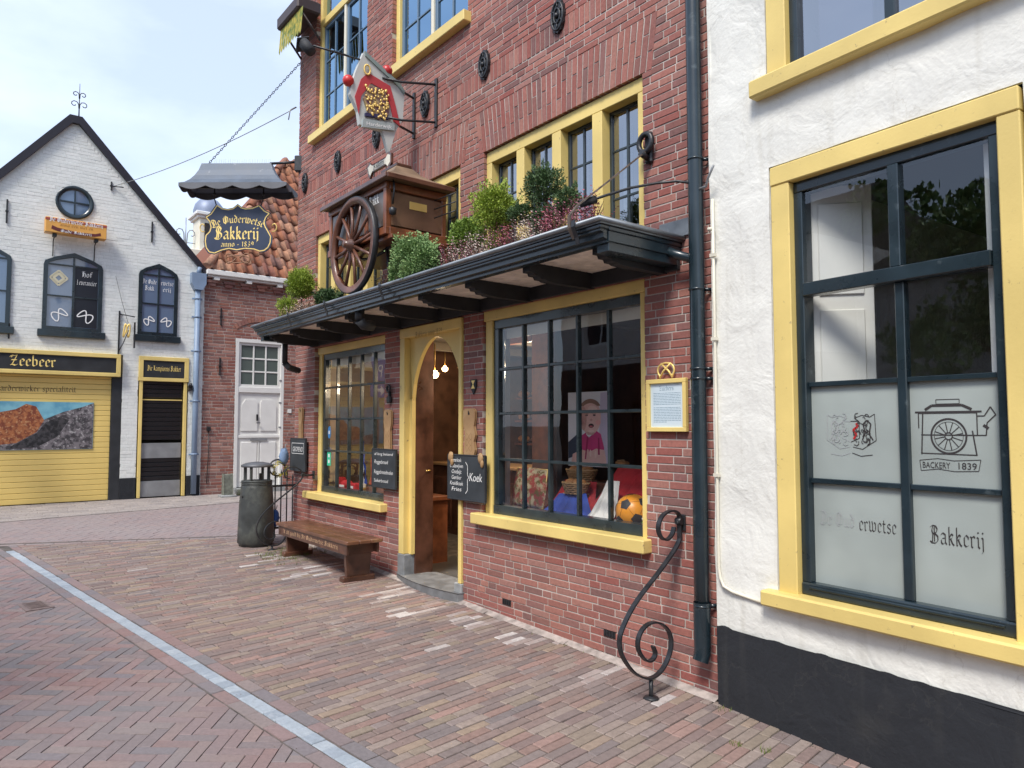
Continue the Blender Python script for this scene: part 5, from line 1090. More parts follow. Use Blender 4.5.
o = thing('hanging_sign', 'dark blue shaped sign with gold old lettering hanging below the metal hood', 'hanging sign', (SL[0], SL[1], 0), SA)
raw = [(375,343),(400,362),(430,370),(475,366),(520,348),(556,385),(590,402),(568,425),(556,455),(562,490),(580,520),(602,560),(600,600),(585,635),(560,655),(530,660),(490,645),(430,640),(375,650),(320,640),(270,652),(225,672),(190,665),(168,635),(160,590),(165,550),(190,525),(198,495),(188,455),(162,425),(195,405),(235,345),(270,368),(310,375),(345,368)]
sp = [((X-380)/480*.98-.765, 4.185+(510-Y)/480*.98) for X, Y in raw]
m_ = MB(); m_.prism(sp, -.012, .012); B_ = m_.build('sign_board', mat('navy_sign_paint', (.022,.035,.075), .45, var=.1), o)
sm = [(-.765+(a+.765)*.955, 4.185+(b-4.185)*.95) for a, b in sp]; m_ = MB(); draw(m_, sm, .013, -.0125, True); m_.build('gold_border', M_GOLD, B_)
def arcplace(cx, cz, rad, y0):
    def f(u, v, d):
        a = u/rad; return (cx+(rad+v)*math.sin(a), y0-d, cz-rad+(rad+v)*math.cos(a))
    return f
m_ = MB(); bl_strokes(m_, 'De Ouderwetse', .066, arcplace(-.765, 4.275, .80, -.012), fit=.69, nib=.22); m_.build('lettering', M_GOLDT, B_)
blackletter('lettering', 'Bakkerij', .108, (-.775, -.012, 4.055), (1,0,0), (0,-1,0), M_GOLDT, B_, fit=.60, nib=.23)
blackletter('lettering', 'anno - 1839', .046, (-.765, -.012, 3.955), (1,0,0), (0,-1,0), M_GOLDT, B_, fit=.44, nib=.2)
m_ = MB()
for sg in (-1, 1):
    m_.tube([(-.765+sg*(.02+.14*math.sin(q)), 0, 3.80+.065*math.sin(2*q)) for q in [PI*i/14 for i in range(15)]], .009, 6)
m_.tube([(-.765+.16*math.cos(q), 0, 3.79+.05*math.sin(q)) for q in [2*PI*i/20 for i in range(20)]], .008, 6, True)
m_.build('pretzel_ornament', mat('worn_iron_gold', (.25,.12,.06), .5), B_)
m_ = MB()
for sg in (-1, 1): m_.tube([(-.765+sg*(.47+.05*math.cos(q)*(1-.08*i)), 0, 4.22+.07*math.sin(q)*(1-.08*i)) for i, q in enumerate([R(-120+40*j) for j in range(8)])], .008, 6)
m_.build('side_scroll', M_GOLD, B_)

# wire across the street
o = thing('overhead_cable', 'thin grey cable strung from the brick bakery corner to the white gable', 'cable')
m_ = MB(); a = Vector((-9.2, -.02, 5.85)); b = Vector((-14.42, -1.30, 5.89)); m_.tube([a.lerp(b, t/12)-Vector((0,0,.10*4*(t/12)*(1-t/12))) for t in range(13)], .006, 5)
m_.tube([(-9.2,-.03,5.85),(-9.22,-.1,5.80),(-9.22,-.12,5.66)], .008, 5); m_.build('cable', M_GREY, o); 

# painted crest sign with spotlight on an arm
o = thing('crest_sign', 'painted crest sign with crown and red mantle on iron brackets beneath the upper windows', 'sign', (-5.95, 0, 0))
m_ = MB(); out = [(-.665,5.055),(-.30,4.86),(-.245,4.80),(-.26,4.52),(-.33,4.40),(-.40,4.17),(-.47,4.36),(-.70,4.36),(-.72,4.48),(-.80,4.62),(-.79,4.70),(-.74,4.86)]
m_.prism(out, -.05, .0, plane='yz'); B_ = m_.build('board', mat('white_sign_board', (.50,.52,.50), .5, var=.06), o, .004)
m_ = MB(); m_.prism([(-.665,5.055),(-.30,4.86),(-.245,4.80),(-.25,4.76),(-.31,4.82),(-.66,5.01)], -.054, .014, plane='yz'); m_.build('top_edge', mat('grey_green_edge', (.22,.28,.27), .5), B_)
def onface(mb, pts, d): mb.prism(pts, .001, d, plane='yz')
m_ = MB(); onface(m_, [(-.63,4.86),(-.40,4.80),(-.34,4.62),(-.29,4.44),(-.36,4.47),(-.40,4.62),(-.45,4.74),(-.60,4.77),(-.70,4.62),(-.72,4.45),(-.76,4.60),(-.70,4.78)], .012); m_.build('mantle', mat('red_mantle', (.45,.05,.06), .5), B_)
m_ = MB(); onface(m_, [(-.62,4.75),(-.45,4.72),(-.41,4.60),(-.42,4.52),(-.52,4.44),(-.63,4.48),(-.68,4.60)], .02); m_.build('shield', mat('gilt_shield', (.40,.30,.14), .5, col2=(.12,.05,.10), vscale=30), B_)
m_ = MB(); rnd = random.Random(3)
for _ in range(90):
    y_ = rnd.uniform(-.66,-.42); z_ = rnd.uniform(4.46,4.74); m_.ball((.024, y_, z_), (.010, rnd.uniform(.006,.014), rnd.uniform(.008,.016)), 6, 4)
m_.build('gilt_carving', M_GOLD, B_); m_ = MB()
for k in range(26): q = k*.25; m_.ball((.020, -.645+.03*math.cos(q), 4.88+.045*math.sin(q)), .009, 6, 4)
m_.build('crown', M_GOLD, B_)
m_ = MB(); onface(m_, [(-.66,4.44),(-.42,4.47),(-.42,4.505),(-.66,4.47)], .024); m_.build('blue_ribbon', mat('navy_ribbon', (.03,.03,.09), .5), B_)
m_ = MB(); onface(m_, [(-.69,4.33),(-.36,4.38),(-.35,4.45),(-.68,4.41)], .020); T_ = m_.build('name_plate', mat('grey_plate', (.33,.38,.38), .5), B_)
font_text('lettering', 'Harderwijk', .05, (.022, -.52, 4.372), (0,1,.12), (1,0,0), M_WHT, B_, fit=.26)
for y_, z_ in ((-.815,4.74), (-.42,4.955)):
    m_ = MB(); m_.ball((-.02, y_, z_), .052, 14, 10); m_.tube([(-.02,y_,z_),(-.02,y_+.07,z_-.06)], .012, 6); m_.build('red_ball', M_RED, B_)
for x, z0, z1 in ((.20, 4.44, 4.92), (-.21, 4.46, 4.93)):
    m_ = MB(); m_.box(x-.018, x+.018, -.022, -.001, z0, z1, c=.004); e_ = -.025 if x < 0 else -.025
    for z in (z0+.05, z1-.06): m_.tube([(x,-.01,z),(x*.35-.02,-.30,z-.005),(x*.1-.02,-.48,z)], .012, 6)
    m_.build('bracket', M_BLACK, o)
m_ = MB(); m_.tube([(-.03,-.66,4.98),(-.06,-.9,4.99),(-.10,-1.12,5.0)], .010, 6); A_ = m_.build('spotlight_arm', M_BLACK, o)
m_ = MB(); T = Matrix.Translation((-.14,-1.16,4.99)) @ Matrix.Rotation(R(25), 4, 'X') @ Matrix.Rotation(R(-35), 4, 'Y'); m_.lathe([(0,-.075),(.045,-.07),(.05,-.0),(.052,.06),(.0,.07)], (0,0,0), 14, T); m_.box(-.09,.05,-.06,.06,.068,.078,T); m_.build('spotlight', M_BLACKM, A_)

# painted awning valance high at the corner
o = thing('striped_awning', 'folded green and yellow scalloped awning at the top left corner of the bakery', 'awning', (-8.72, 0, 6.4))
m_ = MB()
for k in range(10):
    x = -.36+.075*k; cz = .02
    m_.add([(x,-.30,.35),(x+.07,-.30,.35),(x+.07,-.32,.05),(x+.035,-.32,-.0),(x,-.32,.05)], [(4,3,2,1,0)])
m_.build('valance', mat('green_yellow_canvas', (.10,.16,.03), .8, col2=(.45,.36,.06), vscale=14), o)
m_ = MB(); m_.box(-.40, .30, -.34, -.03, .36, .52, c=.02); m_.tube([(-.34,-.28,.36),(-.34,-.02,.05)], .014, 6); m_.tube([(.26,-.28,.36),(.26,-.02,.05)], .014, 6); m_.build('awning_box', mat('brown_cassette', (.05,.03,.03), .5), o)

# ------------------------------------------------------------------ baker's cart on the canopy
o = thing('baker_cart', 'old brown two wheeled bakers handcart standing on top of the canopy', 'cart', (-6.10, -.34, 2.775))
bx0, bx1, by0, by1, bz0, bz1 = -.58, .58, -.32, .30, .53, .95
m_ = MB(); m_.box(bx0+.02, bx1-.02, by0+.02, by1-.02, bz0+.02, bz1); Bd = m_.build('body', M_DWOOD, o)
m_ = MB()
for x in (bx0, -.20, .18, bx1-.05): m_.box(x, x+.05, by0-.004, by0+.05, bz0, bz1, c=.006)
for y in (by1-.05,): m_.box(bx1-.05, bx1+.002, y, y+.05, bz0, bz1, c=.006)
m_.box(bx0-.01, bx1+.01, by0-.012, by0+.03, bz0-.05, bz0+.02, c=.006); m_.box(bx1-.03, bx1+.014, by0+.03, by1, bz0-.05, bz0+.02, c=.006); m_.box(bx0-.01, bx1+.01, by0-.010, by0+.03, bz1-.06, bz1, c=.006); m_.box(bx1-.03, bx1+.012, by0+.03, by1, bz1-.07, bz1, c=.006)
m_.box(bx0-.02, bx1+.06, by0+.02, by1-.02, bz0-.09, bz0-.052, c=.006); m_.build('frame', M_RWOOD, Bd)
m_ = MB()
for a_, b_ in ((bx0+.06,-.21),(-.14,.17),(.24,bx1-.06)): m_.box(a_, b_, by0+.008, by0+.02, bz0+.04, bz1-.08)
m_.build('panel', mat('grey_brown_panel', (.12,.10,.09), .3, var=.3, vscale=4), Bd)
m_ = MB(); m_.box(bx1-.022, bx1+.0, by0+.05, by1-.05, bz0+.04, bz1-.09); m_.build('end_panel', mat('faded_brown_panel', (.15,.08,.048), .4, var=.35, vscale=3, coat=.2), Bd)
m_ = MB(); m_.box(bx1+.001, bx1+.006, -.09, .09, .74, .81, c=.002); m_.build('brass_plate', M_GOLD, Bd)
blackletter('lettering', 'Bakk', .055, (.345, by0+.006, .79), (1,0,0), (0,-1,0), M_WHT, Bd, fit=.20)
m_ = MB(); prof = [(1.0,.955),(1.0,.985),(.86,1.02),(.62,1.07),(.40,1.13),(.25,1.20),(.20,1.21)]
ex_, ey_ = .66, .38; vs = []; cxr = .02
for f, z in prof: c_ = cxr+.22*(1-f); vs += [(c_-ex_*f, -ey_*f, z), (c_+ex_*f, -ey_*f, z), (c_+ex_*f, ey_*f*.85, z), (c_-ex_*f, ey_*f*.85, z)]
fs = [(3,2,1,0), (24,25,26,27)]
for k in range(6):
    for j in range(4): a = 4*k; fs.append((a+j, a+(j+1) % 4, a+4+(j+1) % 4, a+4+j))
m_.add(vs, fs); m_.build('roof', mat('weathered_canvas_roof', (.20,.135,.085), .7, var=.25, vscale=5, bump=.2), o)
m_ = MB(); m_.box(.04, .34, -.09, .08, 1.20, 1.24, c=.01); m_.box(cxr-.675, cxr+.675, -.392, -.372, .945, .99, c=.006); m_.box(cxr+.655, cxr+.675, -.372, .325, .945, .99, c=.006); m_.build('roof_rim', M_DWOOD, o)
def wheel(par, y, name='wheel'):
    m_ = MB(); zc = .475; Rr = .435; cx = .05
    m_.lathe([(Rr,-.026),(Rr,.026),(Rr-.055,.024),(Rr-.055,-.024),(Rr,-.026)], (cx, y, zc), 40, axis='y'); W_ = m_.build(name, mat('wheel_wood', (.13,.052,.03), .4, var=.3, vscale=9, coat=.2) if 'wheel_wood' not in bpy.data.materials else bpy.data.materials['wheel_wood'], par)
    m_ = MB(); m_.lathe([(Rr+.001,-.027),(Rr+.010,-.024),(Rr+.010,.024),(Rr+.001,.027)], (cx, y, zc), 40, axis='y'); m_.build('tyre', M_BLACK, W_)
    m_ = MB()
    for k in range(12):
        a = 2*PI*k/12+.12; ca, sa_ = math.cos(a), math.sin(a); m_.tube([(cx+.05*ca, y-.012, zc+.05*sa_), (cx+.2*ca, y, zc+.2*sa_), (cx+.39*ca, y, zc+.39*sa_)], [.019,.015,.017], 6)
    m_.build('spokes', bpy.data.materials['wheel_wood'], W_)
    m_ = MB(); m_.lathe([(0,-.10),(.032,-.10),(.036,-.07),(.055,-.045),(.068,.0),(.055,.05),(.03,.06),(0,.06)], (cx, y, zc), 16, axis='y'); m_.build('hub', M_DWOOD, W_)
wheel(o, -.365); wheel(o, .31)
m_ = MB(); m_.tube([(.05,-.3,.50),(.05,.25,.50)], .022, 8)
for y in (-.16, .14):
    m_.tube([(-.30,y,.46),(-.14,y,.41),(.05,y,.395),(.24,y,.41),(.40,y,.46)], .014, 6); m_.tube([(-.30,y,.46),(-.30,y,.53)], .011, 5); m_.tube([(.40,y,.46),(.40,y,.53)], .011, 5); m_.tube([(.30,y,.52),(.34,y,.2),(.38,y,.0)], .012, 6)
m_.build('axle_and_springs', M_BLACK, o)
m_ = MB(); m_.tube([(bx1+.03,by0+.05,1.0),(bx1+.07,by0+.04,.86),(bx1+.04,by0+.04,.74)], .009, 6); m_.lathe([(.0,-.04),(.03,-.03),(.035,.02),(.0,.04)], (bx1+.045,by0+.04,.68), 8); m_.build('lantern', M_BLACK, o)
m_ = MB()
for z in (.70,.78,.86): m_.tube([(bx1+.02,.16,z),(bx1+.30,.20,z+.01)], .006, 5)
m_.build('side_rack', M_BLACK, o)
o = thing('plank_sign', 'small white plank shaped bakery sign with scroll ends standing above the cart roof', 'sign', (-6.13, -.40, 4.02))
m_ = MB(); bo = [(-.22,.03),(-.19,-.01),(-.14,.04),(.14,.04),(.19,-.01),(.24,.03),(.24,.12),(.19,.15),(.14,.11),(-.14,.11),(-.19,.15),(-.24,.12)]
m_.prism(bo, -.012, .012); B_ = m_.build('board', M_DWOOD, o); m_ = MB(); m_.prism([(a*.92, .075+(b-.075)*.72) for a, b in bo], -.0135, -.0122); m_.build('face', M_CREAM, B_)
blackletter('lettering', 'Bakkerij', .035, (0,-.0137,.057), (1,0,0), (0,-1,0), M_BLACKT, B_, fit=.22)
m_ = MB(); m_.tube([(-.12,0,.04),(-.12,0,-.05)], .006, 5); m_.tube([(.12,0,.04),(.12,0,-.05)], .006, 5); m_.build('stand', M_BLACK, o)

# ------------------------------------------------------------------ planting on the canopy
def leafmat(name, a, b, rough=.65):
    m = bpy.data.materials.new(name); m.use_nodes = True; t = m.node_tree; K = t.links.new; N = t.nodes.new; bs = t.nodes['Principled BSDF']
    g = N('ShaderNodeNewGeometry'); r = N('ShaderNodeMix'); r.data_type = 'RGBA'; r.inputs['A'].default_value = (*a, 1); r.inputs['B'].default_value = (*b, 1)
    K(g.outputs['Random Per Island'], r.inputs['Factor']); K(r.outputs['Result'], bs.inputs['Base Color']); bs.inputs['Roughness'].default_value = rough
    bs.inputs['Subsurface Weight'].default_value = 0; return m
def foliage(mb, c, rad, n, leaf=(.022, .006), lumps=8, rnd=None, up=.4, shell=.55):
    rnd = rnd or random; L_ = [(Vector((rnd.gauss(0,1), rnd.gauss(0,1), rnd.gauss(0,1))).normalized(), rnd.uniform(.7, 1.18)) for _ in range(lumps)]
    C_ = []
    for _ in range(max(6, n//60)):
        d = Vector((rnd.gauss(0,1), rnd.gauss(0,1), rnd.gauss(0,1))).normalized(); q = rnd.uniform(.45,1.05); C_.append((d*q, d))
    for _ in range(int(n*.55)):      # sprigs: leaves gathered along little shoots, gaps between them
        q, d = rnd.choice(C_); t = rnd.random(); s_ = .16; p = Vector((c[0]+(q.x*(.72+.4*t)+rnd.gauss(0,s_*(1.1-t)))*rad[0], c[1]+(q.y*(.72+.4*t)+rnd.gauss(0,s_*(1.1-t)))*rad[1], c[2]+(q.z*(.72+.4*t)+rnd.gauss(0,s_*(1.1-t)))*rad[2]))
        ax = (d*.8+Vector((rnd.gauss(0,.5), rnd.gauss(0,.5), rnd.gauss(0,.5)+up))).normalized(); sd = ax.orthogonal().normalized(); l = leaf[0]*rnd.uniform(.6,1.5); w2 = leaf[1]*rnd.uniform(.7,1.4)
        mb.add([p-sd*w2*.4, p+ax*l*.5-sd*w2, p+ax*l, p+ax*l*.5+sd*w2], [(0,1,2,3)])
    for _ in range(int(n*.6)):
        d = Vector((rnd.gauss(0,1), rnd.gauss(0,1), rnd.gauss(0,1))).normalized(); k = 1
        w_ = max(((d.dot(l)+1)/2)**6*s_ for l, s_ in L_); k = .62+.42*w_
        r_ = k*(shell+(1-shell)*rnd.random()**.6) if rnd.random() < .85 else k*rnd.random()
        p = Vector((c[0]+d.x*rad[0]*r_, c[1]+d.y*rad[1]*r_, c[2]+d.z*rad[2]*r_))
        ax = (d+Vector((rnd.gauss(0,.5), rnd.gauss(0,.5), rnd.gauss(0,.5)+up))).normalized(); sd = ax.orthogonal().normalized(); sd = (sd*math.cos(rnd.uniform(0,6))+ax.cross(sd)*math.sin(rnd.uniform(0,6))).normalized()
        l = leaf[0]*rnd.uniform(.6,1.4); w2 = leaf[1]*rnd.uniform(.7,1.4)
        mb.add([p-sd*w2*.4, p+ax*l*.5-sd*w2, p+ax*l, p+ax*l*.5+sd*w2], [(0,1,2,3)])
def shrub(name, label, cat, loc, parts, m, leaf, stemh, group=None, stems=3, n=2600):
    o = thing(name, label, cat, loc, 0, group); mb = MB()
    for c, r_, k in parts: foliage(mb, c, tuple(q*.88 for q in r_), int(n*k), leaf)
    mb.build('foliage', m, o); sm_ = MB()
    for c, r_, k in parts: sm_.tube([(0, 0, 0), (c[0]*.4+.01, c[1]*.4, c[2]*.5), (c[0], c[1], c[2])], [.014, .011, .006], 6)
    for _ in range(stems*5):
        c, r_, k = random.choice(parts); sm_.tube([(c[0]*.6, c[1]*.6, c[2]*.6), (c[0]+random.uniform(-.6,.6)*r_[0], c[1]+random.uniform(-.6,.6)*r_[1], c[2]+random.uniform(-.5,.7)*r_[2])], [.006,.002], 4)
    sm_.build('stem', mat('bark', (.09,.06,.04), .9) if 'bark' not in bpy.data.materials else bpy.data.materials['bark'], o)
LG = leafmat('lime_foliage', (.13,.21,.015), (.36,.46,.05)); LM = leafmat('green_foliage', (.06,.15,.035), (.30,.43,.16)); LD = leafmat('dark_foliage', (.02,.055,.018), (.09,.16,.05)); LS = leafmat('fresh_foliage', (.10,.19,.025), (.30,.42,.08))
zc = 2.82; GP = 'clipped conifers on the canopy'
shrub('conifer_bush', 'round lime green clipped conifer at the far left end of the canopy', 'shrub', (-8.10,-.36,zc), [((0,0,.44),(.22,.20,.21),2.6)], LG, (.017,.0038), .2, GP, n=4600)
shrub('conifer_bush', 'low spreading green conifer at the canopy corner beneath the round lime one', 'shrub', (-8.42,-.38,zc), [((-.05,0,.20),(.16,.15,.15),.8), ((.10,0,.12),(.12,.12,.10),.4)], LG, (.017,.0038), .1, GP, n=4600)
shrub('conifer_bush', 'small dark green conifer beside the left wheel of the cart', 'shrub', (-7.42,-.38,zc), [((-.03,0,.18),(.16,.13,.12),.8), ((.22,0,.15),(.14,.12,.11),.6)], LD, (.022,.005), .1, GP)
shrub('leafy_bush', 'loose mid green bush spilling over the canopy edge right of the cart', 'shrub', (-5.08,-.50,zc), [((-.06,-.10,.20),(.27,.20,.22),1.6), ((.14,-.12,.12),(.16,.14,.14),.6), ((-.24,-.16,.04),(.11,.10,.13),.4), ((.04,-.2,.02),(.14,.1,.1),.4)], LM, (.016,.0055), .2, GP, n=5200)
shrub('leafy_bush', 'bright green bush behind the loose one and right of the cart', 'shrub', (-4.90,-.24,zc), [((0,0,.36),(.25,.16,.17),1.6)], LS, (.017,.0055), .2, GP, n=5200)
shrub('conifer_bush', 'round yellow green conifer before the left end of the four light window', 'shrub', (-4.27,-.42,zc), [((0,0,.41),(.225,.20,.225),1.8), ((.02,.0,.13),(.10,.10,.10),.4)], LG, (.017,.0038), .3, GP, n=5200)
shrub('pine_bush', 'dark irregular little pine before the middle of the four light window', 'shrub', (-3.72,-.40,zc), [((-.02,0,.44),(.20,.15,.16),1.1), ((-.26,0,.30),(.14,.11,.10),.5), ((.24,0,.28),(.13,.11,.11),.5), ((.02,0,.20),(.14,.12,.12),.5)], LD, (.019,.0034), .3, GP, n=4600)
# heather along the tray: many small tufts
HM = [leafmat('pink_heather', (.26,.07,.12), (.52,.22,.27)), leafmat('pale_heather', (.42,.33,.29), (.60,.50,.44)), leafmat('rusty_heather', (.22,.12,.06), (.42,.28,.15)), leafmat('red_heather', (.20,.025,.05), (.38,.08,.11))]
def heather(x, lab, k, h=.13):
    o = thing('heather_tuft', lab, 'heather', (x, -.47+random.uniform(-.03,.05), zc), 0, 'heather tufts along the canopy')
    m_ = MB()
    for _ in range(46):
        a = random.uniform(0, 2*PI); r_ = random.uniform(0,.10); bx, by = r_*math.cos(a)*1.3, r_*math.sin(a); hh = h*random.uniform(.6,1.25)
        tx, ty = bx+random.gauss(0,.035), by+random.gauss(0,.03)-.015; d = Vector((tx-bx, ty-by, hh))
        for i in range(7):
            p = Vector((bx,by,.01))+d*(.35+.65*i/6); q = random.uniform(0,6.3); l = .013
            s1 = Vector((math.cos(q),math.sin(q),.6)).normalized(); s2 = s1.orthogonal().normalized()*.004; m_.add([p-s2, p+s1*l-s2*.3, p+s1*l*1.1+s2*.3, p+s2], [(0,1,2,3)])
    m_.build('flowers', HM[k], o)
    m_ = MB()
    for _ in range(14):
        a = random.uniform(0, 2*PI); m_.tube([(0,0,0),(.08*math.cos(a),.06*math.sin(a),h*random.uniform(.5,.9))], .0018, 3)
    m_.build('stems', bpy.data.materials['bark'], o)
seq = [(-8.28,2),(-8.10,1),(-7.86,2),(-7.70,1),(-7.55,2),(-5.95,2),(-5.66,2),(-4.98,0),(-4.86,3),(-4.72,1),(-4.58,0),(-4.44,1),(-4.30,1),(-4.14,0),(-4.02,3),(-3.90,1),(-3.78,1),(-3.66,0),(-3.54,3),(-3.43,0),(-3.30,0),(-3.18,3)]
HL = ['rusty heather tuft at the far left corner of the canopy', 'pale cream heather tuft before the low corner conifer', 'rusty heather tuft before the round lime conifer', 'pale cream heather tuft between the lime conifer and the dark small one',
 'rusty heather tuft beside the left rim of the cart wheel', 'sparse rusty heather tuft under the middle of the cart', 'sparse rusty heather tuft under the right end of the cart', 'pink heather tuft at the foot of the bright green bush', 'deep red heather tuft right beside the bright green bush',
 'pale cream heather tuft in the gap before the round yellow green conifer', 'pink heather tuft in the gap before the round yellow green conifer', 'pale heather tuft left of the stem of the round yellow green conifer', 'pale heather tuft right at the stem of the round yellow green conifer', 'pink heather tuft between the round conifer and the dark pine',
 'deep red heather tuft left of the dark pine', 'pale cream heather tuft before the left arm of the dark pine', 'pale cream heather tuft before the stem of the dark pine', 'pink heather tuft right of the stem of the dark pine', 'deep red heather tuft under the right arm of the dark pine',
 'pink heather tuft just right of the dark pine', 'pink heather tuft left of the rusty stay rod', 'deep red heather tuft at the near end by the rusty stay rod']
for (x, k), lb in zip(seq, HL): heather(x, lb, k, .19 if x > -5 else .15)

# ------------------------------------------------------------------ bench
o = thing('bench', 'dark brown wooden bench with a lettered front board below the left shop window', 'bench', (-7.32, -.375, G(-7.32)))
zt = .50-G(-7.32); m_ = MB()
for a_, b_ in ((-.19,-.062), (-.058,.062), (.066,.19)): m_.box(-.92, .92, a_, b_, zt-.035, zt, c=.006)
m_.build('seat', mat('worn_bench_wood', (.15,.065,.035), .35, var=.3, vscale=5, bump=.2, coat=.3, dirt=((.36,.22,.12), 3.5, .56, .75)), o)
m_ = MB(); m_.box(-.88, .88, -.172, -.147, zt-.135, zt-.036, c=.004); FB = m_.build('front_board', M_DWOOD, o); m_ = MB(); m_.box(-.88, .88, .147, .172, zt-.135, zt-.036, c=.004); m_.build('back_board', M_DWOOD, o)
blackletter('lettering', "'k zit goed bij De Ouderwetse Bakkerij", .030, (-.02, -.173, zt-.10), (1,0,0), (0,-1,0), mat('pale_bench_letters', (.62,.40,.24), .6), FB, fit=1.42, nib=.19)
for x in (-.74, .76):
    dz = -G(-7.32)+G(-7.32+x); m_ = MB(); m_.prism([(-.145,zt-.036),(.145,zt-.036),(.12,dz+.05),(-.12,dz+.05)], x-.022, x+.022, plane='yz'); m_.box(x-.045, x+.045, -.17, .17, dz-.003, dz+.05, c=.008)
    if x > 0: m_.box(x+.023, x+.05, -.15, .15, zt-.14, zt-.05, c=.004)
    m_.build('leg', M_DWOOD, o)
# ------------------------------------------------------------------ litter bin
o = thing('litter_bin', 'round dark grey ribbed litter bin with domed lid standing beside the bench', 'litter bin', (-8.93, -.55, G(-8.93)))
rip = lambda a, j: 1+(.012*abs(math.sin(a*18)) if 1 < j < 6 else 0)
M_BIN = mat('bin_grey', (.050,.055,.054), .5, .1, var=.3, vscale=5, bump=.15, dirt=((.14,.15,.13), 4, .5, .75))
m_ = MB(); m_.lathe([(.0,.0),(.225,.0),(.23,.03),(.245,.04),(.242,.2),(.23,.5),(.215,.70),(.215,.705),(.205,.71),(.205,.74),(.0,.742)], (0,0,0), 72, ripple=rip); BI = m_.build('body', M_BIN, o)
m_ = MB()
for z in (.715, .735, .755, .775): m_.lathe([(.17,z-.008),(.208,z-.008),(.212,z),(.208,z+.008),(.17,z+.008)], (0,0,0), 36)
m_.lathe([(.16,.70),(.16,.785),(.0,.785)], (0,0,0), 24); m_.build('rim', M_BIN, BI)
m_ = MB()
for k in range(4): a = PI/4+k*PI/2; m_.box(-.02,.02,-.014,.014,.77,.947, Matrix.Translation((.175*math.cos(a),.175*math.sin(a),0)) @ Matrix.Rotation(a,4,'Z') @ Matrix.Rotation(0,4,'X'), .003)
m_.build('posts', M_BIN, o); m_ = MB(); m_.lathe([(.0,.945),(.212,.945),(.22,.955),(.215,.972),(.16,.992),(.08,1.005),(.0,1.01)], (0,0,0), 36); m_.build('lid', mat('bin_lid', (.10,.105,.115), .45, .2, var=.15), o)
m_ = MB(); m_.lathe([(.018,0),(.02,-.004),(.0,-.006)], (.06,-.222,.60), 12, axis='y'); m_.build('lock', M_BLACK, BI)

for c_ in (o,): c_.scale = (.86, .86, 1.0)
# ------------------------------------------------------------------ scroll irons
def spiral(cx, cz, r0, r1, a0, turns, n=40): return [(cx+(r0+(r1-r0)*i/n)*math.cos(R(a0+360*turns*i/n)), cz+(r0+(r1-r0)*i/n)*math.sin(R(a0+360*turns*i/n))) for i in range(n+1)]
def smooth(pts, it=3):
    for _ in range(it):
        o_ = [pts[0]]
        for p, q in zip(pts, pts[1:]): o_ += [tuple(a*.75+b*.25 for a, b in zip(p, q)), tuple(a*.25+b*.75 for a, b in zip(p, q))]
        pts = o_+[pts[-1]]
    return pts
def scroll_iron(label, loc, P, foot, stay, X0):
    """flat iron bent to an s in the plane square to the wall; P = (y, z) in the street's frame"""
    o = thing('scroll_iron', label, 'bollard', loc, 0, 'wrought iron scroll guards against the wall')
    pts = [(0, y-loc[1], z-loc[2]) for y, z in smooth(P, 3)]; n = len(pts)
    m_ = MB(); m_.band(pts, .030, [.011]*n, (1,0,0)); m_.build('scroll', M_BLACK, o)
    fy = foot[0]-loc[1]; m_ = MB(); m_.tube([(0,fy,foot[1]-loc[2]),(0,fy,-.03)], .013, 8); m_.lathe([(.0,0),(.05,.0),(.04,.012),(.015,.018)], (0,fy,-.002), 12); m_.build('foot', M_BLACK, o)
    sy, sz = stay[0]-loc[1], stay[1]-loc[2]; m_ = MB(); m_.tube([(0,sy-.03,sz),(0,-loc[1]-.004,sz)], .012, 6); m_.box(-.03,.03,-loc[1]-.014,-loc[1]-.002,sz-.05,sz+.05,c=.003); m_.tube([(-.022,sy,sz+.01),(.022,sy,sz+.01)], .022, 10); m_.build('wall_stay', M_BLACK, o)
    return o
PA = [(-.082,.978),(-.10,.93),(-.159,.90),(-.214,.93),(-.235,.991),(-.195,1.060),(-.099,1.085),(-.003,1.057),(.0,1.005),(-.01,.937),(-.03,.878),(-.217,.728),(-.441,.578),(-.56,.44),(-.580,.37),(-.554,.285),(-.447,.165),(-.31,.108),(-.19,.15),(-.112,.268),(-.145,.38),(-.277,.448),(-.395,.415),(-.435,.32),(-.36,.225),(-.30,.215),(-.262,.25),(-.29,.30)]
PA = [(min(y, -.03), z) for y, z in PA]
scroll_iron('black wrought iron scroll guard bolted into the paving beside the downpipe', (-2.90, -.31, G(-2.9)), PA, (-.31,.11), (-.03,1.0), 0)
PB_ = [(-.31,.97),(-.36,.97),(-.38,1.05),(-.32,1.107),(-.231,1.104),(-.143,1.04),(-.141,.968),(-.264,.854),(-.481,.701),(-.627,.572),(-.690,.472),(-.700,.364),(-.64,.248),(-.507,.183),(-.40,.203),(-.33,.30),(-.36,.42),(-.44,.475),(-.53,.465),(-.60,.40),(-.60,.31),(-.53,.26),(-.47,.295),(-.49,.345)]
scroll_iron('black wrought iron scroll guard between the litter bin and the bench', (-8.50, -.507, G(-8.5)), PB_, (-.507,.19), (-.14,1.0), 0)
o = thing('iron_railing', 'short black iron railing with pointed bars beside the bakery corner', 'railing', (-9.0, -.05, G(-9)))
m_ = MB()
for k in range(6): m_.tube([(0,-.02-.075*k,.10),(0,-.02-.075*k,.78+.06*math.sin(k))], .009, 6); m_.lathe([(.013,0),(.0,.07)], (0,-.02-.075*k,.78+.06*math.sin(k)), 6)
m_.build('bars', M_BLACK, o); m_ = MB(); m_.box(-.012,.012,-.44,.03,.16,.185); m_.box(-.012,.012,-.44,.03,.68,.705); m_.box(-.018,.018,-.445,-.41,.0,.86,c=.005); m_.build('frame', M_BLACK, o)
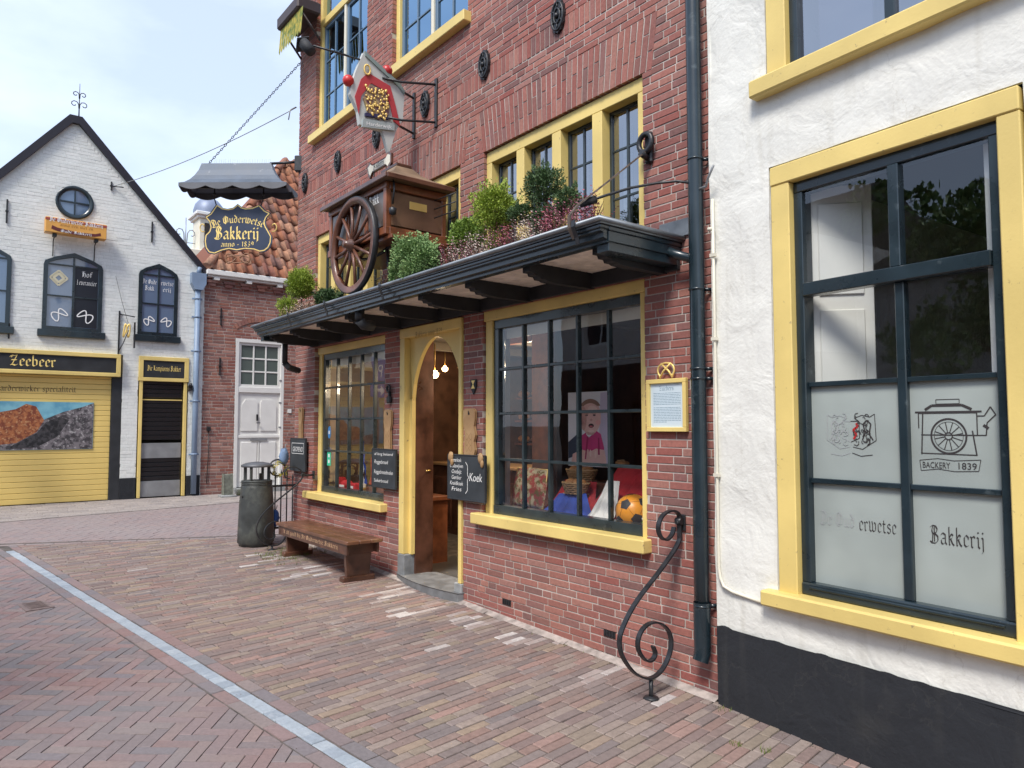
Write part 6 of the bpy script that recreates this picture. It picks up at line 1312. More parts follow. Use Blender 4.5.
m_ = MB(); m_.tube([(-.01,-.22+.10*math.cos(q),.92+.10*math.sin(q)) for q in [2*PI*i/20 for i in range(20)]], .010, 6, True); m_.build('ring', M_BLACK, o)
BL_ = mat('blue_cloth', (.03,.09,.30), .8, var=.3, vscale=12)
for i, (y_, z_, r_, lb) in enumerate(((-.26,.30,(.05,.05,.10),'faded blue cloth bundle hanging low on the iron railing'), (-.16,1.06,(.05,.06,.10),'pale blue cloth bundle tied on top of the iron railing'))):
    o = thing('cloth_bundle', lb, 'cloth', (-8.95, y_-.05, G(-9)+z_)); m_ = MB(); m_.ball((0,0,0), r_, 14, 10, jit=.18); m_.build('cloth', BL_ if i == 0 else mat('pale_blue_cloth', (.16,.24,.38), .8, var=.3), o); m_ = MB(); m_.tube([(0,0,r_[2]*.8),(.02,.02,r_[2]+.06)], .006, 5); m_.build('cord', M_GREY, o)
o = thing('flower_wreath', 'little yellow and green flower wreath on the iron railing', 'wreath', (-8.94, -.26, G(-9)+.90)); m_ = MB()
for k in range(120): q = k*.9; foliage(m_, (.0, .085*math.cos(q), .085*math.sin(q)), (.02,.02,.02), 3, (.02,.008))
m_.build('leaves', leafmat('wreath_leaf', (.10,.13,.02), (.55,.42,.05)), o)

# ------------------------------------------------------------------ chalkboards under bread peels
def chalk(label, x0, x1, z0, z1, tilt, lines, peel=None):
    o = thing('chalkboard', label, 'chalkboard', ((x0+x1)/2, -.03, z0), 0, 'chalkboards hung on the brick front'); w_, h = x1-x0, z1-z0
    T = Matrix.Rotation(R(tilt), 4, 'Y'); m_ = MB(); m_.box(-w_/2, w_/2, -.022, .0, 0, h, T, .004); B_ = m_.build('board', mat('chalkboard_slate', (.030,.036,.042), .65, var=.25, vscale=7) if 'chalkboard_slate' not in bpy.data.materials else bpy.data.materials['chalkboard_slate'], o)
    m_ = MB(); frame_rect(m_, -w_/2-.004, w_/2+.004, -.004, h+.004, -.026, -.001, .012); fo = m_.build('frame', M_BLACKM, o); fo.matrix_local = T
    for (t, sz, u, v, fit) in lines:
        f = font_text('chalk_writing', t, sz, (u*w_, -.0235, v*h), (1,0,0), (0,-1,0), M_CHALK, B_, fit=fit*w_ if fit else None, slant=.15)
    return o, w_, h
o, w_, h = chalk('narrow chalkboard with white brackets and the word Koek right of the doorway', -5.46, -4.90, .955, 1.345, 0,
  [(t, .05, -.25, .84-.13*i, .36 if i in (1, 4) else .27) for i, t in enumerate(('Boterkoek', 'Oudewijven', 'Ontbijt', 'Gember', 'Kruidkoek', 'Fries'))]+[('Koek', .10, .26, .44, .33)])
m_ = MB(); draw(m_, [(.0,.33),(.03,.30),(.03,.22),(.05,.20),(.03,.18),(.03,.09),(-.0,.06)], .006, -.0235); m_.build('chalk_bracket', M_CHALK, o)
chalk('chalkboard listing three loaves left of the doorway', -6.90, -6.40, .965, 1.36, 0, [('al lang bekend', .04, 0, .84, .78), ('Roggebrood', .055, -.10, .62, .58), ('Roggebroodmolen', .055, .0, .36, .80), ('Suikerbrood', .05, -.10, .14, .60)])
o, w_, h = chalk('small chalkboard with a boxed white word at the bakery corner', -9.14, -8.66, 1.03, 1.44, 0, [('GEOPEND', .085, 0, .60, .66)])
m_ = MB(); draw(m_, [(-.19,.22),(.19,.22),(.19,.35),(-.19,.35)], .006, -.0235, True); m_.build('chalk_box', M_CHALK, o)
def peel(label, x, z0, z1, w_, wob):
    o = thing('bread_peel', label, 'cutting board', (x, -.012, z0), 0, 'wooden boards above the chalkboards'); h = z1-z0
    L_ = [(-w_*.36,0),(-w_*.34,h*.35),(-w_*.30,h*.5),(-w_*.42,h*.66),(-w_*.46,h*.84),(-w_*.42,h*.97),(-w_*.25,h)]
    R_ = [(w_*.30,h),(w_*.46,h*.95),(w_*.46,h*.80),(w_*.36,h*.64),(w_*.50,h*.46),(w_*.38,h*.33),(w_*.46,h*.15),(w_*.36,0)] if wob else [(w_*.25,h),(w_*.42,h*.97),(w_*.46,h*.84),(w_*.42,h*.66),(w_*.30,h*.5),(w_*.34,h*.35),(w_*.36,0)]
    m_ = MB(); m_.prism(L_[::-1]+R_[::-1] if False else L_+R_, -.022, .0); B_ = m_.build('board', M_OAK, o, .003)
    m_ = MB(); m_.lathe([(0,-.003),(.012,-.002),(.012,.0)], (0,-.0225,h*.90), 10, axis='y'); m_.tube([(0,-.026,h*.9),(0,-.03,h*.96)], .004, 5); m_.build('hook', M_BLACK, B_)
    m_ = MB()
    for k in range(3): draw(m_, [(.05*w_/.17*math.sin(q)*(.8), h*(.42-.12*k)+.028*math.sin(2*q)) for q in [2*PI*i/16 for i in range(16)]], .004, -.0225, True)
    m_.build('carving', mat('carved_oak', (.30,.17,.07), .7) if 'carved_oak' not in bpy.data.materials else bpy.data.materials['carved_oak'], B_); return o
peel('carved wooden bread board with wavy right edge above the chalkboard reading Koek', -5.16, 1.33, 1.745, .19, True)
peel('wooden bread board above the chalkboard listing three loaves', -6.61, 1.345, 1.76, .17, False)
peel('slim wooden bread board above the small chalkboard at the corner', -8.88, 1.43, 1.83, .13, False)
for x, lb in ((-5.40, 'left'), (-4.95, 'right')):
    o = thing('carved_figure', 'small oak carved clamp on the %s corner of the chalkboard reading Koek' % lb, 'clamp', (x, -.06, 1.30), 0); m_ = MB(); m_.ball((0,0,.025), (.035,.018,.045), 12, 8, jit=.08); m_.ball((.02,0,-.02), (.02,.015,.035), 10, 7); m_.build('carving', M_OAK, o); m_ = MB(); m_.box(-.008,.008,-.005,.03,-.01,.01); m_.build('pin', M_BLACK, o)
# little things on the brick
o = thing('shield_plaque', 'tiny dark plaque with a yellow hourglass fixed above the carved bread board', 'plaque', (-5.12, -.006, 1.90)); m_ = MB(); m_.prism([(-.04,.10),(.04,.10),(.04,.03),(0,-.03),(-.04,.03)], -.012, .0); B_ = m_.build('shield', M_BLACKM, o); m_ = MB(); m_.prism([(-.028,.09),(.028,.09),(.004,.055),(.028,.02),(-.028,.02),(-.004,.055)], -.014, -.0125); m_.build('emblem', M_GOLDT, B_)
o = thing('iron_cleat', 'small ornate iron fitting on the pier left of the doorway', 'wall fitting', (-6.60, -.01, 1.93)); m_ = MB(); m_.tube([(.0+.03*math.cos(q), -.02, .05+.035*math.sin(q)) for q in [2*PI*i/14 for i in range(14)]], .012, 6, True); m_.build('ring', M_BLACK, o); m_ = MB(); m_.box(-.03,.04,-.03,.006,-.10,-.03,c=.01); m_.box(-.012,.012,-.02,.006,-.04,.02); m_.build('plate', M_BLACK, o)
o = thing('scroll_ornament', 'black iron scroll hook on the wall between the two upper window groups', 'wall ornament', (-5.13, -.02, 3.22)); m_ = MB(); pt = spiral(0,.10,.02,.085,0,1.5,24); m_.tube([(a,-.03,b) for a, b in pt], .014, 6); m_.build('scroll', M_BLACK, o); m_ = MB(); m_.box(-.02,.02,-.02,.02,.0,.22,c=.004); m_.build('plate', M_BLACK, o)
o = thing('yellow_tag', 'tiny yellow plate on the brick under the chalkboard reading Koek', 'plate', (-4.93, -.004, .80)); m_ = MB(); m_.box(-.02,.02,-.008,.0,-.02,.02,c=.002); m_.build('plate', M_YELD, o); m_ = MB(); m_.ball((0,-.009,0), .004, 6, 4); m_.build('screw', M_GREY, o)
# framed notice with pretzel
o = thing('framed_notice', 'yellow framed notice with pale blue paper and a gold pretzel on top beside the downpipe', 'notice board', (-2.995, -.005, 1.56))
m_ = MB(); frame_rect(m_, -.16, .16, 0, .335, -.03, -.001, .028); F_ = m_.build('frame', M_YEL, o); m_ = MB(); m_.box(-.133,.133,-.014,-.003,.027,.308); m_.build('paper', mat('pale_blue_paper', (.62,.72,.78), .35, coat=.5), o)
blackletter('lettering', 'Zuchers', .020, (0,-.0145,.262), (1,0,0), (0,-1,0), mat('teal_ink', (.10,.22,.30), .6), o, nib=.14)
m_ = MB()
for k in range(19):
    z = .245-.0102*k
    if k == 8: continue
    u = -.108
    while u < (.108 if k not in (8, 18) else 0): l = random.uniform(.008,.03); m_.box(u, min(u+l,.11), -.0146, -.0141, z-.0012, z+.0014); u += l+.004
m_.build('small_print', bpy.data.materials['teal_ink'], o)
m_ = MB(); m_.tube([(.075*math.sin(q)*(.85+.2*math.cos(2*q)), -.018, .395+.048*math.sin(2*q)*(1 if abs(math.sin(q)) < .99 else 1)+.0) for q in [2*PI*i/36 for i in range(36)]], .0065, 8, True)
m_ = MB(); cvp = [(-.045,.345),(-.07,.385),(-.055,.425),(.0,.44),(.055,.425),(.07,.385),(.045,.345)]; m_.tube([(a,-.018,b) for a, b in smooth(cvp,2)], .006, 8); m_.tube([(-.048,-.018,.345),(-.02,-.02,.385),(.04,-.018,.435)], .006, 8); m_.tube([(.048,-.018,.345),(.02,-.016,.385),(-.04,-.018,.435)], .006, 8); m_.tube([(-.05,-.018,.34),(-.05,-.018,.365)], .006, 6); m_.tube([(.05,-.018,.34),(.05,-.018,.365)], .006, 6); m_.build('pretzel', M_GOLD, o)

# stone post and door plant by the far brick house
o = thing('stone_post', 'short weathered grey stone guard post beside the white door', 'bollard', (-14.0, .66, G(-14))); m_ = MB(); m_.prism([(-.085,0),(.085,0),(.06,.42),(-.06,.42)], -.08, .08); m_.build('post', mat('mossy_stone', (.16,.17,.14), .9, var=.25, vscale=14, bump=.5), o, .01); m_ = MB(); m_.box(-.12,.12,-.14,.14,-.01,.035,c=.01); m_.build('base', M_STONE, o)
# ------------------------------------------------------------------ behind the shop windows
o = thing('display_shelf', 'low wooden display shelf inside the right shop window', 'shelf', (-4.04, .50, .10)); m_ = MB(); m_.box(-.84,.84,-.35,.42,.70,.745,c=.004); m_.build('top', M_RWOOD, o); m_ = MB()
for x in (-.78,.74): m_ = MB(); m_.box(x,x+.04,-.33,.40,0,.70); m_.build('support', M_RWOOD, o)
o = thing('display_shelf', 'low wooden display shelf inside the left shop window', 'shelf', (-7.58, .55, .10)); m_ = MB(); m_.box(-.84,.82,-.35,.30,.68,.725,c=.004); m_.build('top', M_RWOOD, o); m_ = MB()
for x in (-.78,.74): m_ = MB(); m_.box(x,x+.04,-.33,.28,0,.68); m_.build('support', M_RWOOD, o)
def drape(name, label, pts_top, pts_bot, m, folds=7, amp=.02, thick=.0, loc=(0,0,0)):
    """cloth falling from an upper edge to a lower edge with folds"""
    o = thing(name, label, 'cloth', loc); mb = MB(); n, k = 40, 12; vs = []
    for j in range(k+1):
        t = j/k
        for i in range(n+1):
            s_ = i/n; a = Vector(pts_top[0]).lerp(Vector(pts_top[1]), s_); b = Vector(pts_bot[0]).lerp(Vector(pts_bot[1]), s_); p = a.lerp(b, t); f = amp*t**.7
            vs.append((p.x+f*.4*math.cos(s_*folds*9), p.y+f*math.sin(s_*folds*6.3+math.sin(t*4))-.06*math.sin(PI*t)*0, p.z+.012*math.sin(s_*17)*math.sin(PI*t)-.04*math.sin(PI*t)))
    mb.add(vs, [(j*(n+1)+i, j*(n+1)+i+1, (j+1)*(n+1)+i+1, (j+1)*(n+1)+i) for j in range(k) for i in range(n)], None, True)
    return mb.build('cloth', m, o), o
RD = mat('red_cloth', (.50,.022,.03), .8, var=.1); BLU = mat('royal_blue_cloth', (.025,.07,.36), .8, var=.1); WHC = mat('white_cloth', (.72,.70,.68), .85, var=.04)
zs = .845
drape('red_cloth', 'wide red cloth draped over the stand behind the football', [(-4.02,.62,1.27),(-3.36,.62,1.28)], [(-4.22,.30,.86),(-3.36,.30,.88)], RD, 6, .03)
drape('red_cloth', 'red cloth draped beneath the wicker basket in the right shop window', [(-4.60,.58,1.14),(-4.22,.58,1.14)], [(-4.66,.34,.90),(-4.06,.34,.90)], RD, 4, .02)
drape('blue_cloth', 'royal blue cloth lying at the front of the right shop window', [(-4.50,.42,1.04),(-4.18,.42,1.06)], [(-4.62,.17,.865),(-3.82,.17,.865)], BLU, 5, .018)
drape('blue_cloth', 'dark blue cloth lying under the patterned cushion', [(-4.88,.36,.93),(-4.60,.36,.93)], [(-4.92,.17,.86),(-4.60,.17,.86)], BLU, 3, .012)
drape('white_cloth', 'white cloth hanging between the blue cloth and the football', [(-3.93,.40,1.18),(-3.80,.40,1.18)], [(-4.00,.17,.87),(-3.68,.17,.87)], WHC, 4, .022)
o = thing('draped_stand', 'stepped wooden stand hidden beneath the red and blue cloths', 'stand', (-4.0, .66, zs)); m_ = MB(); m_.box(-.02,.66,-.03,.22,0,.42,c=.01); m_.build('tall_step', M_RWOOD, o); m_ = MB(); m_.box(-.62,-.06,-.05,.20,0,.285,c=.01); m_.build('low_step', M_RWOOD, o)
# football
o = thing('football', 'orange football with black patches behind the right shop window', 'ball', (-3.52, .235, .865)); rr = .125; m_ = MB(); m_.ball((0,0,rr), rr, 28, 18); Bb = m_.build('ball', mat('orange_ball', (.80,.30,.015), .35, var=.05), o)
m_ = MB(); ph = (1+5**.5)/2
ico = [Vector(v).normalized() for v in ((0,1,ph),(0,1,-ph),(0,-1,ph),(0,-1,-ph),(1,ph,0),(1,-ph,0),(-1,ph,0),(-1,-ph,0),(ph,0,1),(ph,0,-1),(-ph,0,1),(-ph,0,-1))]
rotm = Matrix.Rotation(.5,3,'X') @ Matrix.Rotation(.35,3,'Z')
for v in ico:
    v = rotm @ v; s1 = v.orthogonal().normalized(); s2 = v.cross(s1); c = Vector((0,0,rr)); vs = [c+v*(rr+.0025)]
    for th_ in (.17, .34): vs += [c+(v*math.cos(th_)+(s1*math.cos(2*PI*i/5)+s2*math.sin(2*PI*i/5))*math.sin(th_)).normalized()*(rr+.0025) for i in range(5)]
    m_.add(vs, [(0,1+i,1+(i+1) % 5) for i in range(5)]+[(1+i,6+i,6+(i+1) % 5,1+(i+1) % 5) for i in range(5)], None, True)
m_.build('patches', M_BLACKT, Bb); m_ = MB()
for i, a in enumerate(ico):
    for b in ico[i+1:]:
        if (a-b).length < 1.2:
            a_, b_ = rotm @ a, rotm @ b; c = Vector((0,0,rr)); m_.tube([c+a_.lerp(b_, t).normalized()*(rr+.0004) for t in (.3,.5,.7)], .0012, 4)
m_.build('seams', mat('seam', (.25,.09,.01), .6), Bb)
# baby photograph on a board
o = thing('portrait_poster', 'large printed photograph of a laughing baby in a magenta top standing in the shop window', 'poster', (-4.33, .60, 1.26), R(4))
m_ = MB(); m_.box(-.235,.235,0,.012,0,.62,c=.001); m_.build('board', mat('poster_grey', (.74,.72,.74), .6, col2=(.82,.80,.82), vscale=2), o)
def flat(name, pts, k, m): mb = MB(); mb.prism(pts, -.0006*k-.0002, -.0006*k+.0001); return mb.build(name, m, o)
def ell(cx, cz, rx, rz, n=28, a0=0, a1=360): return [(cx+rx*math.cos(R(a0+(a1-a0)*i/n)), cz+rz*math.sin(R(a0+(a1-a0)*i/n))) for i in range(n if a1-a0 == 360 else n+1)]
SKN = mat('printed_skin', (.80,.50,.44), .6, var=.06, vscale=9); flat('printed_side', [(.10,.01),(.232,.01),(.232,.61),(.13,.61)], 1, mat('print_lilac', (.60,.52,.64), .6))
flat('printed_jacket', [(-.232,.06),(-.10,.10),(-.05,.24),(-.14,.26),(-.232,.20)], 2, mat('print_navy', (.03,.05,.09), .6))
flat('printed_top', [(-.11,.02),(.15,.02),(.165,.16),(.13,.27),(.06,.31),(-.02,.29),(-.09,.25)], 3, mat('print_magenta', (.62,.05,.20), .6, var=.1))
flat('printed_sleeves', [(-.20,.02),(-.18,.10),(-.08,.14),(.0,.12),(.08,.15),(.17,.14),(.19,.04),(.17,.01),(-.15,.01)], 4, SKN)
flat('printed_collar', [(-.03,.27),(.0,.24),(.05,.27),(.03,.30),(-.01,.30)], 5, mat('print_white', (.75,.73,.72), .6))
flat('printed_head', ell(.02,.41,.115,.145), 6, SKN); flat('printed_hair', ell(.02,.47,.118,.09,20,20,160), 7, mat('print_hair', (.30,.17,.12), .7)); flat('printed_brow', ell(.02,.44,.105,.085), 8, SKN)
for x in (-.02,.065): flat('printed_eye', ell(x,.425,.016,.008,10), 9, mat('print_dark', (.05,.025,.025), .6) if 'print_dark' not in bpy.data.materials else bpy.data.materials['print_dark'])
flat('printed_mouth', ell(.03,.338,.030,.018,14), 9, bpy.data.materials['print_dark']); flat('printed_tongue', ell(.03,.332,.020,.008,12), 10, mat('print_pink', (.55,.12,.14), .6)); flat('printed_nose', ell(.03,.385,.017,.011,10), 9, mat('print_nose', (.66,.36,.32), .6)); flat('printed_ear', ell(-.10,.405,.018,.034,10), 7, bpy.data.materials['print_nose'])
for x in (-.06,.105): flat('printed_cheek', ell(x,.365,.028,.022,12), 9, mat('print_cheek', (.84,.42,.38), .6) if 'print_cheek' not in bpy.data.materials else bpy.data.materials['print_cheek'])
SKD = mat('print_skin_shade', (.62,.34,.29), .6); SKL = mat('print_skin_light', (.88,.62,.55), .6)
flat('printed_shade', ell(-.055,.40,.036,.10), 9, SKD); flat('printed_light', ell(.045,.475,.05,.03), 9, SKL); flat('printed_chin', ell(.03,.293,.034,.014), 9, SKL); flat('printed_neck', [(-.03,.285),(.07,.285),(.05,.262),(-.01,.262)], 6, SKD)
for x in (-.02,.065): flat('printed_eyelid', ell(x,.437,.022,.006,10), 10, SKD)
flat('printed_fold', [(-.02,.25),(.0,.25),(-.03,.06),(-.045,.06)], 5, mat('print_magenta_dark', (.36,.02,.10), .6)); flat('printed_fold', [(.10,.24),(.115,.24),(.12,.10),(.10,.10)], 5, bpy.data.materials['print_magenta_dark'])
for k in range(4): flat('printed_finger', ell(-.01+.028*k,.115-.004*k,.012,.03,10), 6, SKL if k % 2 else SKN)
# cushion, baskets, breads
o = thing('patterned_cushion', 'red and cream cushion with gold crest leaning in the left corner of the shop window', 'cushion', (-4.78, .34, .88)); m_ = MB(); n = 14; vs = []
for s_ in (-1, 1):
    for j in range(n+1):
        for i in range(n+1):
            u, v = i/n*2-1, j/n*2-1; t = (1-u**4)*(1-v**4); vs.append((u*.21*(1-.06*v*v), s_*.06*t**.6+.03*v, .19+v*.17*(1-.06*u*u)))
n1 = (n+1)**2; fs = []
for s_ in range(2):
    for j in range(n):
        for i in range(n): a = s_*n1+j*(n+1)+i; fs.append((a,a+1,a+n+2,a+n+1) if s_ == 0 else (a,a+n+1,a+n+2,a+1))
m_.add(vs, fs, None, True); C_ = m_.build('cover', mat('tapestry', (.42,.07,.06), .9, col2=(.55,.45,.28), vscale=16, lo=.45, hi=.55, dirt=((.20,.14,.05), 22, .52, .58)), o)
m_ = MB(); m_.tube([(.205*math.cos(q)*(1 if abs(math.cos(q)) > .7 else 1), -.0, .19+.168*math.sin(q)) for q in []] or [(-.2,-.025,.03),(.2,-.025,.03),(.2,.025,.35),(-.2,.025,.35)], .007, 6, True); m_.build('piping', M_GOLD, C_)
def basket(label, x, y, z, w_):
    o = thing('bread_basket', label, 'basket', (x,y,z)); m_ = MB()
    for k in range(6): m_.tube([((w_*(.8+.05*k))*math.cos(q), (w_*.6*(.8+.05*k))*math.sin(q), .008+.016*k+.004*math.sin(q*14+k*PI)) for q in [2*PI*i/40 for i in range(40)]], .009, 5, True)
    m_.box(-w_*.75,w_*.75,-w_*.42,w_*.42,0,.008); m_.build('wicker', M_OAK, o)
    for k in range(3): m_ = MB(); m_.ball(((k-1)*w_*.5,0,.085), (w_*.36,w_*.38,.038), 12, 8, jit=.04); m_.build('bread_roll', mat('crust', (.36,.16,.055), .6, var=.3, vscale=25) if 'crust' not in bpy.data.materials else bpy.data.materials['crust'], o)
basket('wicker basket of rolls on the red cloth left of the baby photograph', -4.42,.60,1.14,.15); basket('low wicker basket of rolls on the blue cloth', -4.32,.44,1.045,.13)
o = thing('stool', 'light wooden stool standing behind the red cloth in the shop window', 'stool', (-3.72, .95, .10)); m_ = MB(); m_.box(-.20,.20,-.16,.16,1.54,1.57,c=.004); m_.build('seat', mat('grey_felt', (.20,.20,.21), .9, var=.3, vscale=50), o)
for x in (-.15,.13): 
    for y in (-.12,.10): m_ = MB(); m_.box(x,x+.04,y,y+.04,0,1.54,c=.003); m_.build('leg', M_OAK, o)
m_ = MB(); m_.box(-.15,.17,-.11,-.09,1.35,1.39); m_.build('stretcher', M_OAK, o)
o = thing('wicker_ornament', 'round brown woven ornament on the grey topped stool', 'ornament', (-3.70, .93, 1.67)); m_ = MB()
for k in range(9): a = k*.35; m_.tube([(.11*math.cos(q)*math.cos(a), .11*math.cos(q)*math.sin(a), .17+.17*math.sin(q)) for q in [2*PI*i/24 for i in range(24)]], .010, 5, True)
m_.build('weave', mat('red_wicker', (.26,.07,.03), .6), o); m_ = MB(); m_.ball((0,0,.17), (.09,.09,.15), 12, 8); m_.build('core', mat('core_brown', (.14,.04,.02), .8), o)
for x, z, lb in ((-4.05,1.275,'beside the poster'), (-3.62,1.285,'in the middle'), (-3.45,1.285,'nearest the window frame')):
    o = thing('bread_loaf', 'flat golden pastry on the red cloth %s' % lb, 'pastry', (x,.70,z), 0, 'pastries on the red cloth'); m_ = MB(); m_.ball((0,0,.02), (.07,.05,.022), 14, 8, jit=.08); m_.build('crust', bpy.data.materials['crust'], o); m_ = MB(); m_.tube([(-.04,-.02,.04),(.0,.02,.045),(.04,-.02,.04)], .006, 5); m_.build('glaze', M_OAK, o)
o = thing('wooden_cabinet', 'tall red brown wooden cabinet with a dark doorway inside the shop', 'cabinet', (-6.05, 2.6, .10)); m_ = MB(); m_.box(-.9,.9,0,.45,0,2.2,c=.01); m_.build('carcass', M_RWOOD, o)
for k, x in enumerate((-.85,-.27,.31)):
    m_ = MB(); frame_rect(m_, x, x+.54, .1, 1.0, -.025, -.001, .07); m_.box(x+.09,x+.45,-.012,-.001,.2,.9,c=.01); frame_rect(m_, x, x+.54, 1.05, 2.1, -.025, -.001, .06); D_ = m_.build('door', mat('cabinet_wood', (.24,.10,.045), .4, var=.2, vscale=6, coat=.3) if 'cabinet_wood' not in bpy.data.materials else bpy.data.materials['cabinet_wood'], o)
    m_ = MB(); m_.box(x+.07,x+.47,-.01,-.001,1.12,2.03); m_.build('dark_panel', M_DARK, D_); m_ = MB(); m_.box(x+.18,x+.36,-.035,-.011,.60,.63); m_.build('handle', M_BLACK, D_)
o = thing('shop_counter', 'wooden shop counter seen through the open doorway', 'counter', (-7.75, 1.9, .10)); m_ = MB(); m_.box(-1.1,1.1,0,.6,0,.95,c=.01); m_.build('body', M_DWOOD, o); m_ = MB()
for k in range(4): m_.box(-1.0+.52*k,-.56+.52*k,-.02,-.001,.12,.80,c=.01)
m_.build('panels', M_DWOOD, o); m_ = MB(); m_.box(-1.14,1.14,-.05,.62,.951,.99,c=.008); m_.build('worktop', M_OAK, o)
blackletter('lettering', "'t brood", .06, (.35,-.003,.86), (1,0,0), (0,-1,0), M_WHT, o)
o = thing('bread_rack', 'wall shelf of dark bread goods above the counter', 'shelf', (-8.0, 3.4, 1.3)); m_ = MB()
for z in (0,.35,.70): m_.box(-1,1.2,0,.35,z,z+.03)
for x in (-1,1.17): m_.box(x,x+.03,0,.35,-.2,.9)
m_.build('frame', M_RWOOD, o)
for j in range(3):
    for k in range(6): m_ = MB(); m_.ball((-.8+.36*k,.16,.09+.35*j), (.13,.10,.06), 10, 7, jit=.05); m_.build('loaf', bpy.data.materials['crust'], o)
o = thing('flour_sack', 'grey sack standing at the foot of the counter', 'sack', (-6.95, 1.55, .10)); m_ = MB(); m_.lathe([(0,0),(.16,.01),(.19,.15),(.17,.4),(.12,.52),(.14,.58),(.0,.55)], (0,0,0), 18, ripple=lambda a, j: 1+.06*math.sin(a*5+j)); m_.build('cloth', mat('sackcloth', (.30,.25,.20), .9, var=.15, vscale=40), o); m_ = MB(); m_.tube([(.12*math.cos(q),.12*math.sin(q),.52) for q in [2*PI*i/16 for i in range(16)]], .008, 5, True); m_.build('cord', M_BLACK, o)
# lamps that are lit
def lamp(name, label, x, y, z, r_, watt, drop):
    o = thing(name, label, 'lamp', (x,y,z), 0, 'lit lamps inside the shop'); m_ = MB(); m_.ball((0,0,0), r_, 14, 10); m_.build('bulb', mat('warm_bulb', (1,.8,.5), .4, emit=(1,.60,.25), es=14) if 'warm_bulb' not in bpy.data.materials else bpy.data.materials['warm_bulb'], o)
    m_ = MB(); m_.tube([(0,0,r_),(0,0,drop)], .008, 6); m_.lathe([(.02,r_*.7),(r_*1.5,r_*.3),(r_*1.55,r_*.25),(.02,r_*.8)], (0,0,0), 16); m_.build('shade', mat('lamp_brass', (.35,.22,.08), .4, .8) if 'lamp_brass' not in bpy.data.materials else bpy.data.materials['lamp_brass'], o)
    l = bpy.data.lights.new('lamp_light', 'POINT'); l.energy = watt; l.color = (1,.80,.56); l.shadow_soft_size = .08; lo_ = bpy.data.objects.new('lamp_light', l); COL.objects.link(lo_); lo_.location = (0,-.02,-r_-.06); lo_.parent = o
lamp('pendant_lamp', 'glass globe lamp glowing just inside the arched doorway', -6.95, .75, 2.18, .045, 3, .35)
lamp('pendant_lamp', 'small round lamp glowing deep in the doorway, left of the pair', -8.35, 1.8, 2.38, .04, 1.2, .25)
lamp('pendant_lamp', 'small round lamp glowing deep in the doorway, right of the pair', -7.95, 1.8, 2.36, .04, 1.2, .27)
lamp('pendant_lamp', 'round ceiling lamp seen in the top row of the right shop window', -6.0, 1.5, 2.60, .045, 42, .08)
lamp('pendant_lamp', 'chandelier bulb seen through the second row of the right shop window', -5.7, 1.2, 2.26, .035, 22, .40)
m_ = None
# left shop window: flags, red goods, stickers
for i, (x, lb) in enumerate(((-7.86, 'left'), (-7.60, 'right'))):
    o = thing('small_flag', 'furled red white and blue flag in the left shop window, the %s of two' % lb, 'flag', (x, .32, .825), 0, 'small flags in the left shop window'); m_ = MB(); m_.tube([(0,0,0),(.02,0,.66)], .006, 6); m_.build('pole', M_OAK, o)
    for k, (mm, dx) in enumerate(((RD, -.075), (WHC, -.02), (BLU, .035))):
        mb = MB(); n = 10; vs = []
        for j in range(n+1): t = j/n; w2 = .006+.05*t; vs += [(dx*t*1.3+.02-.0, .01*math.sin(j), .60-.5*t), (dx*t*1.3+.02+w2, .012*math.cos(j*2), .60-.5*t-.01)]
        mb.add(vs, [(2*j, 2*j+1, 2*j+3, 2*j+2) for j in range(n)], None, True); mb.build('red_stripe' if k == 0 else 'white_stripe' if k == 1 else 'blue_stripe', mm, o)
for i, (x, w_, lb) in enumerate(((-8.40,.05,'small red biscuit tin at the left end of the left shop window'), (-8.22,.11,'round red clog shaped box in the left shop window'), (-7.98,.07,'red and white box beside the furled flags'))):
    o = thing('red_box', lb, 'box', (x,.30,.825)); m_ = MB()
    if i == 1: m_.ball((0,0,.06), (w_,.07,.06), 16, 10)
    else: m_.box(-w_,w_,-.05,.05,0,.09+.05*(i == 0),c=.01)
    m_.build('body', RD, o); m_ = MB(); m_.box(-w_*.5,w_*.5,-.075 if i == 1 else -.054,-.051 if i != 1 else -.06,.03,.06,c=.001); m_.build('label_patch', WHC, o)
o = thing('window_sticker', 'round blue sticker on the glass of the left shop window', 'sticker', (-8.27,.087,1.52)); m_ = MB(); m_.prism([(.04*math.cos(2*PI*i/16),.075*math.sin(2*PI*i/16)) for i in range(16)], -.002,.0); B_ = m_.build('disc', mat('sticker_blue', (.04,.25,.60), .4), o); m_ = MB(); m_.box(-.018,.018,-.003,-.0021,-.02,.02); m_.build('mark', M_WHT, B_)
o = thing('window_sticker', 'bright green sticker with white figures low on the glass of the left shop window', 'sticker', (-8.27,.087,1.13)); m_ = MB(); m_.box(-.05,.05,-.002,0,-.01,.16); B_ = m_.build('sheet', mat('sticker_green', (.05,.55,.32), .4), o); m_ = MB(); m_.box(-.018,.02,-.003,-.0021,.02,.06); m_.box(-.018,.02,-.003,-.0021,.09,.13); m_.build('mark', M_WHT, B_)
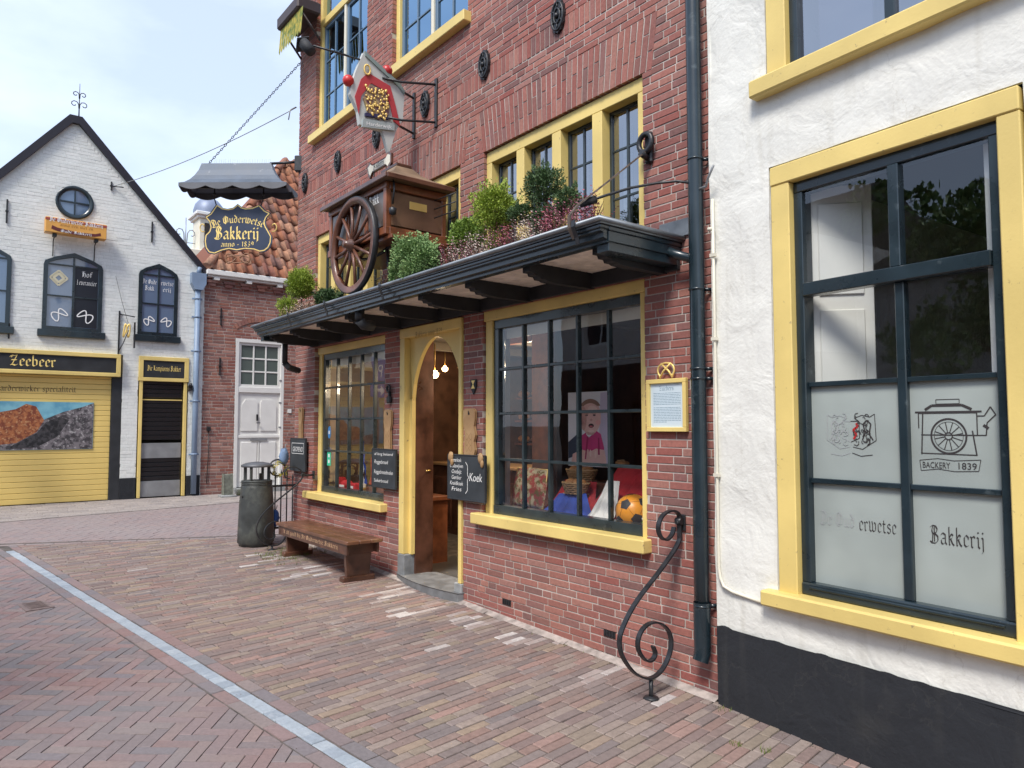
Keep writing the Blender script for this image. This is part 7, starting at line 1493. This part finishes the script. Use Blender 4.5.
# ------------------------------------------------------------------ the other side of the street (seen only mirrored in the panes)
OM = mat('pale_grey_brick', (.66,.65,.63), .9, var=.08, vscale=10, bump=.3)
DKF = mat('dark_shopfront_paint', (.05,.03,.025), .4, var=.2, vscale=4)
def opp(label, x0, x1, y, h, m, wins, fz=3.05, lm=None):
    lm = lm or DKF
    o = thing('terrace_house', label, 'house', ((x0+x1)/2, y, 0)); w_ = (x1-x0)/2; m_ = MB()
    for a, b, c, d in subtract([(-w_, w_, fz, h)], wins): m_.box(a, b, -5, 0, c, d)
    m_.build('wall', m, o)
    lo = [(a, b, c, d) for a, b, c, d in wins if d <= fz]; m_ = MB()
    for a, b, c, d in subtract([(-w_, w_, -.1, fz-.004)], lo): m_.box(a, b, -5, .03, c, d)
    m_.build('shopfront', lm, o)
    for a, b, c, d in wins: k = MB(); frame_rect(k, a, b, c, d, -.10, -.03, .06); k.box((a+b)/2-.02,(a+b)/2+.02,-.09,-.04,c+.06,d-.06); f = k.build('window', M_WHITE if d > fz else DKF, o); k = MB(); k.box(a+.03,b-.03,-.075,-.07,c+.03,d-.03); k.build('pane', mat('far_glass', (.03,.035,.045), .1) if 'far_glass' not in bpy.data.materials else bpy.data.materials['far_glass'], f)
    m_ = MB(); m_.prism([(-5.2,h),(.2,h),(-2.5,h+1.5)], -w_, w_, plane='yz'); m_.build('roof', M_DARK, o)
opp('pale grey house across the street with a dark brown shopfront and two upper windows', -14.2, -8.6, -9.2, 5.4, OM, [(-1.9,-.9,.5,2.5),(-.3,.7,.2,2.2),(1.4,2.4,.5,2.5),(-1.9,-1.0,3.6,4.8),(.9,1.8,3.6,4.8)])
mat('grey_house_brick', (.50,.50,.52), .9, var=.15, vscale=12)
opp('low grey brick house across the street beyond the tree', -8.5, -1.0, -10.2, 4.4, bpy.data.materials['grey_house_brick'], [(-2.6,-1.6,.9,2.5),(.4,1.4,.9,2.5)], 2.6, bpy.data.materials['grey_house_brick'] if 'grey_house_brick' in bpy.data.materials else M_GREY)
opp('white plastered house across the street at the near end', -.9, 6.0, -9.0, 4.6, mat('plaster_far', (.62,.60,.56), .9, var=.05), [(-2.2,-1.2,.9,2.6),(1.0,2.0,.9,2.6)], 2.65)
o = thing('street_tree', 'leafy street tree standing across the street from the white house', 'tree', (-4.3, -7.9, G(-4.3))); m_ = MB(); m_.tube([(0,0,0),(.05,.02,1.2),(.0,.05,2.3),(.05,.0,3.4)], [.16,.12,.10,.05], 10)
for k in range(9): a = k*2.4; m_.tube([(0,0,1.9+.16*k),(.7*math.cos(a),.7*math.sin(a),2.6+.18*k),(1.2*math.cos(a),1.2*math.sin(a),3.0+.2*k)], [.05,.03,.012], 6)
m_.build('trunk', bpy.data.materials['bark'], o); m_ = MB()
rr_ = random.Random(11)
for k in range(42):
    a = rr_.uniform(0,6.28); q = rr_.uniform(.2,2.1); c = (q*math.cos(a), q*math.sin(a), rr_.uniform(1.7,5.0)); foliage(m_, c, (.55,.55,.42), 420, (.09,.035), rnd=rr_, shell=.3)
m_.build('crown', LM, o)
o = thing('parking_sign', 'blue parking sign with white arrow on a grey pole beside the gabled house', 'road sign', (-13.75, -3.45, G(-13.75)), R(62))
m_ = MB(); m_.tube([(0,0,0),(0,0,2.75)], .03, 10); m_.build('pole', M_GREY, o); BS = mat('sign_blue', (.02,.10,.42), .4)
m_ = MB(); m_.box(-.25,.25,-.045,-.032,2.25,2.75,c=.006); P_ = m_.build('panel', BS, o); font_text('lettering', 'P', .42, (0,-.046,2.34), (1,0,0), (0,-1,0), M_WHT, P_)
m_ = MB(); m_.box(-.34,.34,-.045,-.032,1.93,2.21,c=.006); Q_ = m_.build('arrow_panel', BS, o); m_ = MB(); m_.prism([(-.2,2.07),(-.06,2.17),(-.06,2.10),(.2,2.10),(.2,2.04),(-.06,2.04),(-.06,1.97)], -.047, -.0455); m_.build('arrow', M_WHT, Q_)

JR = random.Random(21)
shades = [('jam_jar', 'jar', (.45,.05,.03)), ('honey_jar', 'jar', (.60,.30,.04)), ('mustard_jar', 'jar', (.55,.42,.10)), ('green_jar', 'jar', (.10,.22,.06))]
spots = [(-4.70,.72,'behind the patterned cushion'),(-4.58,.80,'behind the high basket'),(-4.86,.78,'in the far left corner of the right shop window'),(-3.36,.20,'at the right edge of the right shop window'),(-7.15,.30,'right of the furled flags'),(-7.30,.42,'behind the furled flags'),(-8.10,.45,'behind the red clog shaped box')]
for i, (x, y, wh) in enumerate(spots):
    nm_, ct, c = shades[i % 4]; o = thing(nm_, '%s with pale lid %s' % (nm_.replace('_', ' '), wh), ct, (x, y, .845 if x > -6 else .825), 0, 'jars in the shop windows')
    m_ = MB(); m_.lathe([(0,0),(.038,0),(.042,.01),(.042,.085),(.032,.10),(.0,.10)], (0,0,0), 16); b_ = m_.build('jar_body', mat(nm_+'_fill', c, .15, spec=.8) if nm_+'_fill' not in bpy.data.materials else bpy.data.materials[nm_+'_fill'], o)
    m_ = MB(); m_.lathe([(0,.101),(.036,.101),(.037,.12),(.0,.122)], (0,0,0), 16); m_.build('lid', M_CREAM, o); m_ = MB(); m_.lathe([(.0425,.025),(.0430,.03),(.0430,.07),(.0425,.075)], (0,0,0), 16); m_.build('paper_label', M_WHITE, b_)
o = thing('wall_shelf', 'dark wall shelf of boxed goods behind the baby photograph', 'shelf', (-3.95, 2.3, 1.0)); m_ = MB()
for z in (0,.38,.76,1.14): m_.box(-.85,.75,0,.3,z,z+.03)
for x in (-.85,.72): m_.box(x,x+.03,0,.3,-.9,1.3)
m_.build('frame', M_RWOOD, o)
for j in range(3):
    for k in range(9):
        m_ = MB(); w2 = JR.uniform(.05,.075); x = -.75+.165*k; h = JR.uniform(.14,.28); m_.box(x-w2,x+w2,.02,.2,.03+.38*j,.03+.38*j+h,c=.004)
        cn_ = ['box_cream','box_red','box_ochre','box_green'][JR.randrange(4)]; cc = dict(box_cream=(.55,.48,.35), box_red=(.35,.05,.04), box_ochre=(.45,.27,.08), box_green=(.08,.16,.09))[cn_]
        m_.build('goods_box', mat(cn_, cc, .5) if cn_ not in bpy.data.materials else bpy.data.materials[cn_], o)
